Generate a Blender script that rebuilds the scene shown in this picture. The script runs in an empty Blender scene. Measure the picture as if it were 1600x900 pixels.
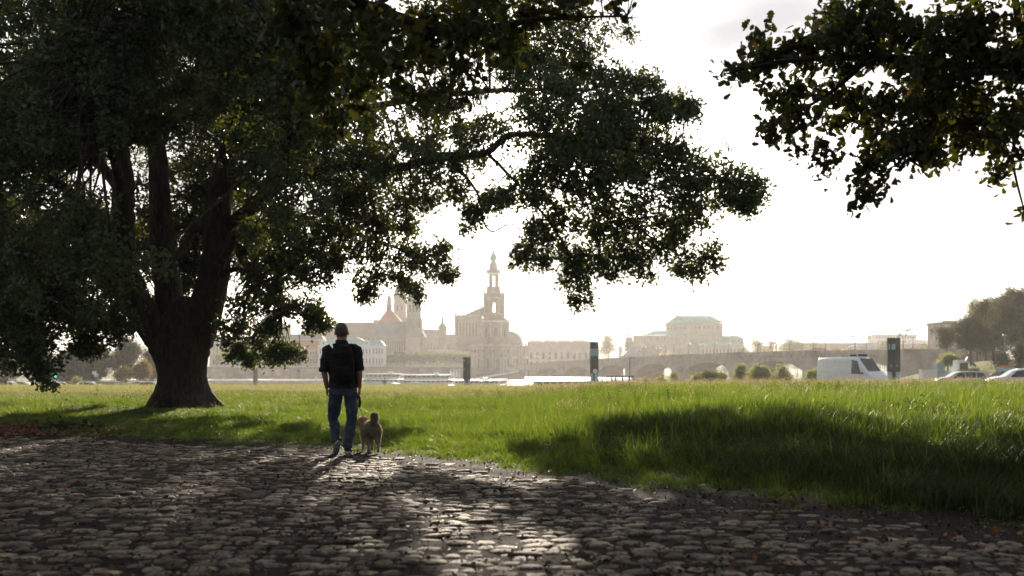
import bpy, bmesh, math, random
import numpy as np
from mathutils import Vector, Matrix, Euler, noise

# ------------------------------------------------------------------ camera, world, sun, exposure
C = bpy.context.scene.collection
SC = bpy.context.scene
R = math.radians
F = 1555.56          # focal length in pixels of the 1600 px wide photograph (35 mm lens)
CH = 1.2             # camera height
HY = 576.0           # horizon row

cam_d = bpy.data.cameras.new('camera')
cam = bpy.data.objects.new('camera', cam_d); C.objects.link(cam)
cam.location = (0, 0, CH); cam.rotation_euler = (R(90), 0, 0)
cam_d.lens = 35; cam_d.sensor_width = 36
cam_d.shift_y = (HY - 450) / 1600
cam_d.clip_start = 0.05; cam_d.clip_end = 20000
cam_d.dof.use_dof = True; cam_d.dof.focus_distance = 14.5; cam_d.dof.aperture_fstop = 1.7
SC.camera = cam

SUN_EL, SUN_AZ = R(19.3), R(0.0)      # azimuth clockwise from +Y
world = bpy.data.worlds.new('World'); SC.world = world; world.use_nodes = True
wn = world.node_tree; wn.nodes.clear()
def wnode(t, **kw):
    n = wn.nodes.new(t)
    for k, v in kw.items(): setattr(n, k, v)
    return n
sky = wnode('ShaderNodeTexSky', sky_type='NISHITA', sun_disc=False)
sky.sun_elevation = SUN_EL; sky.sun_rotation = SUN_AZ
sky.air_density = 1.0; sky.dust_density = 1.6; sky.ozone_density = 1.0
bg = wnode('ShaderNodeBackground'); bg.inputs['Strength'].default_value = 0.055
out = wnode('ShaderNodeOutputWorld')
# thin broken cloud veil over the whole sky
tc = wnode('ShaderNodeTexCoord')
mp = wnode('ShaderNodeMapping'); mp.inputs['Scale'].default_value = (1.0, 1.0, 3.2); mp.inputs['Location'].default_value = (1.41, 2.0, 4.82)
nz = wnode('ShaderNodeTexNoise'); nz.inputs['Scale'].default_value = 2.6; nz.inputs['Detail'].default_value = 6; nz.inputs['Roughness'].default_value = 0.55
rp = wnode('ShaderNodeValToRGB'); rp.color_ramp.elements[0].position = 0.44; rp.color_ramp.elements[1].position = 0.63
mx = wnode('ShaderNodeMix', data_type='RGBA')
mx.inputs[7].default_value = (3.9, 4.1, 4.6, 1)
sc_ = wnode('ShaderNodeMath', operation='MULTIPLY'); sc_.inputs[1].default_value = 0.93
L = wn.links.new
L(tc.outputs['Generated'], mp.inputs['Vector']); L(mp.outputs[0], nz.inputs['Vector']); L(nz.outputs['Fac'], rp.inputs[0])
# one long grey bank of cloud high on the right of the sun
sb = wnode('ShaderNodeVectorMath', operation='SUBTRACT'); sb.inputs[1].default_value = (0.228, 0.92, 0.316)
ml = wnode('ShaderNodeVectorMath', operation='MULTIPLY'); ml.inputs[1].default_value = (6.0, 6.0, 17.0)
ln = wnode('ShaderNodeVectorMath', operation='LENGTH')
n2 = wnode('ShaderNodeTexNoise'); n2.inputs['Scale'].default_value = 5.0; n2.inputs['Detail'].default_value = 5
nm = wnode('ShaderNodeMath', operation='MULTIPLY_ADD'); nm.inputs[1].default_value = 2.2; nm.inputs[2].default_value = -1.1
ad = wnode('ShaderNodeMath', operation='ADD'); mr = wnode('ShaderNodeMapRange'); mr.interpolation_type = 'SMOOTHSTEP'
mr.inputs['From Min'].default_value = 1.5; mr.inputs['From Max'].default_value = 0.25; mr.inputs['To Max'].default_value = 0.97
mxm = wnode('ShaderNodeMath', operation='MAXIMUM')
L(tc.outputs['Generated'], sb.inputs[0]); L(sb.outputs[0], ml.inputs[0]); L(ml.outputs[0], ln.inputs[0]); L(mp.outputs[0], n2.inputs['Vector']); L(n2.outputs['Fac'], nm.inputs[0])
L(ln.outputs['Value'], ad.inputs[0]); L(nm.outputs[0], ad.inputs[1]); L(ad.outputs[0], mr.inputs['Value'])
L(rp.outputs[0], sc_.inputs[0]); L(sc_.outputs[0], mxm.inputs[0]); L(mr.outputs[0], mxm.inputs[1]); L(mxm.outputs[0], mx.inputs[0]); hs_ = wnode('ShaderNodeHueSaturation'); hs_.inputs['Saturation'].default_value = 0.36; L(sky.outputs[0], hs_.inputs['Color']); L(hs_.outputs[0], mx.inputs[6])
L(mx.outputs[2], bg.inputs['Color']); L(bg.outputs[0], out.inputs[0])

sun_d = bpy.data.lights.new('sun', 'SUN'); sun = bpy.data.objects.new('sun', sun_d); C.objects.link(sun)
sun_d.energy = 5.0; sun_d.angle = R(0.53); sun_d.color = (1.0, 0.87, 0.70)
sd = Vector((math.sin(SUN_AZ) * math.cos(SUN_EL), math.cos(SUN_AZ) * math.cos(SUN_EL), math.sin(SUN_EL)))
sun.rotation_euler = (-sd).to_track_quat('-Z', 'Y').to_euler()
sun.location = (0, 0, 60)

SC.view_settings.view_transform = 'Standard'; SC.view_settings.look = 'None'
SC.view_settings.exposure = 1.35; SC.view_settings.gamma = 1.0
SC.cycles.max_bounces = 6; SC.cycles.diffuse_bounces = 3; SC.cycles.glossy_bounces = 2
SC.cycles.transmission_bounces = 4; SC.cycles.transparent_max_bounces = 6; SC.cycles.volume_bounces = 1
SC.cycles.use_denoising = True

HAZE_DENSITY = 0.00031

# ------------------------------------------------------------------ helpers
def W(px, py, d):
    return Vector(((px - 800) / F * d, d, CH + (HY - py) / F * d))
def smooth(a, b, x):
    t = np.clip((x - a) / (b - a), 0, 1); return t * t * (3 - 2 * t)

def tag(o, label=None, cat=None, group=None, kind=None):
    if label: o['label'] = label
    if cat: o['category'] = cat
    if group: o['group'] = group
    if kind: o['kind'] = kind
    return o
def thing(name, label, cat, loc=(0, 0, 0), rotz=0, group=None):
    o = bpy.data.objects.new(name, None); C.objects.link(o)
    o.location = loc; o.rotation_euler = (0, 0, rotz); o.empty_display_size = 0.2
    return tag(o, label, cat, group)
def link(name, me, parent=None, kind=None, loc=None):
    o = bpy.data.objects.new(name, me); C.objects.link(o)
    if parent: o.parent = parent
    if kind: o['kind'] = kind
    if loc is not None: o.location = loc
    return o
def copy_tree(o, parent=None):
    c = o.copy(); C.objects.link(c)
    if parent: c.parent = parent
    for ch in list(o.children): copy_tree(ch, c)
    return c

def mesh_np(name, V, T, mat=None, smooth_=False):
    """V (n,3), T (m,3 or 4)"""
    V = np.asarray(V, np.float32); T = np.asarray(T, np.int32); k = T.shape[1]
    me = bpy.data.meshes.new(name)
    me.vertices.add(len(V)); me.vertices.foreach_set('co', V.ravel())
    me.loops.add(T.size); me.loops.foreach_set('vertex_index', T.ravel())
    me.polygons.add(len(T)); me.polygons.foreach_set('loop_start', np.arange(0, T.size, k, dtype=np.int32))
    me.polygons.foreach_set('loop_total', np.full(len(T), k, np.int32))
    if smooth_: me.polygons.foreach_set('use_smooth', np.ones(len(T), bool))
    me.update(calc_edges=True); me.validate()
    if mat: me.materials.append(mat)
    return me

class MB:
    """collects shapes into one mesh; s scales everything (metres per unit)"""
    def __init__(self, s=1.0): self.v = []; self.f = []; self.s = s; self.sm = []
    def add(self, vs, fs, sm=False):
        b = len(self.v); self.v += [tuple(x) for x in vs]; self.f += [tuple(b + i for i in f) for f in fs]; self.sm += [sm] * len(fs); return self
    def box(self, x0, x1, y0, y1, z0, z1, top=1.0):
        cx, cy = (x0 + x1) / 2, (y0 + y1) / 2; hx, hy = (x1 - x0) / 2, (y1 - y0) / 2
        v = [(cx + sx * hx, cy + sy * hy, z0) for sx, sy in ((-1, -1), (1, -1), (1, 1), (-1, 1))] + \
            [(cx + sx * hx * top, cy + sy * hy * top, z1) for sx, sy in ((-1, -1), (1, -1), (1, 1), (-1, 1))]
        return self.add(v, [(3, 2, 1, 0), (4, 5, 6, 7), (0, 1, 5, 4), (1, 2, 6, 5), (2, 3, 7, 6), (3, 0, 4, 7)])
    def frustum(self, x0, x1, y0, y1, z0, X0, X1, Y0, Y1, z1):
        v = [(x0, y0, z0), (x1, y0, z0), (x1, y1, z0), (x0, y1, z0), (X0, Y0, z1), (X1, Y0, z1), (X1, Y1, z1), (X0, Y1, z1)]
        return self.add(v, [(3, 2, 1, 0), (4, 5, 6, 7), (0, 1, 5, 4), (1, 2, 6, 5), (2, 3, 7, 6), (3, 0, 4, 7)])
    def prism(self, poly, y0, y1):      # poly in x,z ; extruded in y
        n = len(poly)
        v = [(x, y0, z) for x, z in poly] + [(x, y1, z) for x, z in poly]
        return self.add(v, [tuple(range(n)), tuple(range(2 * n - 1, n - 1, -1))] + [(i, i + n, (i + 1) % n + n, (i + 1) % n) for i in range(n)])
    def prism_x(self, poly, x0, x1):    # poly in y,z ; extruded in x
        n = len(poly)
        v = [(x0, y, z) for y, z in poly] + [(x1, y, z) for y, z in poly]
        return self.add(v, [tuple(range(n - 1, -1, -1)), tuple(range(n, 2 * n))] + [(i, (i + 1) % n, (i + 1) % n + n, i + n) for i in range(n)])
    def gable(self, x0, x1, y0, y1, z0, z1, along='x'):
        if along == 'x':
            return self.prism_x([(y0, z0), (y1, z0), ((y0 + y1) / 2, z1)], x0, x1)
        return self.prism([(x0, z0), (x1, z0), ((x0 + x1) / 2, z1)], y0, y1)
    def lathe(self, prof, cx=0, cy=0, n=16, rot=0, sm=True, sx=1, sy=1):   # prof: (r,z)
        v = []; f = []
        for r, z in prof:
            for i in range(n):
                a = rot + 2 * math.pi * i / n; v.append((cx + sx * r * math.cos(a), cy + sy * r * math.sin(a), z))
        m = len(prof)
        for j in range(m - 1):
            for i in range(n):
                k = (i + 1) % n; f.append((j * n + i, j * n + k, (j + 1) * n + k, (j + 1) * n + i))
        f.append(tuple(range(n - 1, -1, -1))); f.append(tuple((m - 1) * n + i for i in range(n)))
        return self.add(v, f, sm)
    def tube(self, pts, rad, n=8, flat=None, cap=True):
        pts = [Vector(p) for p in pts]; m = len(pts)
        if not hasattr(rad, '__len__'): rad = [rad] * m
        v = []; f = []
        up = Vector((0, 0, 1))
        ref = None
        for j, p in enumerate(pts):
            t = (pts[min(j + 1, m - 1)] - pts[max(j - 1, 0)]).normalized()
            if ref is None:
                ref = t.orthogonal().normalized()
                if flat is not None:
                    ref = (Vector(flat) - t * t.dot(Vector(flat))).normalized()
            ref = (ref - t * t.dot(ref)).normalized(); b = t.cross(ref)
            r = rad[j]
            ra, rb = (r if not isinstance(r, tuple) else r[0]), (r if not isinstance(r, tuple) else r[1])
            for i in range(n):
                a = 2 * math.pi * i / n; v.append(p + ref * ra * math.cos(a) + b * rb * math.sin(a))
        for j in range(m - 1):
            for i in range(n):
                k = (i + 1) % n; f.append((j * n + i, j * n + k, (j + 1) * n + k, (j + 1) * n + i))
        if cap: f.append(tuple(range(n - 1, -1, -1))); f.append(tuple((m - 1) * n + i for i in range(n)))
        return self.add(v, f, True)
    def ball(self, c, r, n=12, m=8):
        rx, ry, rz = r if hasattr(r, '__len__') else (r, r, r)
        v = [(c[0], c[1], c[2] - rz)]; f = []
        for j in range(1, m):
            t = -math.pi / 2 + math.pi * j / m
            for i in range(n):
                a = 2 * math.pi * i / n; v.append((c[0] + rx * math.cos(t) * math.cos(a), c[1] + ry * math.cos(t) * math.sin(a), c[2] + rz * math.sin(t)))
        v.append((c[0], c[1], c[2] + rz))
        for i in range(n):
            k = (i + 1) % n; f.append((0, 1 + k, 1 + i)); f.append((len(v) - 1, 1 + (m - 2) * n + i, 1 + (m - 2) * n + k))
            for j in range(m - 2): f.append((1 + j * n + i, 1 + j * n + k, 1 + (j + 1) * n + k, 1 + (j + 1) * n + i))
        return self.add(v, f, True)
    def mesh(self, name, mat=None):
        me = bpy.data.meshes.new(name)
        s = self.s
        me.from_pydata([(x * s, y * s, z * s) for x, y, z in self.v], [], self.f)
        me.polygons.foreach_set('use_smooth', self.sm)
        me.update()
        if mat: me.materials.append(mat)
        return me
    def build(self, name, mat, parent=None, kind=None, loc=None, bevel=0):
        o = link(name, self.mesh(name, mat), parent, kind, loc)
        if bevel:
            b = o.modifiers.new('bevel', 'BEVEL'); b.width = bevel; b.segments = 2; b.limit_method = 'ANGLE'
        return o

# ------------------------------------------------------------------ materials
def new_mat(name):
    m = bpy.data.materials.new(name); m.use_nodes = True
    return m, m.node_tree, m.node_tree.nodes['Principled BSDF']
def nmat(name, c1, c2=None, scale=5.0, rough=0.7, bump=0.0, bscale=None, detail=5, metal=0.0, spec=0.5, contrast=(0.35, 0.65), island=0.0, coord='Object', stretch=(1, 1, 1)):
    m, nt, b = new_mat(name); lk = nt.links.new
    b.inputs['Roughness'].default_value = rough; b.inputs['Metallic'].default_value = metal
    b.inputs['Specular IOR Level'].default_value = spec
    c2 = c2 or tuple(x * 0.75 for x in c1)
    t = nt.nodes.new('ShaderNodeTexCoord'); mp = nt.nodes.new('ShaderNodeMapping'); mp.inputs['Scale'].default_value = stretch
    n = nt.nodes.new('ShaderNodeTexNoise'); n.inputs['Scale'].default_value = scale; n.inputs['Detail'].default_value = detail
    r = nt.nodes.new('ShaderNodeValToRGB'); r.color_ramp.elements[0].position = contrast[0]; r.color_ramp.elements[1].position = contrast[1]
    r.color_ramp.elements[0].color = (*c2, 1); r.color_ramp.elements[1].color = (*c1, 1)
    lk(t.outputs[coord], mp.inputs[0]); lk(mp.outputs[0], n.inputs['Vector']); lk(n.outputs['Fac'], r.inputs[0])
    col = r.outputs[0]
    if island:
        g = nt.nodes.new('ShaderNodeNewGeometry'); oi = nt.nodes.new('ShaderNodeObjectInfo')
        ad = nt.nodes.new('ShaderNodeMath'); ad.operation = 'ADD'; fr = nt.nodes.new('ShaderNodeMath'); fr.operation = 'FRACT'
        lk(g.outputs['Random Per Island'], ad.inputs[0]); lk(oi.outputs['Random'], ad.inputs[1]); lk(ad.outputs[0], fr.inputs[0])
        mr = nt.nodes.new('ShaderNodeMapRange'); mr.inputs['To Min'].default_value = 1 - island; mr.inputs['To Max'].default_value = 1 + island
        lk(fr.outputs[0], mr.inputs['Value'])
        mu = nt.nodes.new('ShaderNodeVectorMath'); mu.operation = 'SCALE'; lk(col, mu.inputs[0]); lk(mr.outputs[0], mu.inputs['Scale']); col = mu.outputs[0]
    lk(col, b.inputs['Base Color'])
    if bump:
        n2 = nt.nodes.new('ShaderNodeTexNoise'); n2.inputs['Scale'].default_value = bscale or scale * 4; n2.inputs['Detail'].default_value = 6
        bp = nt.nodes.new('ShaderNodeBump'); bp.inputs['Strength'].default_value = 1.0; bp.inputs['Distance'].default_value = bump
        lk(mp.outputs[0], n2.inputs['Vector']); lk(n2.outputs['Fac'], bp.inputs['Height']); lk(bp.outputs[0], b.inputs['Normal'])
    return m
def leaf_mat(name, cols, trans=0.45, rough=0.55, patch=0.0, tcol=(1.5, 1.6, 0.7)):
    """leaf: diffuse and translucent light, each leaf its own tint out of cols (list of (pos, rgb))"""
    m, nt, b = new_mat(name); lk = nt.links.new
    g = nt.nodes.new('ShaderNodeNewGeometry'); oi = nt.nodes.new('ShaderNodeObjectInfo')
    ad = nt.nodes.new('ShaderNodeMath'); ad.operation = 'ADD'; fr = nt.nodes.new('ShaderNodeMath'); fr.operation = 'FRACT'
    lk(g.outputs['Random Per Island'], ad.inputs[0]); lk(oi.outputs['Random'], ad.inputs[1]); lk(ad.outputs[0], fr.inputs[0])
    fac = fr.outputs[0]
    if patch:
        t = nt.nodes.new('ShaderNodeTexCoord'); n = nt.nodes.new('ShaderNodeTexNoise'); n.inputs['Scale'].default_value = patch; n.inputs['Detail'].default_value = 3
        lk(t.outputs['Object'], n.inputs['Vector'])
        mr = nt.nodes.new('ShaderNodeMapRange'); mr.inputs['From Min'].default_value = 0.3; mr.inputs['From Max'].default_value = 0.7
        lk(n.outputs['Fac'], mr.inputs['Value'])
        mm = nt.nodes.new('ShaderNodeMix'); mm.data_type = 'FLOAT'; mm.inputs[0].default_value = 0.55
        lk(fr.outputs[0], mm.inputs[2]); lk(mr.outputs[0], mm.inputs[3]); fac = mm.outputs[0]
    r = nt.nodes.new('ShaderNodeValToRGB'); cr = r.color_ramp
    while len(cr.elements) < len(cols): cr.elements.new(0.5)
    for e, (p, c) in zip(cr.elements, cols): e.position = p; e.color = (*c, 1)
    lk(fac, r.inputs[0])
    b.inputs['Roughness'].default_value = rough; b.inputs['Specular IOR Level'].default_value = 0.35
    lk(r.outputs[0], b.inputs['Base Color'])
    tr = nt.nodes.new('ShaderNodeBsdfTranslucent')
    vm = nt.nodes.new('ShaderNodeVectorMath'); vm.operation = 'MULTIPLY'; vm.inputs[1].default_value = tcol
    lk(r.outputs[0], vm.inputs[0]); lk(vm.outputs[0], tr.inputs['Color'])
    ms = nt.nodes.new('ShaderNodeMixShader'); ms.inputs[0].default_value = trans
    lk(b.outputs[0], ms.inputs[1]); lk(tr.outputs[0], ms.inputs[2]); lk(ms.outputs[0], nt.nodes['Material Output'].inputs[0])
    return m
# ------------------------------------------------------------------ terrain
EX = [-60, -25, -14, -9.2, -6.8, -2.8, -0.82, 1.25, 2.67, 3.75, 5.5, 9, 14, 40]
EY = [42, 25, 20.5, 18, 17, 14.6, 12.6, 9.7, 8.3, 7.3, 5.5, 2.5, -2, -30]
def path_edge(x): return np.interp(x, EX, EY)
def near_bank(x): return np.interp(x, [-600, -100, -60, 0, 100, 135, 260, 900], [285, 285, 205, 175, 175, 290, 620, 2200])
def far_bank(x): return np.interp(x, [-600, -29, 0, 40, 110, 200, 400, 900], [456, 456, 590, 560, 455, 500, 900, 2400])
def wav(x, y, s, p=0.0):
    return (np.sin(x / s + p) * np.cos(y / s * 1.3 + p * 2.1) + np.sin((x * 0.6 + y) / s * 1.7 + p * 3) * 0.6) / 1.6
def height(x, y):
    x = np.asarray(x, float); y = np.asarray(y, float)
    s = (y - path_edge(x)) * 0.75
    A = np.interp(x, [-20, -12, -5, 0, 4, 15], [0.03, 0.10, 0.03, 0.06, 0.33, 0.42])
    z = A * smooth(0.3, 8, s)
    z = z + smooth(0.5, 4, s) * (0.05 * wav(x, y, 0.9, 2.4) + 0.09 * wav(x, y, 1.9, 0.4) + 0.05 * wav(x, y, 4.3, 1.0)) * (1 - .5 * smooth(30, 50, y))
    z = z + 0.02 * wav(x, y, 1.6, 2.0) * (1 - smooth(0, 1, s)) * smooth(-0.5, -2, s) * 1.0
    z = z - (A + 0.50) * smooth(34, 80, y) - 1.8 * smooth(82, 160, y) - 1.0 * smooth(160, 240, y)
    nb = near_bank(x); z = z - 6.0 * smooth(-15, 12, y - nb)
    z = z + 5.0 * smooth(0, 15, y - far_bank(x)) * smooth(0, 10, y - nb)
    z = z + (5.0 * smooth(50, 80, x) * smooth(100, 155, y) + 2.0 * smooth(70, 110, x) * smooth(150, 220, y)) * (1 - smooth(-4, 20, y - nb))
    return z
def gz(x, y): return float(height(x, y))

def geo_axis(a, b, d0, g):
    out = [0.0]; d = d0
    while out[-1] < b: out.append(out[-1] + d); d *= g
    neg = [0.0]; d = d0
    while neg[-1] > a: neg.append(neg[-1] - d); d *= g
    return np.array(sorted(set(neg + out)))
gx = geo_axis(-3000, 3000, 0.32, 1.028)
gy = np.concatenate([np.arange(-30, 3, 1.5), 3 + geo_axis(0, 3200, 0.3, 1.017)])
X, Y = np.meshgrid(gx, gy); Z = height(X, Y)
nxg, nyg = len(gx), len(gy)
V = np.stack([X, Y, Z], -1).reshape(-1, 3)
I = np.arange((nyg - 1) * (nxg - 1)); r_, c_ = I // (nxg - 1), I % (nxg - 1); b_ = r_ * nxg + c_
T = np.stack([b_, b_ + 1, b_ + nxg + 1, b_ + nxg], -1)

def ground_mat():
    m, nt, b = new_mat('ground_soil_and_turf'); lk = nt.links.new
    b.inputs['Roughness'].default_value = 0.95; b.inputs['Specular IOR Level'].default_value = 0.15
    t = nt.nodes.new('ShaderNodeTexCoord')
    n1 = nt.nodes.new('ShaderNodeTexNoise'); n1.inputs['Scale'].default_value = 1.3; n1.inputs['Detail'].default_value = 8; lk(t.outputs['Object'], n1.inputs['Vector'])
    n2 = nt.nodes.new('ShaderNodeTexNoise'); n2.inputs['Scale'].default_value = 14; n2.inputs['Detail'].default_value = 6; lk(t.outputs['Object'], n2.inputs['Vector'])
    r1 = nt.nodes.new('ShaderNodeValToRGB'); e = r1.color_ramp.elements
    e[0].position = 0.35; e[0].color = (0.022, 0.030, 0.010, 1); e[1].position = 0.65; e[1].color = (0.045, 0.055, 0.018, 1); lk(n1.outputs['Fac'], r1.inputs[0])
    # bare leaf-littered soil left of the tree
    sp = nt.nodes.new('ShaderNodeSeparateXYZ'); lk(t.outputs['Object'], sp.inputs[0])
    def dist(cx, cy, sx, sy):
        a = nt.nodes.new('ShaderNodeVectorMath'); a.operation = 'SUBTRACT'; a.inputs[1].default_value = (cx, cy, 0); lk(t.outputs['Object'], a.inputs[0])
        s = nt.nodes.new('ShaderNodeVectorMath'); s.operation = 'MULTIPLY'; s.inputs[1].default_value = (1 / sx, 1 / sy, 0); lk(a.outputs[0], s.inputs[0])
        l = nt.nodes.new('ShaderNodeVectorMath'); l.operation = 'LENGTH'; lk(s.outputs[0], l.inputs[0]); return l.outputs['Value']
    d = dist(-12.5, 19.5, 4.4, 2.2)
    ad = nt.nodes.new('ShaderNodeMath'); ad.operation = 'ADD'; lk(d, ad.inputs[0])
    n3 = nt.nodes.new('ShaderNodeMath'); n3.operation = 'MULTIPLY_ADD'; n3.inputs[1].default_value = 1.1; n3.inputs[2].default_value = -0.55; lk(n2.outputs['Fac'], n3.inputs[0]); lk(n3.outputs[0], ad.inputs[1])
    mr = nt.nodes.new('ShaderNodeMapRange'); mr.inputs['From Min'].default_value = 1.15; mr.inputs['From Max'].default_value = 0.8; lk(ad.outputs[0], mr.inputs['Value'])
    r2 = nt.nodes.new('ShaderNodeValToRGB'); e = r2.color_ramp.elements
    e[0].position = 0.4; e[0].color = (0.035, 0.020, 0.012, 1); e[1].position = 0.62; e[1].color = (0.15, 0.07, 0.035, 1); lk(n2.outputs['Fac'], r2.inputs[0])
    mx = nt.nodes.new('ShaderNodeMix'); mx.data_type = 'RGBA'; lk(mr.outputs[0], mx.inputs[0]); lk(r1.outputs[0], mx.inputs[6]); lk(r2.outputs[0], mx.inputs[7])
    # far meadow: dry straw tint beyond 60 m
    fr = nt.nodes.new('ShaderNodeMapRange'); fr.inputs['From Min'].default_value = 45; fr.inputs['From Max'].default_value = 85; lk(sp.outputs['Y'], fr.inputs['Value'])
    mx2 = nt.nodes.new('ShaderNodeMix'); mx2.data_type = 'RGBA'; mx2.inputs[7].default_value = (0.12, 0.12, 0.045, 1); lk(fr.outputs[0], mx2.inputs[0]); lk(mx.outputs[2], mx2.inputs[6])
    lk(mx2.outputs[2], b.inputs['Base Color'])
    bp = nt.nodes.new('ShaderNodeBump'); bp.inputs['Distance'].default_value = 0.05; lk(n2.outputs['Fac'], bp.inputs['Height']); lk(bp.outputs[0], b.inputs['Normal'])
    return m
tag(link('ground', mesh_np('ground', V, T, ground_mat(), True)), 'river meadow and banks falling towards the water', kind='structure')

# ------------------------------------------------------------------ river
wm, nt, b = new_mat('river_water'); b.inputs['Base Color'].default_value = (0.02, 0.03, 0.03, 1); b.inputs['Roughness'].default_value = 0.12
n = nt.nodes.new('ShaderNodeTexNoise'); n.inputs['Scale'].default_value = 0.7; n.inputs['Detail'].default_value = 5; t = nt.nodes.new('ShaderNodeTexCoord'); nt.links.new(t.outputs['Object'], n.inputs['Vector'])
bp = nt.nodes.new('ShaderNodeBump'); bp.inputs['Distance'].default_value = 0.12; nt.links.new(n.outputs['Fac'], bp.inputs['Height']); nt.links.new(bp.outputs[0], b.inputs['Normal'])
WZ = -5.2
g = MB(); g.add([(-2000, 120, WZ), (2400, 120, WZ), (2400, 3000, WZ), (-2000, 3000, WZ)], [(0, 1, 2, 3)])
tag(g.build('river', wm), 'calm river between the meadow and the old town', kind='structure')

# ------------------------------------------------------------------ cobbled path
rng = np.random.default_rng(7)
soil = nmat('path_soil', (0.026, 0.021, 0.016), (0.009, 0.008, 0.006), scale=9, rough=0.95, bump=0.02, bscale=40, spec=0.1)
xs = np.arange(-40, 16.01, 0.25); ys = np.arange(-8, 34, 0.25)
Xp, Yp = np.meshgrid(xs, ys)
wob = 0.25 * wav(Xp, Yp, 0.8, 1.3) + 0.25 * wav(Xp, Yp, 0.31, .3)
keep = (Yp < path_edge(Xp) + 0.75 + wob * 1.8)
Zp = height(Xp, Yp) + 0.012
idx = np.arange(Xp.size).reshape(Xp.shape)
q = keep[:-1, :-1] & keep[1:, :-1] & keep[:-1, 1:] & keep[1:, 1:]
Tq = np.stack([idx[:-1, :-1][q], idx[:-1, 1:][q], idx[1:, 1:][q], idx[1:, :-1][q]], -1)
used = np.unique(Tq); rem = np.zeros(Xp.size, int); rem[used] = np.arange(len(used))
Vp = np.stack([Xp, Yp, Zp], -1).reshape(-1, 3)[used]
path = link('cobbled_path', mesh_np('cobbled_path', Vp, rem[Tq], soil, True)); tag(path, 'old uneven cobbled path littered with dry leaves', kind='structure')

def stone_mat():
    m, nt, b = new_mat('cobblestone'); lk = nt.links.new
    t = nt.nodes.new('ShaderNodeNewGeometry'); oi = nt.nodes.new('ShaderNodeObjectInfo')
    n = nt.nodes.new('ShaderNodeTexNoise'); n.inputs['Scale'].default_value = 22; n.inputs['Detail'].default_value = 7; lk(t.outputs['Position'], n.inputs['Vector'])
    n0 = nt.nodes.new('ShaderNodeTexNoise'); n0.inputs['Scale'].default_value = 3.1; n0.inputs['Detail'].default_value = 4; lk(t.outputs['Position'], n0.inputs['Vector'])
    ad = nt.nodes.new('ShaderNodeMath'); ad.operation = 'ADD'; fr = nt.nodes.new('ShaderNodeMath'); fr.operation = 'FRACT'
    lk(t.outputs['Random Per Island'], ad.inputs[0]); lk(oi.outputs['Random'], ad.inputs[1]); lk(ad.outputs[0], fr.inputs[0])
    r = nt.nodes.new('ShaderNodeValToRGB'); e = r.color_ramp
    while len(e.elements) < 4: e.elements.new(0.5)
    for el, (p, c) in zip(e.elements, ((0, (0.085, 0.066, 0.050)), (0.4, (0.20, 0.160, 0.118)), (0.75, (0.36, 0.285, 0.205)), (1, (0.24, 0.215, 0.185)))): el.position = p; el.color = (*c, 1)
    lk(fr.outputs[0], r.inputs[0])
    r2 = nt.nodes.new('ShaderNodeValToRGB'); r2.color_ramp.elements[0].position = 0.34; r2.color_ramp.elements[0].color = (0.25, 0.22, 0.19, 1); r2.color_ramp.elements[1].position = 0.58; r2.color_ramp.elements[1].color = (1, 1, 1, 1); lk(n.outputs['Fac'], r2.inputs[0])
    r3 = nt.nodes.new('ShaderNodeValToRGB'); r3.color_ramp.elements[0].position = 0.38; r3.color_ramp.elements[0].color = (0.35, 0.32, 0.28, 1); r3.color_ramp.elements[1].position = 0.55; r3.color_ramp.elements[1].color = (1, 1, 1, 1); lk(n0.outputs['Fac'], r3.inputs[0])
    mu = nt.nodes.new('ShaderNodeVectorMath'); mu.operation = 'MULTIPLY'; lk(r.outputs[0], mu.inputs[0]); lk(r2.outputs[0], mu.inputs[1])
    mu2 = nt.nodes.new('ShaderNodeVectorMath'); mu2.operation = 'MULTIPLY'; lk(mu.outputs[0], mu2.inputs[0]); lk(r3.outputs[0], mu2.inputs[1])
    lk(mu2.outputs[0], b.inputs['Base Color']); b.inputs['Roughness'].default_value = 0.78; b.inputs['Specular IOR Level'].default_value = 0.22
    bp = nt.nodes.new('ShaderNodeBump'); bp.inputs['Distance'].default_value = 0.012; lk(n.outputs['Fac'], bp.inputs['Height']); lk(bp.outputs[0], b.inputs['Normal'])
    return m
STONE = stone_mat()
NS = 9
ang = np.arange(NS) / NS * 2 * np.pi
def stone_shape(rg):
    """unit stone, half extent 1 in x and y: bottom ring, shoulder ring, crown ring, centre"""
    sup = (np.abs(np.cos(ang)) ** 3.2 + np.abs(np.sin(ang)) ** 3.2) ** (-1 / 3.2) * rg.uniform(0.84, 1.10, NS)
    cx, cy = np.cos(ang) * sup, np.sin(ang) * sup
    v = [np.stack([cx, cy, np.full(NS, -1.6)], -1), np.stack([cx * .97, cy * .97, rg.uniform(-0.1, 0.35, NS)], -1),
         np.stack([cx * .70, cy * .70, rg.uniform(0.7, 1.0, NS)], -1), np.array([[rg.uniform(-.1, .1), rg.uniform(-.1, .1), rg.uniform(0.9, 1.25)]])]
    return np.concatenate(v)
SF = []
for j in range(2):
    for i in range(NS):
        k = (i + 1) % NS; SF += [(j * NS + i, j * NS + k, (j + 1) * NS + k), (j * NS + i, (j + 1) * NS + k, (j + 1) * NS + i)]
SF += [(2 * NS + i, 2 * NS + (i + 1) % NS, 3 * NS) for i in range(NS)]
SF = np.array(SF)
stones = []
y = 3.2; row = 0
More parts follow.
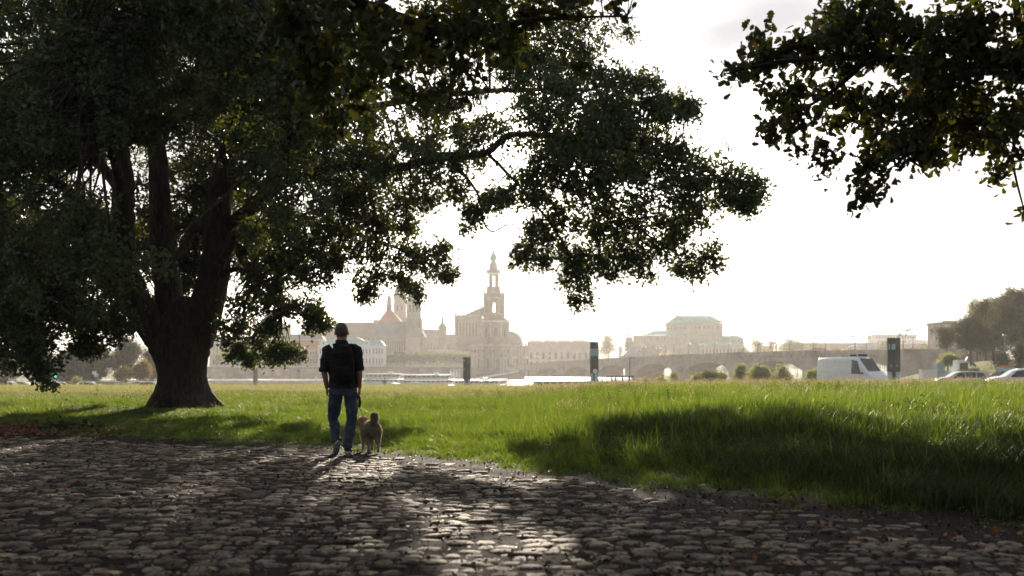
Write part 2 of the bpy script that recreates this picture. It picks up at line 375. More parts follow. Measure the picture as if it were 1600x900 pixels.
while y < 26:
    h = rng.uniform(0.125, 0.175)
    x = -0.62 * max(y, 6) - 4 + rng.uniform(0, .2)
    xmax = 0.62 * max(y, 6) + 2
    ph = rng.uniform(0, 6)
    while x < xmax:
        w = rng.uniform(0.11, 0.23)
        xx = x + w / 2
        yy = y + 0.16 * math.sin(xx * 0.35 + 0.4) + 0.05 * math.sin(xx * 1.3 + ph * 0.15) + rng.normal(0, 0.014)
        s = (path_edge(xx) - yy)
        pz = 0.5 + 0.5 * float(wav(xx, yy, 0.9, 1.1))
        miss = 0.04 + 0.85 * max(0, 1 - s / (1.0 + 0.8 * float(smooth(-2, 3, xx)) + 0.5 * pz)) + 0.16 * pz ** 2
        if s > 0.1 and rng.random() > miss:
            stones.append((xx, yy, w * 0.49, h * rng.uniform(0.44, 0.50), rng.normal(0, 0.10), rng.uniform(0.007, 0.017), rng.normal(0, 0.006), rng.normal(0, 0.035), rng.normal(0, 0.045)))
        x += w
    y += h
S = np.array(stones)
Sz = height(S[:, 0], S[:, 1]) + 0.010
# the 300 nearest in view are stones of their own
inview = (np.abs(S[:, 0]) < 0.53 * S[:, 1] + .1) & (S[:, 1] > 5.55)
order = np.where(inview)[0][np.argsort(S[inview][:, 1])][:300]
single = np.zeros(len(S), bool); single[order] = True
shapes = [stone_shape(rng) for _ in range(14)]
smesh = [mesh_np('cobblestone', sh, SF, STONE, False) for sh in shapes]
for i in order:
    x, y, hx, hy, rz, hz, dz, tx, ty = S[i]
    o = link('cobblestone', smesh[i % 14], path); o.location = (x, y, Sz[i] + dz); o.rotation_euler = (tx, ty, rz); o.scale = (hx, hy, hz)
rest = np.where(~single)[0]
vv = []
for i in rest:
    x, y, hx, hy, rz, hz, dz, tx, ty = S[i]
    v = shapes[rng.integers(14)] * (hx, hy, hz); c, s = math.cos(rz), math.sin(rz)
    v = np.stack([v[:, 0] * c - v[:, 1] * s + x, v[:, 0] * s + v[:, 1] * c + y, v[:, 2] + v[:, 0] * ty + v[:, 1] * tx + Sz[i] + dz], -1); vv.append(v)
vv = np.array(vv); nv = vv.shape[1]
TT = (SF[None] + (np.arange(len(rest)) * nv)[:, None, None]).reshape(-1, 3)
link('cobblestones', mesh_np('cobblestones', vv.reshape(-1, 3), TT, STONE, False), path, kind='stuff')

def rotmats(n, rg, tilt=None):
    """random rotation matrices (n,3,3); tilt limits the lean from upright"""
    a = rg.uniform(0, 2 * np.pi, n)
    if tilt is None:
        q = rg.normal(size=(n, 4)); q /= np.linalg.norm(q, axis=1)[:, None]
        w, x, y, z = q.T
        return np.stack([np.stack([1 - 2 * (y * y + z * z), 2 * (x * y - z * w), 2 * (x * z + y * w)], -1),
                         np.stack([2 * (x * y + z * w), 1 - 2 * (x * x + z * z), 2 * (y * z - x * w)], -1),
                         np.stack([2 * (x * z - y * w), 2 * (y * z + x * w), 1 - 2 * (x * x + y * y)], -1)], 1)
    c, s = np.cos(a), np.sin(a); t = rg.normal(0, tilt, n); u = rg.normal(0, tilt, n)
    Rz = np.zeros((n, 3, 3)); Rz[:, 0, 0] = c; Rz[:, 0, 1] = -s; Rz[:, 1, 0] = s; Rz[:, 1, 1] = c; Rz[:, 2, 2] = 1
    Rx = np.zeros((n, 3, 3)); Rx[:, 0, 0] = 1; Rx[:, 1, 1] = np.cos(t); Rx[:, 1, 2] = -np.sin(t); Rx[:, 2, 1] = np.sin(t); Rx[:, 2, 2] = np.cos(t)
    Ry = np.zeros((n, 3, 3)); Ry[:, 1, 1] = 1; Ry[:, 0, 0] = np.cos(u); Ry[:, 0, 2] = np.sin(u); Ry[:, 2, 0] = -np.sin(u); Ry[:, 2, 2] = np.cos(u)
    return Rx @ Ry @ Rz
def scatter(P, M, S, v0, t0):
    """copies of (v0,t0) at points P with matrices M and scales S, as one vertex/triangle array"""
    v = np.einsum('nij,kj->nki', M, v0) * S[:, None, None] + P[:, None, :]
    t = (t0[None] + (np.arange(len(P)) * len(v0))[:, None, None]).reshape(-1, 3)
    return v.reshape(-1, 3), t

# fallen leaves and crumbs on the path
lf_v = np.array([[0, -.5, 0], [-.28, -.15, .08], [-.33, .2, .12], [0, .5, .02], [.33, .2, .15], [.28, -.15, .05], [0, 0, 0]]); lf_t = np.array([(6, i, (i + 1) % 6) for i in range(6)])
n = 26000
d = 5.0 * (24 / 5.0) ** rng.random(n) ; xx = rng.uniform(-0.58, 0.58, n) * d - rng.random(n) * 0
pe = path_edge(xx)
nearedge = np.exp(-np.abs(pe - d + 0.1) / 1.0)
clump = 0.5 + 0.5 * wav(xx, d, 0.6, 0.3)
k = (d < pe + 1.3) & (rng.random(n) < 0.25 + 0.75 * np.maximum(nearedge, clump ** 2 * 0.8)) 
P = np.stack([xx[k], d[k], height(xx[k], d[k]) + 0.022 + rng.random(k.sum()) * 0.012], -1)
litter_m = leaf_mat('dry_leaf', [(0, (0.02, 0.012, 0.008)), (0.55, (0.05, 0.026, 0.014)), (0.85, (0.12, 0.055, 0.025)), (0.97, (0.28, 0.09, 0.03)), (1, (0.30, 0.18, 0.07))], trans=0.15, tcol=(1.2, 1, 0.8))
v, t = scatter(P, rotmats(len(P), rng, 0.5), rng.uniform(0.012, 0.045, len(P)) * np.where(rng.random(len(P)) < .04, 1.8, 1), lf_v, lf_t)
tag(link('fallen_leaves', mesh_np('fallen_leaves', v, t, litter_m)), 'brown fallen leaves and crumbs scattered over the cobbles', 'leaves', kind='stuff')
# litter carpet left of the oak
n = 7000
xx = rng.normal(-12.3, 2.6, n); yy = rng.normal(19.6, 1.1, n)
P = np.stack([xx, yy, height(xx, yy) + 0.02 + rng.random(n) * 0.03], -1)
litter2 = leaf_mat('red_dry_leaf', [(0, (0.07, 0.03, 0.018)), (0.6, (0.16, 0.07, 0.035)), (1, (0.28, 0.13, 0.06))], trans=0.2, tcol=(1.2, 1, 0.8))
v, t = scatter(P, rotmats(n, rng, 0.45), rng.uniform(0.06, 0.12, n), lf_v, lf_t)
tag(link('leaf_litter', mesh_np('leaf_litter', v, t, litter2)), 'reddish brown leaf carpet on bare soil beside the grass left of the oak', 'leaves', kind='stuff')
# ------------------------------------------------------------------ grass
def scatter_group(name, protos):
    ng = bpy.data.node_groups.new(name, 'GeometryNodeTree')
    ng.interface.new_socket('Geometry', in_out='INPUT', socket_type='NodeSocketGeometry'); ng.interface.new_socket('Geometry', in_out='OUTPUT', socket_type='NodeSocketGeometry')
    gi = ng.nodes.new('NodeGroupInput'); go = ng.nodes.new('NodeGroupOutput'); k = ng.links.new
    ip = ng.nodes.new('GeometryNodeInstanceOnPoints'); jn = ng.nodes.new('GeometryNodeJoinGeometry')
    for p in protos:
        oi = ng.nodes.new('GeometryNodeObjectInfo'); oi.inputs['Object'].default_value = p; oi.inputs['As Instance'].default_value = True
        k(oi.outputs['Geometry'], jn.inputs[0])
    ip.inputs['Pick Instance'].default_value = True
    def attr(nm, ty):
        a = ng.nodes.new('GeometryNodeInputNamedAttribute'); a.data_type = ty; a.inputs['Name'].default_value = nm; return a.outputs[0]
    e2r = ng.nodes.new('FunctionNodeEulerToRotation')
    k(gi.outputs[0], ip.inputs['Points']); k(jn.outputs[0], ip.inputs['Instance']); k(attr('rot', 'FLOAT_VECTOR'), e2r.inputs[0]); k(e2r.outputs[0], ip.inputs['Rotation'])
    k(attr('pick', 'INT'), ip.inputs['Instance Index'])
    k(attr('scl', 'FLOAT_VECTOR'), ip.inputs['Scale']); k(ip.outputs[0], go.inputs[0])
    return ng
def scatter_obj(name, P, rot, scl, protos, label=None, cat=None, parent=None):
    """thousands of small repeats (leaf sprays, grass tufts) as one object of instances"""
    pr = [bpy.data.objects.new(name + '_spray', m) for m in protos]
    me = bpy.data.meshes.new(name); n = len(P)
    me.vertices.add(n); me.vertices.foreach_set('co', np.asarray(P, np.float32).ravel())
    a = me.attributes.new('rot', 'FLOAT_VECTOR', 'POINT'); a.data.foreach_set('vector', np.asarray(rot, np.float32).ravel())
    a = me.attributes.new('scl', 'FLOAT_VECTOR', 'POINT'); a.data.foreach_set('vector', np.asarray(scl, np.float32).ravel())
    a = me.attributes.new('pick', 'INT', 'POINT'); a.data.foreach_set('value', np.random.default_rng(n).integers(0, len(protos), n).astype(np.int32))
    for m in protos[0].materials: me.materials.append(m)
    o = link(name, me, parent, 'stuff'); tag(o, label, cat)
    md = o.modifiers.new('scatter', 'NODES'); md.node_group = scatter_group(name, pr)
    return o
def tuft(nb, hmin, hmax, spread, width, lean, rg, heads=0.0):
    V = []; T = []; HV = []
    for i in range(nb):
        a = rg.uniform(0, 6.283); r = spread * math.sqrt(rg.random()); bx, by = r * math.cos(a), r * math.sin(a)
        h = rg.uniform(hmin, hmax); ln = abs(rg.normal(0, lean)) + 0.05; da = a + rg.normal(0, 0.9)
        w = width * rg.uniform(0.7, 1.2); fa = rg.uniform(0, 3.14); wx, wy = math.cos(fa) * w / 2, math.sin(fa) * w / 2
        b = len(V)
        for t, wf in ((0, 1), (0.4, 0.95), (0.75, 0.6)):
            off = h * ln * t ** 1.8; zz = h * t * (1 - 0.25 * ln * t)
            px, py = bx + math.cos(da) * off, by + math.sin(da) * off
            V.append((px - wx * wf, py - wy * wf, zz)); V.append((px + wx * wf, py + wy * wf, zz))
        off = h * ln; V.append((bx + math.cos(da) * off, by + math.sin(da) * off, h * (1 - 0.25 * ln)))
        T += [(b, b + 1, b + 3), (b, b + 3, b + 2), (b + 2, b + 3, b + 5), (b + 2, b + 5, b + 4), (b + 4, b + 5, b + 6)]
        if rg.random() < heads:
            c = V[-1]; hb = len(V); hw = 0.009; hh = 0.09
            V += [(c[0] - hw, c[1], c[2] - .01), (c[0] + hw, c[1], c[2] - .01), (c[0] + 0.02 * math.cos(da), c[1] + .02 * math.sin(da), c[2] + hh), (c[0], c[1] - hw, c[2] + .02), (c[0], c[1] + hw, c[2] + .02)]
            HV += [len(T), len(T) + 1]
            T += [(hb, hb + 1, hb + 2), (hb + 3, hb + 4, hb + 2)]
    return np.array(V), np.array(T), HV
GREEN = [(0, (0.018, 0.038, 0.012)), (0.4, (0.048, 0.086, 0.020)), (0.75, (0.095, 0.135, 0.032)), (0.92, (0.16, 0.165, 0.06)), (1, (0.22, 0.17, 0.09))]
DEEP = [(0, (0.012, 0.026, 0.010)), (0.6, (0.024, 0.046, 0.014)), (0.9, (0.05, 0.06, 0.022)), (1, (0.08, 0.05, 0.025))]  # dark weed green, lowered further so the colour stands in for shade
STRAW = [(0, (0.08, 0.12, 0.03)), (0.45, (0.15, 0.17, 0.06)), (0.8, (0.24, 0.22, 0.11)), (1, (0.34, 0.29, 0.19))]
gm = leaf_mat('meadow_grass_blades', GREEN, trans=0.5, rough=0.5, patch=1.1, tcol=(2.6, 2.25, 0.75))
gd = leaf_mat('dark_weeds_with_painted_shade', DEEP, trans=0.4, rough=0.5, tcol=(1.8, 2.0, 0.8))
gs = leaf_mat('ripe_grass', STRAW, trans=0.5, rough=0.6, patch=.3, tcol=(1.7, 1.65, 1.0))
hm = leaf_mat('grass_seed_heads', [(0, (0.20, 0.16, 0.11)), (1, (0.42, 0.34, 0.26))], trans=0.45, tcol=(1.25, 1.15, 1.0))
rg = np.random.default_rng(11)
def sample_field(n, d0, d1, power=2.0, half=0.62, dens=None):
    u = rg.random(n); y = (d0 ** power + u * (d1 ** power - d0 ** power)) ** (1 / power)
    x = rg.uniform(-half, half, n) * y
    if dens is not None:
        k = rg.random(n) < dens(x, y); x, y = x[k], y[k]
    return x, y
def lay(name, x, y, proto, mat, label, s0, s1, zs=1.0, hd=None):
    n = len(x); P = np.stack([x, y, height(x, y) - 0.01], -1)
    rot = np.stack([rg.normal(0, 0.08, n), rg.normal(0, 0.08, n), rg.uniform(0, 6.283, n)], -1)
    patch = 0.82 + 0.20 * wav(x, y, 1.7, 0.7) + 0.20 * wav(x, y, 0.55, 2.2)
    s = rg.uniform(s0, s1, n) * patch * (zs if np.isscalar(zs) else 1)
    hz = s * (zs if not np.isscalar(zs) else 1)
    me = mesh_np(name + '_tuft', proto[0], proto[1], mat)
    if proto[2]:
        me.materials.append(hm); mi = np.zeros(len(proto[1]), np.int32); mi[proto[2]] = 1; me.polygons.foreach_set('material_index', mi)
    return scatter_obj(name, P, rot, np.stack([s, s, hz], -1), [me], label, 'grass')
def S_(x, y): return (y - path_edge(x)) * 0.75
def litterhole(x, y): return 1 - 0.93 * np.exp(-(((x + 12.5) / 4.0) ** 2 + ((y - 19.5) / 1.9) ** 2) ** 2)
def nottrunk(x, y): return 1 - 0.85 * np.exp(-((x + 9.27) ** 2 + (y - 27.2) ** 2) / 2.6)
# short lawn-like grass
x, y = sample_field(64000, 4, 46, 1.55, dens=lambda x, y: smooth(0.0, 1.0, S_(x, y) + 0.55 * wav(x, y, .5, .2) + .3 * wav(x, y, .21, 1.)) * litterhole(x, y) * nottrunk(x, y))
far = 1 + .5 * np.clip((y - 20) / 30, 0, 1)
lay('short_grass', x, y, tuft(20, .07, .20, .13, .0085, .5, rg), gm, 'short green meadow grass along the path and under the oak', .75, 1.25, zs=far * (0.55 + 0.45 * smooth(0, 2, S_(x, y))) * (1 - .6 * np.exp(-((x + 9.3) ** 2 + (y - 26) ** 2) / 8)))
# tall lush grass on the bank
def tall(x, y):
    s = S_(x, y); rightness = smooth(-4, 3, x)
    return smooth(1.6, 5.5, s + 1.2 * wav(x, y, 2.1, 1.9)) * (0.25 + 0.75 * rightness) * litterhole(x, y) * (1 - np.exp(-((x + 9.3) ** 2 + (y - 26) ** 2) / 9))
x, y = sample_field(30000, 8, 60, 1.5, dens=tall)
lay('tall_grass', x, y, tuft(22, .20, .50, .16, .010, .40, rg), gm, 'tall lush green grass covering the sunlit bank', .65, 1.1, zs=0.75 + 0.35 * smooth(-2, 5, x))
# dark weeds
x, y = sample_field(9000, 7, 40, 1.5, dens=lambda x, y: smooth(0.8, 2.5, S_(x, y)) * smooth(0.25, 0.8, wav(x, y, 2.3, 4.0)) * (0.35 + 0.65 * smooth(0, 4, x)))
def weed(rg):
    V = []; T = []
    for i in range(26):
        a = rg.uniform(0, 6.283); r = 0.16 * math.sqrt(rg.random()); h = rg.uniform(0.08, 0.42); s = rg.uniform(.03, .06)
        m = rotmats(1, rg)[0]; q = (lf_v * s) @ m.T + np.array([r * math.cos(a), r * math.sin(a), h]); b = len(V); V += list(q); T += [tuple(b + j for j in t_) for t_ in lf_t]
    v, t, _ = tuft(8, .2, .45, .12, .006, .3, rg); b = len(V)
    return np.concatenate([np.array(V), v]), np.concatenate([np.array(T), t + b]), []
lay('meadow_weeds', x, y, weed(rg), gd, 'darker leafy weeds growing in patches between the grass', .7, 1.2)
x, y = sample_field(38000, 6, 26, 1.4, half=.66, dens=lambda x, y: smooth(0.3, 1.6, S_(x, y) + .5 * wav(x, y, .9, 3.)) * smooth(1.0, 4.5, x + 1.6 * wav(x, y, 1.9, 1.)) * smooth(10.5, 5.5, S_(x, y)))  # real dark weeds, thickened to paint extra shade onto the right bank
lay('bank_undergrowth', x, y, tuft(20, .08, .36, .17, .010, .6, rg), gd, 'dark rough undergrowth along the foot of the bank, its colour deepened for shade', .6, 1.2)
# ripe seed grass towards the crest and far meadow
x, y = sample_field(23000, 12, 62, 1.6, dens=lambda x, y: smooth(4.5, 9, S_(x, y)) * (0.14 + 0.86 * smooth(26, 44, y)) * smooth(-0.6, 0.5, wav(x, y, 3.1, 2.0) + smooth(30, 45, y)))
lay('ripe_seed_grass', x, y, tuft(13, .25, .58, .15, .007, .25, rg, heads=0.7), gs, 'ripe straw coloured seed grass standing above the green grass', .6, 1.0, zs=0.55 + 0.45 * smooth(-2, 5, x))
x, y = sample_field(11000, 58, 150, 1.5, half=0.6)
lay('far_meadow_grass', x, y, tuft(26, .2, .5, .45, .03, .3, rg, heads=0.5), gs, 'pale sunlit meadow grass far beyond the oak', .8, 1.3, zs=0.9)
# ------------------------------------------------------------------ oaks
def bark_mat(name, c1, c2):
    m, nt, b = new_mat(name); lk = nt.links.new
    t = nt.nodes.new('ShaderNodeTexCoord'); mp = nt.nodes.new('ShaderNodeMapping'); mp.inputs['Scale'].default_value = (9, 9, 1.6); lk(t.outputs['Object'], mp.inputs[0])
    n = nt.nodes.new('ShaderNodeTexNoise'); n.inputs['Scale'].default_value = 1.6; n.inputs['Detail'].default_value = 8; n.inputs['Distortion'].default_value = 0.6; lk(mp.outputs[0], n.inputs['Vector'])
    v = nt.nodes.new('ShaderNodeTexVoronoi'); v.feature = 'DISTANCE_TO_EDGE'; v.inputs['Scale'].default_value = 1.5; lk(mp.outputs[0], v.inputs['Vector'])
    r = nt.nodes.new('ShaderNodeValToRGB'); r.color_ramp.elements[0].position = 0.35; r.color_ramp.elements[1].position = 0.7
    r.color_ramp.elements[0].color = (*c2, 1); r.color_ramp.elements[1].color = (*c1, 1); lk(n.outputs['Fac'], r.inputs[0]); lk(r.outputs[0], b.inputs['Base Color'])
    ad = nt.nodes.new('ShaderNodeMath'); ad.operation = 'ADD'; mm = nt.nodes.new('ShaderNodeMath'); mm.operation = 'MINIMUM'; mm.inputs[1].default_value = 0.25
    lk(v.outputs['Distance'], mm.inputs[0]); lk(mm.outputs[0], ad.inputs[0]); lk(n.outputs['Fac'], ad.inputs[1])
    bp = nt.nodes.new('ShaderNodeBump'); bp.inputs['Distance'].default_value = 0.06; lk(ad.outputs[0], bp.inputs['Height']); lk(bp.outputs[0], b.inputs['Normal'])
    b.inputs['Roughness'].default_value = 0.9; b.inputs['Specular IOR Level'].default_value = 0.2
    return m
BARK = bark_mat('oak_bark', (0.062, 0.05, 0.038), (0.022, 0.018, 0.014))
def catmull(pts, rad, sub):
    P = [Vector(p) for p in pts]; out = []; ro = []
    n = len(P)
    for i in range(n - 1):
        p0, p1, p2, p3 = P[max(i - 1, 0)], P[i], P[i + 1], P[min(i + 2, n - 1)]
        for j in range(sub):
            t = j / sub
            out.append(0.5 * ((2 * p1) + (p2 - p0) * t + (2 * p0 - 5 * p1 + 4 * p2 - p3) * t * t + (3 * p1 - p0 - 3 * p2 + p3) * t ** 3))
            ro.append(rad[i] * (1 - t) + rad[i + 1] * t)
    out.append(P[-1]); ro.append(rad[-1]); return out, ro
def limb(mb, pts, rad, rgn, n=12, sub=6, rough=0.10):
    P, Rr = catmull(pts, rad, sub); b0 = len(mb.v)
    P = [p + Vector(rgn.normal(0, min(0.12, .012 / max(r, .01)), 3)) * r for p, r in zip(P, Rr)]
    mb.tube(P, Rr, n)
    for j in range(len(P)):      # furrowed outline
        for i in range(n):
            k = b0 + j * n + i; v = Vector(mb.v[k]); d = v - P[j]
            f = 1 + rough * math.sin(i * 2.4 + j * .25) * 0.6 + rgn.normal(0, rough * 0.12)
            mb.v[k] = tuple(P[j] + d * f)
    return P, Rr

# leaves -------------------------------------------------------------
def oak_leaf(detail):
    """unit length lobed leaf along +y from the origin, slightly folded"""
    if detail == 0:
        o = [(0, 0), (.24, .28), (.17, .45), (.36, .72), (0, 1), (-.36, .72), (-.17, .45), (-.24, .28)]
        v = np.array([(x, y, abs(x) * .45 - .12 * y * y) for x, y in o]); t = np.array([(0, 1, 7), (1, 2, 6), (1, 6, 7), (2, 3, 5), (2, 5, 6), (3, 4, 5)])
        return v, t
    o = [(0, 0), (.12, .12), (.23, .24), (.15, .33), (.33, .45), (.21, .55), (.40, .70), (.26, .80), (.20, .95), (0, 1)]
    L_ = [(x, y, abs(x) * .4 - .18 * y * y) for x, y in o]; Rr = [(-x, y, z) for x, y, z in L_[1:-1]]
    v = L_ + Rr; m = len(L_)
    mid = [(0, y, -.18 * y * y) for _, y in o[1:-1]]; v = v + mid; k = len(L_) + len(Rr)
    t = []
    nn = len(o) - 2
    for s, off in ((0, 1), (1, m)):
        for i in range(nn - 1):
            a, b = off + i, off + i + 1; c, d_ = k + i, k + i + 1
            t += [(a, b, d_), (a, d_, c)] if s == 0 else [(b, a, c), (b, c, d_)]
        t += [(0, off, k)] if s == 0 else [(off, 0, k)]
        t += [(off + nn - 1, m - 1, k + nn - 1)] if s == 0 else [(m - 1, off + nn - 1, k + nn - 1)]
    return np.array(v), np.array(t)
def sprig(nl, size, rg, detail=0, spread=0.9):
    lv, lt = oak_leaf(detail); V = []; T = []
    for i in range(nl):
        a = i * 2.4 + rg.normal(0, .3); el = rg.uniform(-0.5, 0.9); s = size * rg.uniform(.7, 1.15)
        dy = np.array([math.cos(a) * math.cos(el), math.sin(a) * math.cos(el), math.sin(el)])
        up = rg.normal(0, 1, 3) * .5 + np.array([0, 0, 1]); dx = np.cross(dy, up); dx /= np.linalg.norm(dx); dz = np.cross(dx, dy)
        m = np.stack([dx, dy, dz], 1)
        base = rg.normal(0, size * spread * .55, 3) + dy * size * .15
        b = len(V); V += list((lv * s) @ m.T + base); T += [tuple(b + j for j in q) for q in lt]
    return np.array(V), np.array(T)
def blob_points(blobs, per_m2, rg, hole=0.0, hs=1.3, shell=0.45):
    """blobs: (centre, rx, ry_depth, rz); points per square metre of each blob's silhouette"""
    out = []
    for c, rx, ry, rz, dn in blobs:
        n = int(per_m2 * math.pi * rx * rz * dn)
        u = rg.normal(size=(n, 3)); u /= np.linalg.norm(u, axis=1)[:, None]; r = rg.random(n) ** shell
        lump = 1 + 0.22 * np.sin(u[:, 0] * 5 + c[0] * 3) * np.cos(u[:, 2] * 6 + c[2] * 5) + 0.12 * np.sin(u[:, 2] * 11 + c[0] * 7)
        p = np.array(c) + u * (r * lump)[:, None] * np.array([rx, ry, rz]); out.append(p)
    p = np.concatenate(out)
    if hole:
        v = np.array([noise.noise(Vector(q) * hs) + 0.5 * noise.noise(Vector(q) * hs * 2.7) for q in p]); p = p[v > np.quantile(v, hole)]
    return p
def pxblob(px, py, rx, ry, d, dr=None, dn=1.0):
    k = d / F; c = W(px, py, d); return (tuple(c), rx * k, dr if dr else (rx + ry) / 2 * k, ry * k, dn)
def twigs(mb, blobs, anchors, rg, r0=0.035, n_tw=5, minr=0.006):
    """a branch from the nearest limb into each blob, with twigs fanning out"""
    A = np.array([tuple(a) for a, _ in anchors]); ends = []
    for c, rx, ry, rz, dn in blobs:
        cv = Vector(c); i = int(np.argmin(((A - np.array(c)) ** 2).sum(1) + 2.0 * np.maximum(0, A[:, 2] - c[2]) ** 0)); a, ra = anchors[i]
        L0 = (cv - a).length
        if L0 > 0.3:
            mid = a.lerp(cv, .5) + Vector((rg.normal(0, .08), rg.normal(0, .08), abs(rg.normal(.06, .06)))) * L0
            rr = min(ra * .6, r0 * (0.6 + L0 * .25)); P, Rr = catmull([a, mid, cv], [rr, rr * .6, rr * .3], 5); mb.tube(P, Rr, 6)
        else: rr = r0 * .5
        for j in range(n_tw):
            u = rg.normal(size=3); u /= np.linalg.norm(u); e = cv + Vector(u * np.array([rx, ry, rz]) * rg.uniform(.6, .95))
            s = cv + (e - cv) * 0.05; m = s.lerp(e, .5) + Vector(rg.normal(0, .12, 3)) * (e - s).length
            P, Rr = catmull([s, m, e], [max(rr * .35, minr), max(rr * .22, minr * .8), minr * .6], 3); mb.tube(P, Rr, 5)
            ends.extend([tuple(P[-1]), tuple(P[-2]), tuple(P[-3])])
    return np.array(ends)

rg = np.random.default_rng(5)
OAKLEAF = leaf_mat('oak_leaves', [(0, (0.034, 0.052, 0.028)), (0.5, (0.052, 0.076, 0.038)), (0.93, (0.075, 0.092, 0.036)), (0.985, (0.09, 0.085, 0.02)), (1, (0.22, 0.09, 0.02))], trans=0.34, patch=0.7, rough=.42, tcol=(1.8, 1.5, 0.35))

# --- the big oak -----------------------------------------------------
D0 = 28.0
base = Vector(((285 - 800) / F * D0, D0, 0)); base.z = gz(base.x, base.y) - 0.15
oak = thing('oak_tree', 'massive old oak with forked dark trunk standing in the grass on the left', 'tree', base)
ob = np.array(base)
tr = MB()
# trunk: rings by hand, buttressed foot
rings = [(287, 662, 88), (287, 650, 76), (287, 641, 64), (287, 632, 56), (286, 622, 49), (286, 612, 43.5), (286, 600, 39.5), (285, 587, 37), (284, 572, 38.5), (282, 558, 42), (281, 546, 45), (281, 536, 47), (283, 525, 47), (287, 512, 45), (291, 500, 41), (294, 486, 34), (294, 472, 25), (294, 464, 14)]
NT = 36; v = []; 
rr_i = []      # finer rings between the measured ones
for a_, b_ in zip(rings[:-1], rings[1:]):
    for k in range(3): rr_i.append(tuple(p + (q - p) * k / 3 for p, q in zip(a_, b_)))
rings = rr_i + [rings[-1]]
for j, (px, py, r) in enumerate(rings):
    j = j / 3
    c = W(px, py, D0); rr = r * D0 / F; low = max(0, 1 - j / 6.0)
    for i in range(NT):
        a = 2 * math.pi * i / NT
        k = 1 + low * 0.16 * math.sin(5 * a + 0.6) + low * .08 * math.sin(9 * a + 2) + .025 * math.sin(13 * a + j * .2) + .010 * math.sin(21 * a + j * .9) + rg.normal(0, .003)
        v.append((c.x + rr * k * math.cos(a), c.y + rr * k * math.sin(a) * (.92 if j < 12 else .75), c.z))
f = [(j * NT + i, j * NT + (i + 1) % NT, (j + 1) * NT + (i + 1) % NT, (j + 1) * NT + i) for j in range(len(rings) - 1) for i in range(NT)]
f.append(tuple((len(rings) - 1) * NT + i for i in range(NT)))
tr.add(v, f, True)
k0 = D0 / F
def PL(pts): return [W(px, py, d) for px, py, d, r in pts], [r * k0 for px, py, d, r in pts]
limbs = [
 [(272, 575, 28, 22), (262, 548, 28, 25), (249, 525, 27.9, 24.5), (230, 497, 27.8, 22.5), (208, 458, 27.7, 19.5), (196, 405, 27.5, 16), (192, 340, 27.3, 16.5), (191, 270, 27.1, 15), (178, 180, 27, 12), (166, 60, 26.8, 9), (150, -110, 26.5, 6), (140, -260, 26, 3)],
 [(280, 570, 28.2, 25), (274, 530, 28.2, 24), (266, 475, 28.3, 21), (258, 415, 28.5, 19), (250, 345, 28.6, 17.5), (248, 270, 28.7, 16), (240, 180, 28.8, 12.5), (230, 70, 29, 9), (222, -90, 29.5, 6), (230, -250, 29.8, 3)],
 [(294, 575, 28, 24), (304, 540, 28, 26), (319, 490, 27.9, 25), (333, 436, 27.7, 23), (339, 385, 27.5, 22.5), (341, 330, 27.3, 20), (352, 260, 27.1, 15), (374, 180, 27, 12), (405, 60, 26.8, 8), (440, -100, 26.5, 5)],
]
anch = []
for Lm in limbs:
    P, r = PL(Lm); Pc, Rc = limb(tr, P, r, rg, 16, 6); anch += list(zip(Pc, Rc))
second = [
 [(212, 440, 27.7, 10), (150, 340, 26, 9), (95, 290, 25, 7), (20, 250, 24, 5), (-120, 190, 23, 3)],
 [(190, 300, 27.2, 9), (120, 210, 27.5, 7), (50, 130, 28, 5), (-80, 40, 28, 3)],
 [(247, 390, 28.5, 7), (200, 380, 30, 6), (110, 380, 32, 4), (0, 400, 33, 2)],
 [(343, 365, 27.5, 9), (420, 300, 26.6, 7.5), (520, 262, 26, 6.5), (620, 262, 25.5, 6), (690, 245, 25.2, 6), (760, 238, 25, 5), (800, 210, 25, 4.2), (870, 215, 25, 3.4), (960, 230, 25, 2.6), (1060, 250, 25, 1.7), (1140, 285, 25, 1.2)],
 [(352, 290, 27.3, 8), (430, 230, 27.5, 7), (540, 180, 28, 6), (680, 150, 28.5, 5), (820, 140, 29, 3.5), (930, 140, 29.4, 2)],
 [(345, 385, 27.6, 8), (400, 350, 28, 6), (480, 350, 28.5, 5), (570, 370, 29, 3), (650, 400, 29.3, 1.6)],
 [(330, 440, 27.8, 6), (370, 420, 26.8, 4), (410, 440, 26.2, 3), (440, 490, 26, 1.5)],
 [(262, 410, 28.4, 8), (300, 370, 30, 7), (340, 300, 32, 6), (420, 240, 34, 4), (520, 200, 35, 2)],
 [(375, 180, 27, 7), (480, 80, 25, 6), (600, 0, 24, 4), (700, -60, 23, 2)],
 [(176, 170, 27, 7), (250, 60, 24.5, 6), (330, -40, 22.5, 4)],
 [(200, 400, 27.4, 8), (190, 300, 25, 7), (160, 180, 22.5, 5), (120, 60, 21, 3)],
 [(335, 430, 27.5, 8), (390, 330, 25, 7), (450, 230, 22.8, 5), (480, 130, 21, 3)],
 [(700, 245, 25.2, 3), (745, 300, 25, 1.8), (755, 345, 25, 1.4), (770, 362, 25, 1.1), (800, 350, 25, .8), (830, 380, 25, .6)],
 [(870, 215, 25, 2.5), (930, 290, 24.8, 2), (990, 350, 24.7, 1.5), (1060, 400, 24.6, .8)],
 [(205, 430, 27.5, 7), (140, 420, 25.5, 5), (80, 450, 24.2, 3.5), (55, 510, 24, 2), (63, 570, 24, .8)],
 [(80, 450, 24.2, 3), (130, 490, 25, 2), (150, 520, 25.8, 1)],
 [(760, 238, 25, 2.5), (820, 300, 25.3, 2), (880, 380, 25.5, 1.3), (905, 460, 25.6, .7)],
]
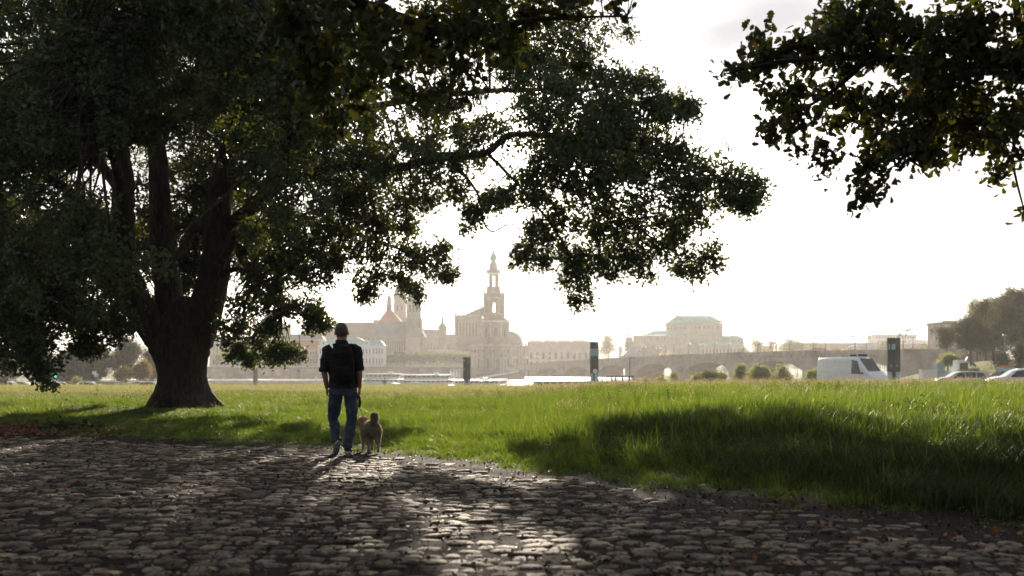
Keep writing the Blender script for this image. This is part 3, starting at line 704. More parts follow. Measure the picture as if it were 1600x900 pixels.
for Lm in second:
    P, r = PL(Lm); Pc, Rc = limb(tr, P, r, rg, 9, 5, .08); anch += list(zip(Pc, Rc))
# leaf masses (px, py, rx, ry, depth, density); the outline follows the photograph, depths spread over 17 m
BL = []
right = [(960,165,62,48,25),(905,225,80,62,24.5),(1000,235,80,62,25.5),(1085,265,58,42,25),(1145,285,40,26,25),(1178,292,20,14,25),(1160,312,25,10,25),
 (1015,320,70,52,24.6),(925,325,70,60,25.4),(1058,380,42,38,24.8),(1085,405,25,22,24.8),(960,385,42,40,25.4),(985,410,28,24,25.3),(905,440,22,42,25.6),(862,372,38,42,25.5),(825,295,50,40,25),
 (850,200,60,60,25.6),(800,140,60,60,28),(1050,165,22,16,25.3),(1068,158,10,8,25.3),(1000,128,25,12,25.3),(940,115,25,14,26),(875,130,30,22,27),
 (720,190,80,70,27.5),(640,225,80,70,26.5),(700,285,52,26,25.4),(625,315,70,44,27),(560,290,75,66,28),(565,380,55,38,28.6),(640,392,48,24,29),(680,415,24,14,29.2),(702,428,10,6,29.2),(640,452,17,16,29.2),
 (590,432,34,14,28.8),(568,455,10,8,28.8),(500,345,75,55,27.6),(475,425,40,44,27),(478,480,24,26,26.4),(492,500,16,10,26.4),(430,395,45,55,27),(742,340,20,18,25),(765,318,22,16,25.1),(812,392,9,12,25),
 (398,460,26,45,26.6),(378,515,26,26,26.4),(425,510,8,10,26.2),(405,545,20,14,26.2),(432,540,10,10,26.2),(455,550,12,7,26.1),(440,470,18,10,26.3),(375,550,12,10,26.3)]
for a in right: BL.append(pxblob(*a[:4], a[4]))
for px, py, rx, ry, d in [(880,60,90,60,30),(760,20,110,90,29),(640,60,110,100,27),(520,60,100,110,26),(860,110,50,45,31),(520,180,90,80,24),(430,280,80,70,22.5),(450,140,90,90,21.5)]:
    BL.append(pxblob(px, py, rx, ry, d))
# dense left and centre, front and back layers
for d, n_, sd in ((20.5, 15, 1), (23.5, 18, 2), (31, 16, 3), (35, 16, 4)):
    r2 = np.random.default_rng(sd)
    for i in range(n_):
        px = r2.uniform(-120, 430); low = 470 if px < 150 else (400 if px < 240 else 290)
        if d < 30 and 150 < px < 400: low = 130
        if d > 30 and px > 150: low = 420
        py = r2.uniform(-160, low); BL.append(pxblob(px, py, r2.uniform(70, 110), r2.uniform(55, 85), d + r2.normal(0, .8), dn=.62))
for a in [(30,470,90,60,24),(110,480,70,50,25.5),(60,540,35,35,24),(65,575,14,18,24),(150,505,45,32,26),(20,520,50,40,25),(195,480,28,40,29.5),(130,535,20,14,26),(235,500,25,30,32),(-60,500,80,60,25),(-160,470,80,70,27),
          (30,380,90,70,25),(-80,360,90,70,27),(120,400,60,60,30),(300,420,35,50,31.5),(230,330,40,60,31),(395,400,30,45,31),(190,410,30,40,31)]:
    BL.append(pxblob(*a[:4], a[4]))
small = []
for c_, a_, b_, z_, dn_ in list(BL):
    sz = max(a_, z_); m_ = 9 if sz > .6 else 4
    for _ in range(m_):
        th = rg.uniform(0, 6.283); ph = rg.uniform(-.6, .6); q_ = rg.uniform(.7, 1.34)
        small.append(((c_[0] + a_ * q_ * math.cos(th), c_[1] + b_ * ph, c_[2] + z_ * q_ * math.sin(th)), a_ * rg.uniform(.16, .36), a_ * .3, z_ * rg.uniform(.14, .30), 1.1))
BL = [(c_, a_ * .93, b_, z_ * .90, dn_) for c_, a_, b_, z_, dn_ in BL]
main_n = len(BL); BL += small
for a in [(560,240,60,30,25.6),(620,262,50,30,25.4),(690,245,40,24,25),(745,225,34,26,25),(790,215,30,26,25),(520,270,50,34,26.4)]: BL.append(pxblob(*a[:4], a[4]))
for a in right[:22] + [(1130,330,50,36,25)]:  # extra leaf masses added behind the right crown to deepen its shade
    if a[0] > 890 and a[1] < 262: BL.append(pxblob(a[0] - 12, a[1], a[2] * .8, a[3] * .8, a[4] + rg.uniform(2.5, 4.5)))
# upper crown out of the picture
for i in range(26):
    BL.append(pxblob(rg.uniform(-200, 900), rg.uniform(-420, -80), rg.uniform(90, 140), rg.uniform(70, 110), rg.uniform(20, 36), dn=.45))
TE = twigs(tr, BL, anch, rg, r0=.035, n_tw=4, minr=.005)
tro = tr.build('trunk', BARK, None); tro.parent = oak
for vtx in tro.data.vertices: vtx.co -= base
def crown_of(name, P, protos, rgn, root, parent, s0=.8, s1=1.2):
    n = len(P); s = rgn.uniform(s0, s1, n)
    return scatter_obj(name, P - np.array(root), rgn.uniform(0, 6.283, (n, 3)), np.stack([s, s, s], -1), protos, parent=parent)
BL = [(c_, a_, b_, z_, dn_ * (.80 if c_[0] / c_[1] > -.24 and c_[2] > 4.5 else .85)) for c_, a_, b_, z_, dn_ in BL]
P = blob_points(BL, 112, rg, hole=0.32, hs=3.2, shell=.5); P = np.concatenate([P, TE[rg.random(len(TE)) < .7] + rg.normal(0, .06, 3)])
# a window in the leaves where the church spire shows
ppx = P[:, 0] / P[:, 1] * F + 800; ppy = HY - (P[:, 2] - CH) / P[:, 1] * F
P = P[~((ppx > 734) & (ppx < 803) & (ppy > 368) & (ppy < 470))]
# looser leaf cover towards the sun, upper centre
ppx = P[:, 0] / P[:, 1] * F + 800; ppy = HY - (P[:, 2] - CH) / P[:, 1] * F
vn = np.array([noise.noise(Vector((a, b, 3.3))) for a, b in zip(ppx / 34, ppy / 26)]); vn2 = np.array([noise.noise(Vector((a, b, 7.3))) for a, b in zip(ppx / 12, ppy / 12)])
loose = smooth(400, 560, ppx) * smooth(920, 800, ppx) * smooth(330, 250, ppy)
P = P[(vn + .6 * vn2 < .34 - .40 * loose * .6) | (rg.random(len(P)) > loose * .92)]
sp = [mesh_np('leaf_spray', *sprig(9, .115, rg, 0, 1.5), OAKLEAF) for _ in range(6)]
crown_of('crown', P, sp, rg, base, oak)

# --- oaks whose boughs hang in from outside the picture ---------------
NEARLEAF = leaf_mat('near_oak_leaves', [(0, (0.022, 0.034, 0.010)), (0.6, (0.040, 0.055, 0.014)), (0.95, (0.065, 0.070, 0.018)), (1, (0.11, 0.07, 0.02))], trans=0.30, tcol=(1.7, 1.5, .5))
LEAFMESH = mesh_np('leaf', *oak_leaf(1), NEARLEAF)
def bough_oak(label, root, limbs_, blobs, extra, seed, per=460, thin=1.0):
    r3 = np.random.default_rng(seed); t = thing('oak_tree', label, 'tree', root); mb = MB(); an = []
    for P, r, n_ in limbs_:
        Pc, Rc = limb(mb, P, r, r3, n_, 6, .07); an += list(zip(Pc, Rc))
    twigs(mb, blobs + extra, an, r3, r0=.03, n_tw=9, minr=.004)
    o = mb.build('trunk', BARK, t)
    for vtx in o.data.vertices: vtx.co -= Vector(root)
    sm = []
    for c, rx, ry, rz, dn in blobs:
        for _ in range(5):
            th = r3.uniform(0, 6.283); q = r3.uniform(.8, 1.25); sm.append(((c[0] + rx * q * math.cos(th), c[1] + ry * r3.uniform(-.6, .6), c[2] + rz * q * math.sin(th)), rx * r3.uniform(.15, .35), rx * .3, rz * r3.uniform(.15, .32), 1.0))
    per *= thin
    P = blob_points([(c, rx * .9, ry, rz * .88, dn) for c, rx, ry, rz, dn in blobs] + sm, per * .72, r3, hole=.44, hs=3.9, shell=.5)
    c5 = [mesh_np('leaf_spray', *sprig(7, .088, r3, 1, 1.05), NEARLEAF) for _ in range(4)]
    crown_of('crown', P, c5, r3, root, t); PV = P
    P = blob_points(extra, 55, r3, shell=.5)
    crown_of('outer_crown', P, [mesh_np('leaf_spray', *sprig(12, .14, r3, 0, 1.4), NEARLEAF)], r3, root, t)
    # single leaves round the edges of the boughs
    for q in PV[r3.choice(len(PV), 300, replace=True)]:
        l = link('leaf', LEAFMESH, t); l.location = Vector(q + r3.normal(0, .035, 3)) - Vector(root); l.rotation_euler = tuple(r3.uniform(0, 6.28, 3)); s = r3.uniform(.075, .11); l.scale = (s, s, s)
    return t
DR = 10.0
rb = [(1150,112,24,15),(1132,117,8,8),(1195,95,32,26),(1185,55,12,12),(1255,75,50,36),(1335,45,62,46),(1420,60,80,60),(1520,60,90,70),(1590,110,60,90),(1235,150,42,30),(1200,195,26,18),(1213,215,10,10),(1250,185,28,24),(1245,235,9,14),
 (1300,120,50,45),(1295,235,28,26),(1290,275,14,8),(1345,180,50,40),(1425,180,70,50),(1505,170,80,60),(1360,250,32,30),(1352,300,20,16),(1335,322,8,7),(1375,290,12,12),(1430,235,55,26),(1500,225,50,32),(1560,250,18,40),(1590,200,30,45),(1600,328,10,10),(1465,130,60,40),(1330,20,40,25)]
blobs = [pxblob(a, b, c, d, DR + rg.normal(0, .45)) for a, b, c, d in rb]
ext = [((rg.uniform(4.2, 12.5), rg.uniform(4, 15), rg.uniform(3.6, 8.5)), rg.uniform(.9, 1.4), rg.uniform(.9, 1.4), rg.uniform(.6, .9), 1.0) for _ in range(46)]
ext = [e for e in ext if not (e[0][0] - e[1] < e[0][1] * .50 and CH + 0 < e[0][2] - e[3] < CH + 1 + e[0][1] * .37)]
root = Vector((9.6, 9.5, gz(9.6, 9.5) - .1))
lb = [([root, root + Vector((.05, 0, 1.5)), root + Vector((-.1, .1, 3.0)), root + Vector((.2, .3, 6.5)), root + Vector((.6, .8, 10))], [.62, .42, .38, .24, .08], 18),
      ([root + Vector((-.05, .05, 2.6)), Vector((8.2, 9.6, 4.2)), Vector((6.6, 9.8, 4.5)), W(1600, 90, 10), W(1480, 100, 10), W(1360, 90, 10), W(1230, 95, 10), W(1150, 112, 10)], [.24, .2, .14, .09, .06, .04, .022, .008], 10),
      ([Vector((6.6, 9.8, 4.5)), W(1620, 180, 10), W(1500, 190, 10), W(1390, 220, 10), W(1345, 300, 10)], [.09, .06, .045, .03, .008], 8),
      ([W(1360, 90, 10), W(1290, 150, 10), W(1210, 195, 10)], [.035, .02, .008], 6),
      ([root + Vector((0, 0, 3.2)), Vector((8.5, 7, 5.5)), Vector((7, 5, 6.3)), Vector((5.5, 3.5, 6.6))], [.2, .14, .09, .04], 8)]
bough_oak('oak outside the right edge, its dark bough hanging across the upper right sky', root, lb, blobs, ext, 21)
DL = 8.6
lb_ = [(530,50,62,60),(600,100,70,66),(560,165,52,46),(650,55,70,56),(740,45,70,50),(715,115,50,40),(835,25,42,26),(895,10,42,14),(955,22,36,14),(985,28,16,9),(945,52,14,16),(690,165,40,22),(735,150,18,12),(500,110,50,70),(470,40,50,50),(780,75,40,26),(910,105,14,16),(915,80,10,8),(520,205,30,20),(820,70,24,12),(470,180,22,16)]
blobs = [pxblob(a, b, c, d, DL + rg.normal(0, .4)) for a, b, c, d in lb_]
ext = [((rg.uniform(-9, 4.5), rg.uniform(-7, 7.5), rg.uniform(5.0, 9)), rg.uniform(1, 1.5), rg.uniform(1, 1.5), rg.uniform(.6, .9), 1.0) for _ in range(60)]
ext = [e for e in ext if e[0][2] - e[3] > CH + .5 + max(0, e[0][1] + e[2]) * .40]
root = Vector((-6.3, -1.5, gz(-6.3, -1.5) - .1))
lb = [([root, root + Vector((.05, .1, 1.5)), root + Vector((.1, .3, 3.4)), root + Vector((.0, .6, 6.5)), root + Vector((.4, .8, 10))], [.7, .48, .42, .26, .08], 18),
      ([root + Vector((.1, .3, 3.2)), Vector((-5, 1.5, 5.6)), Vector((-3.6, 4.5, 6.3)), W(500, -60, 8.2), W(600, 20, 8.6), W(720, 50, 8.6), W(840, 30, 8.6), W(980, 25, 8.6)], [.26, .2, .15, .1, .07, .045, .02, .007], 10),
      ([W(600, 20, 8.6), W(590, 90, 8.6), W(560, 170, 8.6)], [.04, .025, .008], 6), ([W(700, 45, 8.6), W(710, 110, 8.6), W(700, 165, 8.6)], [.03, .018, .006], 6)]
bough_oak('oak behind the viewer, its dark soft bough hanging into the top centre', root, lb, blobs, ext, 22, thin=.72)
# ------------------------------------------------------------------ man and dog
def voxel_mesh(name, mb, voxel, mat, smooth_it=6, noise_amp=0.0, noise_s=8.0, cut=None):
    """melt overlapping solids into one continuous skin"""
    o = bpy.data.objects.new('tmp', mb.mesh('tmp')); C.objects.link(o)
    m = o.modifiers.new('r', 'REMESH'); m.mode = 'VOXEL'; m.voxel_size = voxel; m.use_smooth_shade = True
    s = o.modifiers.new('s', 'SMOOTH'); s.iterations = smooth_it; s.factor = 0.5
    dg = bpy.context.evaluated_depsgraph_get(); me = bpy.data.meshes.new_from_object(o.evaluated_get(dg)); me.name = name
    bpy.data.objects.remove(o)
    if noise_amp:
        n = len(me.vertices); co = np.empty(n * 3, np.float32); me.vertices.foreach_get('co', co); co = co.reshape(-1, 3)
        no = np.empty(n * 3, np.float32); me.vertices.foreach_get('normal', no); no = no.reshape(-1, 3)
        a = np.array([noise.noise(Vector((p[0] * noise_s, p[1] * noise_s, p[2] * noise_s * 1.6))) + .5 * noise.noise(Vector((p[0] * noise_s * 2.3 + 9, p[1] * noise_s * 2.3, p[2] * noise_s * 3.5))) for p in co])
        co = co + no * (a * noise_amp)[:, None]; me.vertices.foreach_set('co', co.astype(np.float32).ravel()); me.update()
    me.materials.clear(); me.materials.append(mat)
    me.polygons.foreach_set('use_smooth', np.ones(len(me.polygons), bool))
    return me
SKIN = nmat('skin', (0.30, 0.15, 0.09), (0.24, 0.11, 0.065), scale=12, rough=0.5, bump=.001)
SHIRT = nmat('black_shirt_cloth', (0.012, 0.013, 0.016), (0.007, 0.008, 0.010), scale=25, rough=0.85, bump=.002, bscale=300, spec=.25)
DENIM = nmat('blue_denim', (0.040, 0.062, 0.092), (0.022, 0.036, 0.055), scale=9, rough=0.85, bump=.0015, bscale=250, spec=.25)
PACK = nmat('black_nylon', (0.010, 0.0105, 0.011), (0.006, 0.006, 0.007), spec=.15, scale=30, rough=0.9, bump=.001)
SOLE = nmat('grey_rubber_sole', (0.30, 0.32, 0.34), (0.16, 0.17, 0.18), scale=20, rough=0.7)
SHOE = nmat('dark_shoe_fabric', (0.02, 0.021, 0.024), (0.012, 0.012, 0.014), scale=30, rough=0.8)
HAIR = nmat('short_cropped_hair', (0.10, 0.065, 0.045), (0.06, 0.04, 0.028), scale=60, rough=0.8, bump=.002, bscale=400)
NF = 12
def hand(mb, wrist, side, curl=.55):
    """hand hanging down from the wrist; side -1 left, +1 right"""
    w = Vector(wrist)
    mb.tube([w + Vector((0, 0, .02)), w + Vector((0, .004, -.03)), w + Vector((0, .008, -.085))], [(.024, .02), (.040, .016), (.041, .014)], 10, flat=(0, 1, 0))
    for i, (dy, L_) in enumerate(((.033, .070), (.012, .080), (-.010, .075), (-.031, .060))):
        a = w + Vector((0, .008 + dy, -.078)); p = [a]; ang_ = .15
        for k, fr in enumerate((.45, .32, .23)):
            ang_ += curl * (.45 + .25 * i * .3); p.append(p[-1] + Vector((-side * math.sin(ang_) * L_ * fr, dy * .03, -math.cos(ang_) * L_ * fr)))
        mb.tube(p, [.0098, .0092, .0085, .007], 7)
    t0 = w + Vector((-side * .008, .032, -.028)); mb.tube([t0, t0 + Vector((-side * .014, .024, -.026)), t0 + Vector((-side * .022, .030, -.056))], [.014, .011, .009], 7)
def leg_pts(hip, knee, ankle): return [Vector(hip), Vector(hip).lerp(Vector(knee), .45), Vector(knee), Vector(knee).lerp(Vector(ankle), .35), Vector(ankle)]

man = thing('person', 'man walking away on the path in black shirt and blue jeans, black backpack on', 'person', W(536, 711, 13.8) * Vector((1, 1, 0)) if False else (W(536, 711, 13.8).x, 13.8, gz(W(536, 711, 13.8).x, 13.8) + .03))
hipL, kneeL, ankL = (-.095, .01, .885), (-.165, .17, .495), (-.095, .06, .165)
hipR, kneeR, ankR = (.10, 0, .905), (.120, .02, .49), (.070, -.05, .085)
b = MB()
b.tube([(0, 0, .86), (0, 0, 1.0), (0, -.01, 1.12), (0, -.01, 1.30), (0, 0, 1.44)], [(.15, .10), (.14, .09), (.145, .095), (.17, .10), (.12, .07)], 16, flat=(1, 0, 0))
for hp, kn, an in ((hipL, kneeL, ankL), (hipR, kneeR, ankR)):
    b.tube(leg_pts(hp, kn, an), [.085, .075, .055, .052, .036], NF)
b.tube([(-.02, 0, 1.42), (-.022, .005, 1.52), (-.02, .01, 1.60)], [.078, .070, .068], 14)
hc = Vector((-.022, .02, 1.675))
b.ball(hc + Vector((0, -.012, .022)), (.086, .102, .112), 20, 14); b.ball(hc + Vector((0, .02, -.045)), (.078, .084, .088), 16, 12)
b.ball(hc + Vector((0, .105, -.025)), (.014, .020, .026), 8, 6)
for s in (-1, 1):
    b.ball(hc + Vector((s * .092, -.002, -.012)), (.012, .020, .036), 8, 6); b.ball(hc + Vector((s * .030, .082, .005)), (.014, .010, .010), 8, 6)
b.ball(hc + Vector((0, .088, -.065)), (.024, .010, .009), 8, 6)
shL, elL, wrL = (-.205, -.01, 1.42), (-.255, -.045, 1.14), (-.232, .05, .90)
shR, elR, wrR = (.185, -.01, 1.43), (.232, -.045, 1.15), (.225, .03, .90)
for sh, el, wr, s in ((shL, elL, wrL, -1), (shR, elR, wrR, 1)):
    b.tube([sh, Vector(sh).lerp(Vector(el), .5), el, Vector(el).lerp(Vector(wr), .35), wr], [.056, .048, .042, .040, .027], NF); hand(b, wr, s)
link('body', voxel_mesh('body', b, .0052, SKIN, 3), man)
h = MB(); h.ball(hc + Vector((0, -.016, .024)), (.0872, .1035, .113), 24, 16)
hm_ = h.mesh('hair', HAIR)
bm = bmesh.new(); bm.from_mesh(hm_); bmesh.ops.bisect_plane(bm, geom=bm.verts[:] + bm.edges[:] + bm.faces[:], plane_co=hc + Vector((0, -.01, -.035)), plane_no=(0, .75, -1), clear_outer=True); bm.to_mesh(hm_); bm.free()
link('hair', hm_, man)
s_ = MB()
s_.tube([(0, 0, .90), (0, 0, 1.0), (0, -.005, 1.14), (0, -.01, 1.28), (-.005, -.01, 1.38), (-.012, 0, 1.455), (-.016, 0, 1.51)], [(.205, .135), (.20, .13), (.198, .13), (.222, .14), (.215, .13), (.155, .11), (.09, .085)], 20, flat=(1, 0, 0))
for sh, el, s in ((shL, elL, -1), (shR, elR, 1)):
    a, e = Vector(sh), Vector(el); e2 = a.lerp(e, 1.0)
    s_.tube([a + Vector((-s * .05, 0, .02)), a, a.lerp(e, .5), e2], [.080, .088, .074, .068], NF); s_.tube([e2 + Vector((0, 0, .035)), e2 + Vector((0, 0, -.012))], [.072, .070], NF)
s_.tube([(-.02, 0, 1.46), (-.022, .0, 1.565)], [.088, .080], 14)
link('shirt', voxel_mesh('shirt', s_, .009, SHIRT, 2, .014, 7), man)
j = MB()
j.tube([(0, 0, .80), (0, 0, .90), (0, 0, 1.0)], [(.165, .115), (.178, .125), (.165, .11)], 18, flat=(1, 0, 0))
for hp, kn, an, s in ((hipL, kneeL, ankL, -1), (hipR, kneeR, ankR, 1)):
    P = leg_pts(hp, kn, an); P[-1] = P[-1] + Vector((0, 0, -.015)); j.tube(P, [.102, .096, .078, .072, .062], 14)
    j.tube([P[-1] + Vector((0, 0, .06)), P[-1] + Vector((0, 0, .01))], [.068, .070], 14)
link('jeans', voxel_mesh('jeans', j, .0095, DENIM, 2, .015, 9), man)
for an, pitch, yaw in ((ankL, -.62, .35), (ankR, 0, -.05)):
    A = Vector(an); Mx = Matrix.Rotation(yaw, 3, 'Z') @ Matrix.Rotation(pitch, 3, 'X')
    def T_(p): return A + Mx @ Vector(p)
    f = MB(); f.tube([T_((0, -.065, -.03)), T_((0, -.02, -.02)), T_((0, .08, -.045)), T_((0, .17, -.058)), T_((0, .205, -.062))], [(.036, .034), (.043, .046), (.044, .034), (.042, .026), (.024, .014)], 12, flat=(1, 0, 0))
    f.tube([T_((0, -.03, .0)), T_((0, -.03, .045))], [.046, .044], 12)
    sh_o = link('shoe', voxel_mesh('shoe', f, .008, SHOE, 3), man)
    so = MB(); so.tube([T_((0, -.10, -.068)), T_((0, -.06, -.068)), T_((0, .05, -.072)), T_((0, .16, -.078)), T_((0, .222, -.074))], [(.022, .016), (.042, .019), (.041, .017), (.046, .015), (.020, .010)], 12, flat=(1, 0, 0))
    so.build('sole', SOLE, sh_o)
wb = MB(); w_ = Vector(wrL); wb.tube([w_ + Vector((0, 0, .028)), w_ + Vector((0, 0, .004))], [.031, .031], 14); wb.build('wristband', PACK, man)

bp_ = thing('backpack', 'black nylon backpack worn by the man walking away', 'backpack', man.location)
k = MB(); k.tube([(.035, -.19, .97), (.035, -.20, 1.02), (.035, -.205, 1.20), (.035, -.195, 1.38), (.03, -.175, 1.46), (.03, -.16, 1.485)], [(.10, .05), (.145, .085), (.15, .095), (.145, .085), (.11, .055), (.04, .03)], 18, flat=(1, 0, 0))
link('bag', voxel_mesh('bag', k, .011, PACK, 2, .008, 9), bp_)
k = MB(); k.tube([(.04, -.265, 1.02), (.04, -.285, 1.08), (.04, -.285, 1.16), (.04, -.27, 1.22)], [(.07, .02), (.11, .035), (.11, .035), (.08, .015)], 14, flat=(1, 0, 0)); link('pocket', voxel_mesh('pocket', k, .01, PACK, 2), bp_)
k = MB(); k.tube([(.03, -.15, 1.46), (.03, -.17, 1.51), (.03, -.14, 1.50)], [.008] * 3, 6); k.build('grab_loop', PACK, bp_)
for s in (-1, 1):
    k = MB(); P, r_ = catmull([(s * .09 + .02, -.14, 1.44), (s * .115, -.05, 1.51), (s * .13, .06, 1.49), (s * .14, .135, 1.36), (s * .15, .11, 1.15), (s * .155, -.05, 1.02), (s * .12 + .02, -.14, 1.02)], [1] * 7, 5); k.tube(P, [(.025, .006)] * len(P), 8, flat=(1, 0, 0)); k.build('shoulder_strap', PACK, bp_)

# leash and its handle
DOGX = W(578, 707, 14.25)
dog = thing('dog', 'tan curly-tailed spitz dog standing beside the man with head turned left', 'dog', (DOGX.x, 14.25, gz(DOGX.x, 14.25) + .02), R(22)); dog.scale = (.92, .92, .90)
TAN = nmat('tan_fur', (0.31, 0.265, 0.21), (0.21, 0.18, 0.145), scale=14, rough=0.9, bump=.004, bscale=120, spec=.15)
CREAM = nmat('cream_fur', (0.26, 0.22, 0.18), (0.16, 0.13, 0.105), scale=16, rough=0.9, bump=.004, bscale=120, spec=.15)
d_ = MB()
d_.tube([(0, -.235, .365), (0, -.19, .37), (0, -.08, .365), (0, .06, .355), (0, .17, .355), (0, .225, .37)], [(.09, .10), (.125, .135), (.118, .125), (.125, .135), (.12, .14), (.08, .10)], 18, flat=(1, 0, 0))
d_.tube([(0, .16, .40), (-.02, .235, .455), (-.03, .27, .475)], [.105, .085, .075], 14)
hd = Vector((-.055, .275, .455)); hdir = Vector((-.80, .50, -.18)).normalized()
d_.ball(hd, (.088, .086, .078), 16, 12); d_.tube([hd + hdir * .04, hd + hdir * .095 + Vector((0, 0, -.012)), hd + hdir * .135 + Vector((0, 0, -.018))], [.046, .030, .022], 12)
side_ = Vector((.5, .8, 0)).normalized()
for s in (-1, 1):
    e0 = hd + side_ * s * .042 + Vector((.01, 0, .045)); d_.tube([e0, e0 + Vector((0, 0, .035)), e0 + side_ * s * .008 + Vector((0, 0, .068))], [(.026, .012), (.019, .009), (.004, .004)], 10, flat=tuple(side_))
for s, fy in ((-1, .0), (1, -.035)):       # front legs
    d_.tube([(s * .062, .17, .33), (s * .066, .165 + fy * .3, .235), (s * .066, .165 + fy, .14), (s * .066, .165 + fy, .045), (s * .066, .175 + fy, .02)], [.058, .040, .026, .021, .022], 10)
    d_.ball((s * .066, .188 + fy, .016), (.024, .036, .017), 10, 7)
for s, fy in ((-1, .03), (1, -.03)):     # hind legs: thigh forward to the knee, hock back, upright shank
    d_.tube([(s * .065, -.17, .36), (s * .072, -.135 + fy, .25), (s * .070, -.175 + fy, .185), (s * .068, -.232 + fy, .125), (s * .068, -.228 + fy, .06), (s * .068, -.218 + fy, .02)], [.078, .062, .042, .023, .020, .022], 10)
    d_.ball((s * .068, -.198 + fy, .016), (.023, .036, .017), 10, 7)
DB = voxel_mesh('body', d_, .0075, TAN, 3); link('body', DB, dog)
t_ = MB(); P, r_ = catmull([(0, -.225, .43), (.0, -.265, .49), (.01, -.245, .555), (.025, -.18, .575), (.05, -.13, .54), (.06, -.13, .49)], [.034, .046, .052, .050, .042, .024], 5); t_.tube(P, r_, 14)
TB = voxel_mesh('tail', t_, .008, CREAM, 2); tl = link('tail', TB, dog)
n_ = MB(); n_.ball(hd + hdir * .155 + Vector((0, 0, -.012)), .012, 10, 8)
n_.build('nose', SHOE, dog)
for s in (-1, 1):
    e = MB(); e.ball(hd + hdir * .062 + side_ * s * .034 + Vector((0, 0, .018)), .008, 8, 6); e.build('eye', SHOE, dog)
c_ = MB(); c_.tube([(-.012 + .088 * math.cos(a) , .215 + .03 * math.sin(a) * 1 + .0, .43 + .088 * math.sin(a) * .95) for a in np.linspace(0, 2 * math.pi, 20)], .009, 6); c_.build('collar', nmat('red_collar', (.25, .03, .02), rough=.6), dog)
def fur(me, n, ln, rgn, mat, name, par, skip_low=0.12, keep=None):
    co = np.empty(len(me.vertices) * 3, np.float32); me.vertices.foreach_get('co', co); co = co.reshape(-1, 3); no = np.empty_like(co); me.vertices.foreach_get('normal', no.ravel()); no = np.array([tuple(v.normal) for v in me.vertices])
    i = rgn.integers(0, len(co), n)
    if keep is not None: i = i[keep(co[i])]; n = len(i)
    p = co[i] + rgn.normal(0, .003, (n, 3)); nn = no[i]
    L_ = ln * rgn.uniform(.5, 1.2, n) * np.where(p[:, 2] < skip_low, .35, 1) * np.where(p[:, 1] > .22, .5, 1)
    tip = p + (nn * .8 + np.array([0, -.45, -.5]) * .7 + rgn.normal(0, .18, (n, 3))) * L_[:, None]; w = np.cross(nn, rgn.normal(size=(n, 3))); w /= np.linalg.norm(w, axis=1)[:, None] + 1e-6; w *= .0016
    V = np.stack([p - w, p + w, tip], 1).reshape(-1, 3); T = np.arange(3 * n).reshape(-1, 3); link(name, mesh_np(name, V, T, mat), par, 'stuff')
FURT = leaf_mat('fur_strands', [(0, (.15, .11, .07)), (.6, (.30, .22, .145)), (1, (.55, .45, .33))], trans=.45, rough=.5, tcol=(1.3, 1.2, 1.0))
FURC = leaf_mat('pale_fur_strands', [(0, (.16, .13, .10)), (1, (.40, .34, .27))], trans=.45, rough=.5, tcol=(1.2, 1.15, 1.0))
FURO = leaf_mat('ginger_fur_strands', [(0, (.20, .10, .05)), (1, (.42, .24, .12))], trans=.4, rough=.5, tcol=(1.3, 1.15, .9))
r5 = np.random.default_rng(3); fur(DB, 24000, .020, r5, FURT, 'fur', dog, keep=lambda p: p[:, 1] < .20); fur(DB, 30000, .014, r5, FURO, 'fur', dog, keep=lambda p: (p[:, 1] > .19) & (p[:, 2] > .3)); fur(DB, 16000, .018, r5, FURC, 'fur', dog, keep=lambda p: ((p[:, 1] < -.12) & (p[:, 2] > .15) & (p[:, 2] < .36)) | ((p[:, 2] < .10))); fur(TB, 9000, .024, r5, FURC, 'fur', tl)
ls = thing('dog_leash', 'black retractable dog leash hanging from the right hand of the man', 'leash', man.location)
gp = Vector(wrR) + Vector((-.02, .02, -.125)); k = MB()
k.tube([gp + Vector((0, .05, .01)), gp + Vector((0, -.06, .005))], [(.014, .018), (.014, .018)], 10, flat=(1, 0, 0)); k.tube([gp + Vector((.012, .045, .0)), gp + Vector((.014, .03, -.07)), gp + Vector((.014, -.01, -.135))], [(.014, .022), (.020, .045), (.016, .036)], 12, flat=(1, 0, 0))
k.build('handle', PACK, ls)
ml = man.location; a = ml + gp + Vector((.014, -.01, -.14)); 
dc = dog.matrix_world @ Vector((0, 0, 0)); e = dog.location + Matrix.Rotation(R(22), 3, 'Z') @ Vector((-.011, .184, .464))
mid = a.lerp(e, .5) + Vector((0, 0, -.035)); P, r_ = catmull([a - ml, mid - ml, e - ml], [.0045, .0045, .0045], 6); k = MB(); k.tube(P, r_, 6); k.build('cord', PACK, ls)

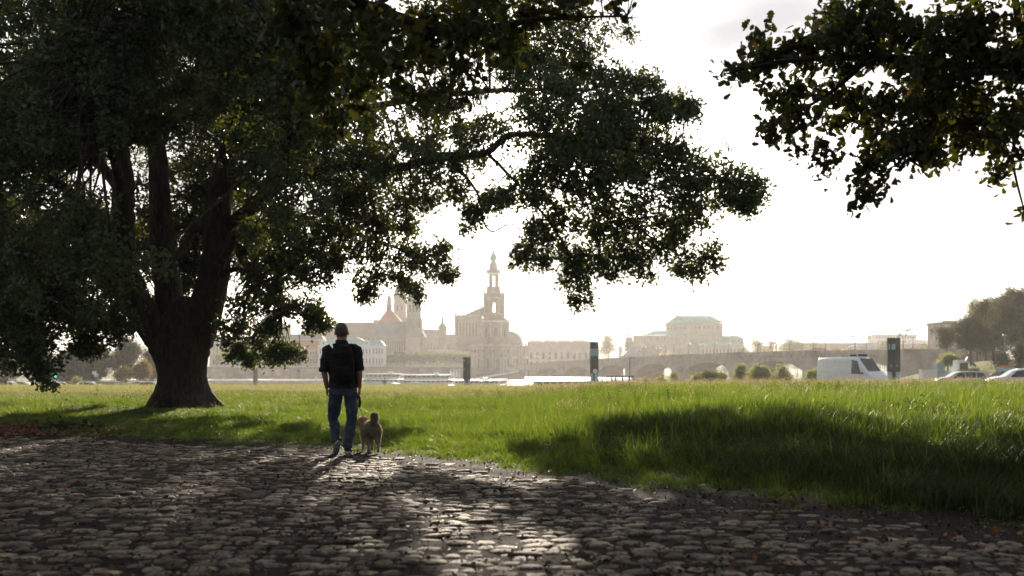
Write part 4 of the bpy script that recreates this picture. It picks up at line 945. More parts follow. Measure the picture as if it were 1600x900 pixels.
# small figures far off
def figure(label, px, d, h_, shirt, trousers, seed, rot=0.0, group=None):
    r6 = np.random.default_rng(seed); x = (px - 800) / F * d; t = thing('person', label, 'person', (x, d, gz(x, d)), rot, group); s = h_ / 1.8
    b = MB(s); b.tube([(0, 0, .9), (0, 0, 1.45)], [(.14, .09), (.16, .09)], 8, flat=(1, 0, 0)); b.tube([(0, 0, 1.45), (0, 0, 1.6)], .05, 8); b.ball((0, .01, 1.68), (.078, .09, .115), 12, 8); b.ball((0, .1, 1.66), (.012, .015, .02), 6, 5)
    for sd_ in (-1, 1):
        st = sd_ * .12
        b.tube([(sd_ * .09, 0, .9), (sd_ * .1, .02 + st, .5), (sd_ * .1, st * 1.6, .06)], [.08, .055, .035], 8); b.ball((sd_ * .1, st * 1.6 + .07, .04), (.045, .12, .04), 8, 6)
        b.tube([(sd_ * .19, 0, 1.42), (sd_ * .24, -st * .6, 1.15), (sd_ * .24, -st * .6 + .08, .9)], [.05, .04, .026], 8)
        for q in range(4): b.tube([(sd_ * .24, -st * .6 + .06 + q * .018, .88), (sd_ * .235, -st * .6 + .065 + q * .018, .79)], .009, 5)
        b.tube([(sd_ * .24, -st * .6 + .12, .88), (sd_ * .22, -st * .6 + .15, .82)], .010, 5)
    link('body', voxel_mesh('body', b, .02, SKIN, 1), t)
    b = MB(s); b.tube([(0, 0, .88), (0, 0, 1.2), (0, 0, 1.47)], [(.19, .13), (.18, .12), (.19, .11)], 12, flat=(1, 0, 0))
    for sd_ in (-1, 1): b.tube([(sd_ * .17, 0, 1.43), (sd_ * .235, -sd_ * .12 * .6, 1.16)], [.075, .06], 8)
    link('jacket', voxel_mesh('jacket', b, .025, shirt, 1), t)
    b = MB(s); b.tube([(0, 0, .82), (0, 0, .96)], [(.165, .12), (.165, .12)], 12, flat=(1, 0, 0))
    for sd_ in (-1, 1): b.tube([(sd_ * .09, 0, .88), (sd_ * .1, .02 + sd_ * .12, .5), (sd_ * .1, sd_ * .12 * 1.6, .12)], [.095, .075, .06], 8)
    link('trousers', voxel_mesh('trousers', b, .025, trousers, 1), t)
    h = MB(s); h.ball((0, -.012, 1.71), (.082, .092, .10), 10, 8); h.build('hair', HAIR, t)
    return t
BLUEC = nmat('blue_jacket', (.08, .14, .28), rough=.8)
figure('dark clothed person cut by the left picture edge beyond the meadow', 2, 128, 1.8, SHIRT, SHIRT, 1, 1.2)
figure('second dark person near the left edge beside the white cars', 8, 130, 1.7, SHIRT, DENIM, 2, 1.4)
figure('small person in blue standing beyond the meadow in front of the steamer', 601, 128, 1.75, BLUEC, DENIM, 3, .4)
# ------------------------------------------------------------------ vehicles
GLASS = nmat('dark_vehicle_glass', (.03, .045, .05), (.015, .02, .025), scale=2, rough=.08, spec=.6)
WHITEP = nmat('white_paint', (.76, .79, .82), (.68, .71, .74), scale=3, rough=.28, spec=.5)
SILVER = nmat('silver_paint', (.42, .44, .46), (.36, .38, .40), scale=3, rough=.3, spec=.5, metal=.2)
RUBBER = nmat('tyre_rubber', (.02, .02, .02), rough=.85); RIM = nmat('alloy_rim', (.35, .36, .37), rough=.35, metal=.6)
PLAST = nmat('black_plastic', (.025, .025, .027), rough=.6)
REDL = nmat('red_lamp_glass', (.35, .02, .015), rough=.2); CLEARL = nmat('clear_lamp_glass', (.6, .62, .62), rough=.12)
def sec_at(S, y):
    for a, b in zip(S[:-1], S[1:]):
        if a[0] <= y <= b[0]:
            t = (y - a[0]) / (b[0] - a[0]); return [p + (q - p) * t for p, q in zip(a, b)]
    return S[-1] if y > S[-1][0] else S[0]
def vehicle(name, label, cat, x, d, rotz, S, side_w, front_w, rear_w, paint, wheels, wr, extras=None, group=None, z=None):
    """S: sections (y, z_bottom, z_waist, z_roof, half width bottom, waist, roof), rear (y=0) to front; heading +y"""
    t = thing(name, label, cat, (x, d, gz(x, d) if z is None else z), rotz, group); L_ = S[-1][0]; y0 = L_ / 2
    v = []; n = 10
    for y, zb, zw, zr, wb, ww, wrf in S:
        h = zr - zw
        half = [(wb, zb), (ww * 1.0, zb + (zw - zb) * .45), (ww, zw), (ww + (wrf - ww) * .85, zw + h * .86), (wrf * .80, zr)]
        for px_, pz in half: v.append((px_, y - y0, pz))
        for px_, pz in reversed(half): v.append((-px_, y - y0, pz))
    f = [(j * n + i, j * n + (i + 1) % n, (j + 1) * n + (i + 1) % n, (j + 1) * n + i) for j in range(len(S) - 1) for i in range(n)]
    f += [tuple(range(n - 1, -1, -1)), tuple((len(S) - 1) * n + i for i in range(n))]
    b = MB(); b.add(v, f, True); bo = b.build('body', paint, t)
    bv = bo.modifiers.new('b', 'BEVEL'); bv.width = .03; bv.segments = 2; bv.limit_method = 'ANGLE'; bv.angle_limit = R(35)
    for a, c in side_w:
        for s in (-1, 1):
            A, Bs = sec_at(S, a[0]), sec_at(S, c[0]); A2, B2 = sec_at(S, a[1]), sec_at(S, c[1])   # a=(bottom y, top y) rear end, c = front end
            def pt(sec, top):
                h = sec[3] - sec[2]
                return (s * ((sec[5] + (sec[6] - sec[5]) * .83) if top else sec[5] * 1.0) + s * .012, (sec[0] - y0), sec[2] + (h * .84 if top else .03))
            q = MB(); q.add([pt(A, 0), pt(Bs, 0), pt(B2, 1), pt(A2, 1)], [(0, 1, 2, 3)]); o = q.build('window', GLASS, t)
            so = o.modifiers.new('s', 'SOLIDIFY'); so.thickness = .012; so.offset = 0
    for nm, (ya, yb), inset in (('windscreen', front_w, .10), ('rear_window', rear_w, .10)):
        A, Bs = sec_at(S, ya), sec_at(S, yb); sg = 1 if nm == 'windscreen' else -1
        za, zb_ = A[3], Bs[3]; dy, dz = yb - ya, zb_ - za; nl = math.hypot(dy, dz); ny, nz_ = (-dz / nl * -1, dy / nl) if sg < 0 else (dz / nl * -1, dy / nl)
        if nz_ < 0: ny, nz_ = -ny, -nz_
        o_ = .02
        wa, wb2 = A[6] * .80 + (A[5] - A[6]) * .0, Bs[6] * .80
        q = MB(); pts = [(-wa, ya - y0 + ny * o_, za + nz_ * o_), (wa, ya - y0 + ny * o_, za + nz_ * o_), (wb2, yb - y0 + ny * o_, zb_ + nz_ * o_), (-wb2, yb - y0 + ny * o_, zb_ + nz_ * o_)]
        q.add(pts, [(0, 1, 2, 3)]); o = q.build(nm, GLASS, t); so = o.modifiers.new('s', 'SOLIDIFY'); so.thickness = .015; so.offset = 0
    for wy in wheels:
        for s in (-1, 1):
            c = (s * (S[2][5] - .12), wy - y0, wr); q = MB()
            prof = [(wr * .6, -.10), (wr * .93, -.11), (wr, -.07), (wr, .07), (wr * .93, .11), (wr * .6, .10)]
            q.lathe(prof, n=20); me = q.mesh('wheel', RUBBER); o = link('wheel', me, t); o.location = c; o.rotation_euler = (0, R(90), 0)
            q = MB(); q.lathe([(.02, -.115), (wr * .3, -.11), (wr * .62, -.10), (wr * .62, .10), (wr * .3, .11), (.02, .115)], n=20); q.build('rim', RIM, o)
    fr, re = S[-1], S[0]
    for s in (-1, 1):
        q = MB(); q.box(s * fr[5] * .78 - .14, s * fr[5] * .78 + .14, fr[0] - y0 - .03, fr[0] - y0 + .015, fr[2] - .20, fr[2] - .05); q.build('headlight', CLEARL, t)
        q = MB(); q.box(s * re[5] * .86 - .08, s * re[5] * .86 + .08, re[0] - y0 - .015, re[0] - y0 + .03, re[2] - .25, re[2] + .05); q.build('tail_light', REDL, t)
        m = sec_at(S, front_w[1] if S[-1][0] - front_w[1] < S[-1][0] - front_w[0] else front_w[0]); q = MB(); q.ball((s * (m[5] + .12), m[0] - y0 - .25, m[2] + .12), (.10, .06, .09), 8, 6); q.build('mirror', PLAST, t)
    q = MB(); q.box(-fr[4] * .9, fr[4] * .9, fr[0] - y0 - .05, fr[0] - y0 + .03, fr[1], fr[1] + .2); q.build('bumper', PLAST, t)
    return t, y0
# tall white panel van
VS = [(0, .45, 1.25, 2.50, .88, .99, .88), (.08, .35, 1.25, 2.60, .92, 1.01, .92), (2.2, .35, 1.25, 2.66, .92, 1.01, .92), (3.9, .35, 1.25, 2.64, .92, 1.01, .92), (4.35, .35, 1.25, 2.50, .92, 1.01, .90), (5.20, .35, 1.22, 1.50, .92, 1.0, .92), (5.55, .38, 1.10, 1.26, .90, .97, .90), (5.85, .45, .85, .98, .80, .88, .82), (5.92, .5, .7, .8, .7, .8, .7)]
van, y0 = vehicle('van', 'white high-roof panel van with roof air unit parked beside the number eighteen pylon', 'van', W(1332, 600, 82).x, 82, R(-90 - 61), VS, [((3.75, 3.75), (4.75, 4.30))], (5.22, 4.34), (.01, .07), WHITEP, (1.1, 4.75), .36)
for o in list(van.children):
    if o.name.startswith('rear_window'): bpy.data.objects.remove(o)
q = MB(); q.box(-.55, .55, 3.1 - y0, 4.0 - y0, 2.63, 2.92, .94); au = q.build('roof_unit', WHITEP, van); q = MB(); q.box(-.50, .50, 4.0 - y0 - .02, 4.0 - y0 + .03, 2.70, 2.88); q.build('grille', PLAST, au); q = MB(); q.box(.54, .575, 3.2 - y0, 3.9 - y0, 2.69, 2.86); q.build('side_grille', PLAST, au)
for s in (-1, 1):
    q = MB(); q.box(s * 1.0 - .02, s * 1.0 + .025, .5 - y0, 3.6 - y0, 1.42, 1.46); q.build('rub_strip', WHITEP, van)
    q = MB(); q.box(s * .965 - .012, s * .965 + .012, .5 - y0, 3.55 - y0, 2.20, 2.23); q.build('roof_rail', WHITEP, van)
CS = [(0, .4, .80, .98, .72, .84, .75), (.12, .3, .85, 1.05, .80, .88, .78), (.45, .28, .88, 1.38, .82, .90, .68), (1.3, .26, .88, 1.47, .84, .91, .66), (2.4, .26, .88, 1.45, .84, .91, .66), (2.75, .26, .88, 1.36, .84, .91, .66), (3.35, .28, .88, .98, .84, .91, .80), (4.1, .3, .80, .88, .82, .88, .78), (4.4, .4, .62, .70, .70, .78, .70)]
SIDE = [((.55, .75), (1.25, 1.25)), ((1.33, 1.33), (2.15, 2.15)), ((2.22, 2.22), (3.1, 2.7))]
def car(label, px, d, rot, paint, group=None, hs=1.0, z=None):
    S2 = [(a, b, c * hs, e * hs, f, g, h) for a, b, c, e, f, g, h in CS]
    return vehicle('parked_car', label, 'car', (px - 800) / F * d, d, rot, S2, SIDE, (3.3, 2.78), (.14, .44), paint, (.85, 3.45), .32, group=group, z=z)
car('silver estate car parked low behind the grass, right of the pylon', 1503, 83, R(82), SILVER)
car('silver car cut by the right picture edge behind the grass', 1596, 68, R(78), WHITEP, hs=1.08)
G = 'cars parked beyond the meadow on the left'
car('white car nearest the left edge, beyond the meadow beside two people', 16, 148, R(-84), WHITEP, G)
car('silver car second from the left edge beyond the meadow', 34, 150, R(-80), SILVER, G)
car('white car parked right of the lower green traffic light', 84, 150, R(-86), WHITEP, G)
car('silver car just left of the shrub beyond the meadow', 97, 158, R(-82), SILVER, G)
car('white car between the small shrub and the kiosk', 142, 158, R(-88), WHITEP, G)
car('white car right of the blue box, left of the oak trunk', 214, 160, R(80), WHITEP, G)
car('silver car nearest the oak trunk on its left side', 228, 158, R(84), SILVER, G)

# ------------------------------------------------------------------ pylons and street furniture
DARK = nmat('dark_steel_panel', (.022, .026, .024), (.014, .016, .015), scale=3, rough=.35, bump=.002)
DARKG = nmat('scuffed_pylon_panel', (.060, .070, .055), (.018, .022, .018), scale=2.2, rough=.4)
PALEB = nmat('pale_blue_panel', (.36, .50, .58), (.30, .43, .52), scale=3, rough=.5)
POLE = nmat('galvanised_pole', (.20, .21, .21), rough=.5, metal=.4); WHITE = nmat('white_enamel', (.72, .73, .74), (.64, .65, .66), scale=3, rough=.4)
REDS = nmat('red_sign_paint', (.42, .03, .025), rough=.4); GREYB = nmat('blue_grey_paint', (.28, .36, .42), rough=.5)
def text_mesh(body, size, mat, ext=.01, bold=.0):
    cu = bpy.data.curves.new('t', 'FONT'); cu.body = body; cu.size = size; cu.extrude = ext; cu.align_x = 'CENTER'; cu.align_y = 'CENTER'; cu.offset = bold
    o = bpy.data.objects.new('t', cu); C.objects.link(o); dg = bpy.context.evaluated_depsgraph_get(); me = bpy.data.meshes.new_from_object(o.evaluated_get(dg)); bpy.data.objects.remove(o); me.materials.clear(); me.materials.append(mat); return me
def pylon(label, px, top, d, wpx, kind, rot=0.0):
    x = (px - 800) / F * d; zg = gz(x, d); H = CH + (HY - top) / F * d - zg; w = wpx / F * d
    t = thing('information_pylon', label, 'pylon', (x, d, zg), rot, 'pylons along the river bank'); q = MB()
    q.box(-w / 2, w * .06, -w * .14, w * .10, H * .33, H); q.build('front_panel', DARK, t)
    q = MB(); q.box(w * .065, w / 2, -w * .10, w * .14, H * .33, H - .02); q.build('side_panel', DARKG, t)
    q = MB(); q.box(-w / 2 + .03, -w * .12, -.05, .05, -.3, H * .33); q.box(w * .15, w / 2 - .03, -.05, .05, -.3, H * .33); q.build('lower_panel', PALEB, t)
    q = MB(); q.box(-w * .12, w * .15, -.08, .04, -.3, H * .335); q.build('core', DARK, t)
    if kind == 'num':
        m = text_mesh('18', w * .62, PALEB, .012, .012); o = link('number', m, t); o.location = (-w * .21, -w * .14 - .014, H - w * .72); o.rotation_euler = (R(90), 0, 0)
        for sx in (-.26, .22):
            q = MB(); q.add([(sx * w - .1, -w * .15, H * .42), (sx * w + .12, -w * .15, H * .42), (sx * w + .1, -w * .15, H * .47), (sx * w - .02, -w * .15, H * .50)], [(0, 1, 2, 3)]); o = q.build('sticker', POLE, t); so = o.modifiers.new('s', 'SOLIDIFY'); so.thickness = .01
    if kind == 'band':
        for k in range(4):
            q = MB(); q.box(-w * .56, w * .56, -w * .19, w * .16, H * .70 + k * .20, H * .70 + k * .20 + .16); q.build('band', PALEB, t)
    if kind == 'plain':
        for k, zz in enumerate((.86, .60)):
            q = MB(); q.box(-w * .46, -w * .24, -w * .16, -w * .14, H * zz, H * zz + .35); q.build('sticker', POLE, t)
    return t, H
pylon('dark pylon numbered 18 standing right of the white van', 1396, 528, 85, 20, 'num')
pylon('dark pylon with pale blue band beside two round red signs', 928.5, 534, 108, 13, 'band')
pylon('plain dark pylon with pale blue foot, left of the church', 729.5, 558, 130, 11.5, 'plain')
pylon('smallest and farthest dark pylon, right of the oak trunk', 399, 577, 235, 6.5, 'plain')
def arm_lamp(label, px, top, d, reach, group='lamps with a curved arm', base=None):
    x = (px - 800) / F * d; zg = gz(x, d); H = CH + (HY - top) / F * d - zg; t = thing('street_lamp', label, 'street lamp', (x, d, zg), 0, group)
    q = MB(); P, r_ = catmull([(0, 0, -.2), (0, 0, H * .6), (0, 0, H - .7), (reach * .25, 0, H - .15), (reach * .7, 0, H)], [.07, .055, .045, .04, .035], 5); q.tube(P, r_, 8); q.build('post', POLE, t)
    q = MB(); q.tube([(reach * .62, 0, H - .02), (reach * .85, 0, H + .06), (reach * 1.15, 0, H + .12)], [(.07, .05), (.15, .07), (.10, .05)], 8, flat=(0, 1, 0)); q.build('lamp_head', PLAST, t)
arm_lamp('street lamp leaning right above the number 18 pylon', 1403, 517, 92, 1.05)
arm_lamp('street lamp with curved arm above the plain pylon left of the church', 733, 548.5, 150, 1.2)
def ground_obj(name, label, cat, px, d, group=None, rot=0, z=None):
    x = (px - 800) / F * d; return thing(name, label, cat, (x, d, gz(x, d) if z is None else z), rot, group)
for px, pole_side in ((930, 'left round red sign on a pale post before the banded pylon'), (941, 'right round red sign on a pale post beside the banded pylon')):
    t = ground_obj('round_sign', pole_side, 'sign', px, 98, 'round red signs'); zz = CH + (HY - 580) / F * 98 - t.location.z
    q = MB(); q.tube([(0, 0, -.2), (0, 0, zz - .1)], .045, 8); q.build('post', PALEB, t)
    q = MB(); q.lathe([(.02, -.03), (.19, -.03), (.19, .03), (.02, .03)], n=18); o = q.build('disc', REDS, t); o.location = (0, -.05, zz); o.rotation_euler = (R(90), 0, 0)
    q = MB(); q.lathe([(.20, -.02), (.225, -.02), (.225, .035), (.20, .035)], n=18); o = q.build('rim', WHITE, t); o.location = (0, -.05, zz); o.rotation_euler = (R(90), 0, 0)
t = ground_obj('landing_frame', 'dark timber landing frame with a tall thin post right of the banded pylon', 'frame', 968, 95); zz = CH + (HY - 587) / F * 95 - t.location.z
BR = nmat('dark_timber', (.045, .035, .028), rough=.8)
q = MB(); q.box(-1.3, 1.35, -.3, .3, zz - .12, zz); q.build('beam', BR, t)
for xx in (-.75, -.35, .3, .9):
    q = MB(); q.box(xx - .06, xx + .06, -.08, .08, -.3, zz - .12); q.build('leg', BR, t)
q = MB(); q.tube([(.98, 0, -.3), (.98, 0, zz + 1.8)], [.05, .035], 8); q.build('tall_post', BR, t)
# traffic lights
GL = bpy.data.materials.new('green_signal'); GL.use_nodes = True; e = GL.node_tree.nodes['Principled BSDF']; e.inputs['Base Color'].default_value = (.0, .4, .25, 1); e.inputs['Emission Color'].default_value = (.02, .9, .55, 1); e.inputs['Emission Strength'].default_value = 1.2
t = ground_obj('traffic_light', 'traffic light with a long arm and two green signals beyond the meadow, far left', 'traffic light', 61, 150); zg = t.location.z
def zr_(py, d): return CH + (HY - py) / F * d - zg
q = MB(); q.tube([(0, 0, -.2), (0, 0, zr_(588, 150))], .07, 8); q.tube([(0, 0, zr_(588.5, 150)), (2.6, 0, zr_(586, 150))], [.06, .04], 8); q.build('post', POLE, t)
for xx, py in ((2.6, 585.5), (0, 602)):
    q = MB(); q.box(xx - .2, xx + .2, -.25, -.02, zr_(py, 150) - .5, zr_(py, 150) + .5); hsn = q.build('signal_housing', PLAST, t)
    for k in range(3):
        q = MB(); q.lathe([(.01, 0), (.13, 0), (.13, .03), (.01, .04)], n=14); o = q.build('signal_lens', GL if k == 0 else PLAST, hsn); o.location = (xx, -.255, zr_(py, 150) - .3 + k * .3); o.rotation_euler = (R(90), 0, 0)
for px in (21, 86, 91.5):
    t = ground_obj('road_sign', {21: 'small road sign above the white cars near the left edge', 86: 'left of two pale narrow signs near the traffic light', 91.5: 'right of two pale narrow signs near the traffic light'}[px], 'sign', px, 152, 'small road signs'); zt = CH + (HY - 594) / F * 152 - t.location.z
    q = MB(); q.tube([(0, 0, -.2), (0, 0, zt)], .035, 6); q.build('post', POLE, t); q = MB(); q.box(-.13, .13, -.06, -.03, zt - .45, zt + .1); q.build('plate', GREYB, t)
# flags
for px, top, lab in ((150.5, 579.5, 'white flag blowing on its pole, left of the kiosk roof'), (153.5, 583.5, 'lower white flag close beside the left flag'), (175.5, 578, 'white flag above the kiosk')):
    t = ground_obj('flag', lab, 'flag', px, 156, 'white flags'); zt = CH + (HY - top) / F * 156 - t.location.z; q = MB(); q.tube([(0, 0, -.2), (0, 0, zt)], .03, 6); q.build('pole', POLE, t)
    q = MB(); n_ = 6; V_ = []
    for i in range(n_ + 1):
        u = i / n_; V_ += [(-.62 * u, .1 * math.sin(u * 6), zt - .02 - .10 * u), (-.62 * u, .1 * math.sin(u * 6 + .5), zt - .5 - .12 * u * u)]
    q.add(V_, [(2 * i, 2 * i + 2, 2 * i + 3, 2 * i + 1) for i in range(n_)], True); o = q.build('cloth', WHITE, t); so = o.modifiers.new('s', 'SOLIDIFY'); so.thickness = .01
# kiosk and box
t = ground_obj('kiosk', 'pale kiosk with grey flat roof beyond the meadow, left of the oak trunk', 'kiosk', 171, 154); zt = CH + (HY - 597) / F * 154 - t.location.z
q = MB(); q.box(-.5, 1.3, -1.2, 1.2, -.2, zt - .2); q.build('wall', PALEB, t); q = MB(); q.box(-1.45, 1.4, -1.4, 1.4, zt - .2, zt + .08); q.build('roof', POLE, t); q = MB(); q.box(-1.35, -1.25, -1.1, -1.0, -.2, zt - .2); q.box(-1.35, -1.25, 1.0, 1.1, -.2, zt - .2); q.build('post', POLE, t); q = MB(); q.box(-1.2, -.55, -.9, .9, -.2, .95); q.build('counter', BR, t)
t = ground_obj('cabinet', 'blue-grey box trailer right of the kiosk', 'trailer', 197, 156); zt = CH + (HY - 598.5) / F * 156 - t.location.z
q = MB(); q.box(-.62, .62, -1.2, 1.2, .5, zt); q.build('body', GREYB, t); q = MB(); q.box(-.5, .5, -1.22, -1.2, .9, zt - .3); q.build('panel', PALEB, t)
for xx in (-.62, .5):
    q = MB(); q.lathe([(.05, 0), (.3, 0), (.3, .12), (.05, .12)], n=14); o = q.build('wheel', RUBBER, t); o.location = (xx, 0, .3); o.rotation_euler = (0, R(90), 0)
# building site at the foot of the bridge
def zrel(t, py, d): return CH + (HY - py) / F * d - t.location.z
t = ground_obj('crate', 'white site crate in front of the bridge foot, right of the pylon', 'crate', 1450, 112); H = zrel(t, 577, 112); q = MB(); q.box(-.8, .8, -.6, .6, -.1, H - .1); q.build('box', WHITE, t, bevel=.03); q = MB(); q.box(-.85, .85, -.64, .64, H - .1, H); q.build('lid', WHITE, t)
t = ground_obj('container', 'blue-grey site container between the white crate and the excavator', 'container', 1467, 118); H = zrel(t, 567, 118)
q = MB(); q.box(-.45, .45, -.6, .6, -.1, H); q.build('box', GREYB, t, bevel=.02); q = MB(); q.box(.5, 1.0, -.5, .5, -.1, H * .7); q.build('step', PALEB, t)
t = ground_obj('excavator', 'white and grey excavator parked below the dark trees on the right', 'excavator', 1491, 125, rot=R(15)); K = zrel(t, 560, 125) / 1.75
q = MB(K); q.box(-1.1, .7, -.6, .6, -.1, .35, .9); q.build('track', RUBBER, t, bevel=.1); q = MB(K); q.box(-1.15, -.1, -.5, .5, .4, 1.0, .92); q.build('engine_cover', WHITE, t, bevel=.08); q = MB(K); q.box(-.1, .55, -.5, .1, .4, 1.65, .85); cb = q.build('cab', WHITE, t, bevel=.05); q = MB(K); q.box(.0, .5, -.52, -.49, .9, 1.5); q.build('window', GLASS, cb)
q = MB(K); q.tube([(.5, .2, .8), (1.1, .2, 1.75), (1.6, .2, 1.3)], [.13, .11, .08], 8); q.build('arm', POLE, t); q = MB(K); q.box(1.4, 1.8, 0, .45, .7, 1.2, .7); q.build('bucket', POLE, t)
t = ground_obj('street_lamp', 'plain upright lamp post before the dark trees near the right edge', 'street lamp', 1570, 140, 'lamps with a curved arm'); del t['group']; zb_ = t.location.z; zt = CH + (HY - 524) / F * 140 - zb_
q = MB(); q.tube([(0, 0, -.3), (0, 0, zt)], [.09, .06], 8); q.build('post', POLE, t); q = MB(); q.box(-.3, .3, -.12, .12, zt, zt + .12, .8); q.build('lamp_head', POLE, t)
OR = nmat('orange_plastic', (.6, .18, .03), rough=.5)
t = ground_obj('barrier', 'orange-topped site barrier above the car at the right edge', 'barrier', 1571, 105); H = zrel(t, 571, 105)
q = MB(); q.box(-1.0, 1.0, -.03, .03, H - .65, H - .25); q.build('panel', PALEB, t); q = MB(); q.box(-.95, -.88, -.04, .04, -.1, H - .2); q.box(.88, .95, -.04, .04, -.1, H - .2); q.build('post', POLE, t)
for xx in (-.35, -.1, .2, .5):
    q = MB(); q.box(xx - .1, xx + .1, -.05, .05, H - .22, H, .8); q.build('cap', OR, t)
# ------------------------------------------------------------------ old town across the river
SAND = nmat('sandstone', (.36, .30, .24), (.22, .18, .14), scale=.35, rough=.9, detail=8)
SANDD = nmat('weathered_sandstone', (.24, .20, .165), (.13, .11, .09), scale=.3, rough=.9, detail=8)
SANDL = nmat('pale_sandstone', (.50, .44, .37), (.36, .31, .26), scale=.4, rough=.9, detail=8)
MINT = nmat('green_copper_roof', (.20, .44, .42), (.15, .36, .35), scale=.3, rough=.7)
SLATE = nmat('grey_slate_roof', (.15, .155, .16), (.10, .10, .105), scale=.3, rough=.6)
BROWNR = nmat('brown_tiled_roof', (.20, .15, .12), (.13, .10, .08), scale=.3, rough=.85)
REDR = nmat('red_tiled_roof', (.40, .13, .08), (.28, .09, .06), scale=.3, rough=.85)
PWHITE = nmat('white_render', (.66, .68, .70), (.56, .58, .60), scale=.4, rough=.8)
DGLASS = nmat('dark_window_glass', (.05, .055, .06), (.03, .033, .036), scale=.5, rough=.2)
BANNER = nmat('white_awning_cloth', (.78, .77, .74), (.70, .69, .66), scale=.5, rough=.6)
ORD = 'first second third fourth fifth sixth seventh eighth ninth tenth eleventh twelfth thirteenth fourteenth fifteenth sixteenth seventeenth eighteenth nineteenth twentieth'.split()
WCACHE = {}
def win_mesh(w, h, arch, frame, s):
    """window: stone surround standing proud of the wall, dark pane inside it; units of s"""
    key = (round(w, 2), round(h, 2), arch, frame.name if frame else '', round(s, 4))
    if key in WCACHE: return WCACHE[key]
    def outline(W_, z0, z1):
        if not arch: return [(-W_, z0), (W_, z0), (W_, z1), (-W_, z1)]
        r = W_; p = [(-W_, z0), (W_, z0)]
        return p + [(r * math.cos(a), z1 - r + r * math.sin(a)) for a in np.linspace(0, math.pi, 7)]
    b = MB(s); t = min(w, h) * .16; a, i = outline(w / 2 + t, -t * .6, h + t), outline(w / 2, 0, h); n = len(a); dp = .35
    v = [(x, -dp, z) for x, z in a] + [(x, -dp, z) for x, z in i] + [(x, 0.05, z) for x, z in a] + [(x, -.08, z) for x, z in i]
    f = [(k, (k + 1) % n, n + (k + 1) % n, n + k) for k in range(n)] + [(k, 2 * n + k, 2 * n + (k + 1) % n, (k + 1) % n) for k in range(n)] + [(n + k, n + (k + 1) % n, 3 * n + (k + 1) % n, 3 * n + k) for k in range(n)]
    b.add(v, f); fm = b.mesh('window', frame or SANDL)
    g_ = MB(s); g_.add([(x, -.08, z) for x, z in i], [tuple(range(n))]); mw = .07 * w
    pm = g_.mesh('pane', DGLASS); WCACHE[key] = (fm, pm); return fm, pm
class House:
    """building traced at its own distance: photo columns and rows become metres at distance d"""
    def __init__(self, name, label, cx, by, d, group=None, cat='building', yaw=0.0):
        self.cx, self.by, self.d, self.s = cx, by, d, d / F; p = W(cx, by, d)
        self.t = thing(name, label, cat, p, yaw, group); self.cache = {}
    def mb(self): return MB(self.s)
    def X(self, px): return px - self.cx
    def Z(self, py): return self.by - py
    def box(self, name, mat, px0, px1, top, bot, y0, y1, parent=None):
        q = self.mb(); q.box(self.X(px0), self.X(px1), y0, y1, self.Z(bot), self.Z(top)); return q.build(name, mat, parent or self.t)
    def wins(self, n, px0, px1, top, bot, w, y, arch=False, frame=None, parent=None, name='window'):
        fm, pm = win_mesh(w, bot - top, arch, frame, self.s)
        for k in range(n):
            px = (px0 + px1) / 2 if n == 1 else px0 + (px1 - px0) * k / (n - 1); o = link(name, fm, parent or self.t); o.location = Vector((self.X(px), y, self.Z(bot))) * self.s
            if not parent: link('pane', pm, o)
    def cornice(self, px0, px1, py, y, h=1.0, out=.8, mat=None, name='cornice', parent=None):
        q = self.mb(); q.box(self.X(px0) - out, self.X(px1) + out, y - out, y + 1.5, self.Z(py) - h / 2, self.Z(py) + h / 2); return q.build(name, mat or SANDL, parent or self.t)
    def statues(self, n, px0, px1, py, y, h=8, mat=None):
        key = round(h, 2)
        if key not in self.cache:
            q = self.mb(); w9 = max(.85, h * .13); q.box(-w9, w9, -w9, w9, 0, h * .24); q.lathe([(w9 * .8, h * .24), (w9 * .95, h * .38), (w9 * .7, h * .55), (w9 * .95, h * .68), (w9 * .6, h * .80), (w9 * .34, h * .84), (w9 * .5, h * .90), (w9 * .42, h * .97), (.05, h)], n=8); q.tube([(w9 * .7, 0, h * .7), (w9 * 1.5, -.2, h * .86)], w9 * .25, 5); self.cache[key] = q.mesh('statue', mat or SANDD)
        for k in range(n):
            px = px0 + (px1 - px0) * k / max(1, n - 1); o = link('statue', self.cache[key], self.t); o.location = Vector((self.X(px), y, self.Z(py))) * self.s
    def columns(self, n, px0, px1, top, bot, r, y, mat=None, name='column'):
        h = bot - top; q = self.mb(); q.box(-r * 1.4, r * 1.4, -r * 1.4, r * 1.4, 0, h * .06); q.lathe([(r, h * .06), (r * .88, h * .92)], n=8); q.box(-r * 1.4, r * 1.4, -r * 1.4, r * 1.4, h * .92, h); me = q.mesh(name, mat or SANDL)
        for k in range(n):
            px = px0 + (px1 - px0) * k / max(1, n - 1); o = link(name, me, self.t); o.location = Vector((self.X(px), y, self.Z(bot))) * self.s
def wall_arch(q, x0, x1, y0, y1, z0, z1, ow, oz0, oz1):
    """wall with one arched opening cut right through"""
    cx = (x0 + x1) / 2; r = ow / 2
    if oz0 > z0: q.box(x0, x1, y0, y1, z0, oz0)
    q.box(x0, cx - r, y0, y1, oz0, z1); q.box(cx + r, x1, y0, y1, oz0, z1)
    pts = [(cx + r * math.cos(a), oz1 - r + r * math.sin(a)) for a in np.linspace(0, math.pi, 9)]
    for a, b in zip(pts[:-1], pts[1:]): q.prism([(b[0], b[1]), (a[0], a[1]), (a[0], z1), (b[0], z1)], y0, y1)

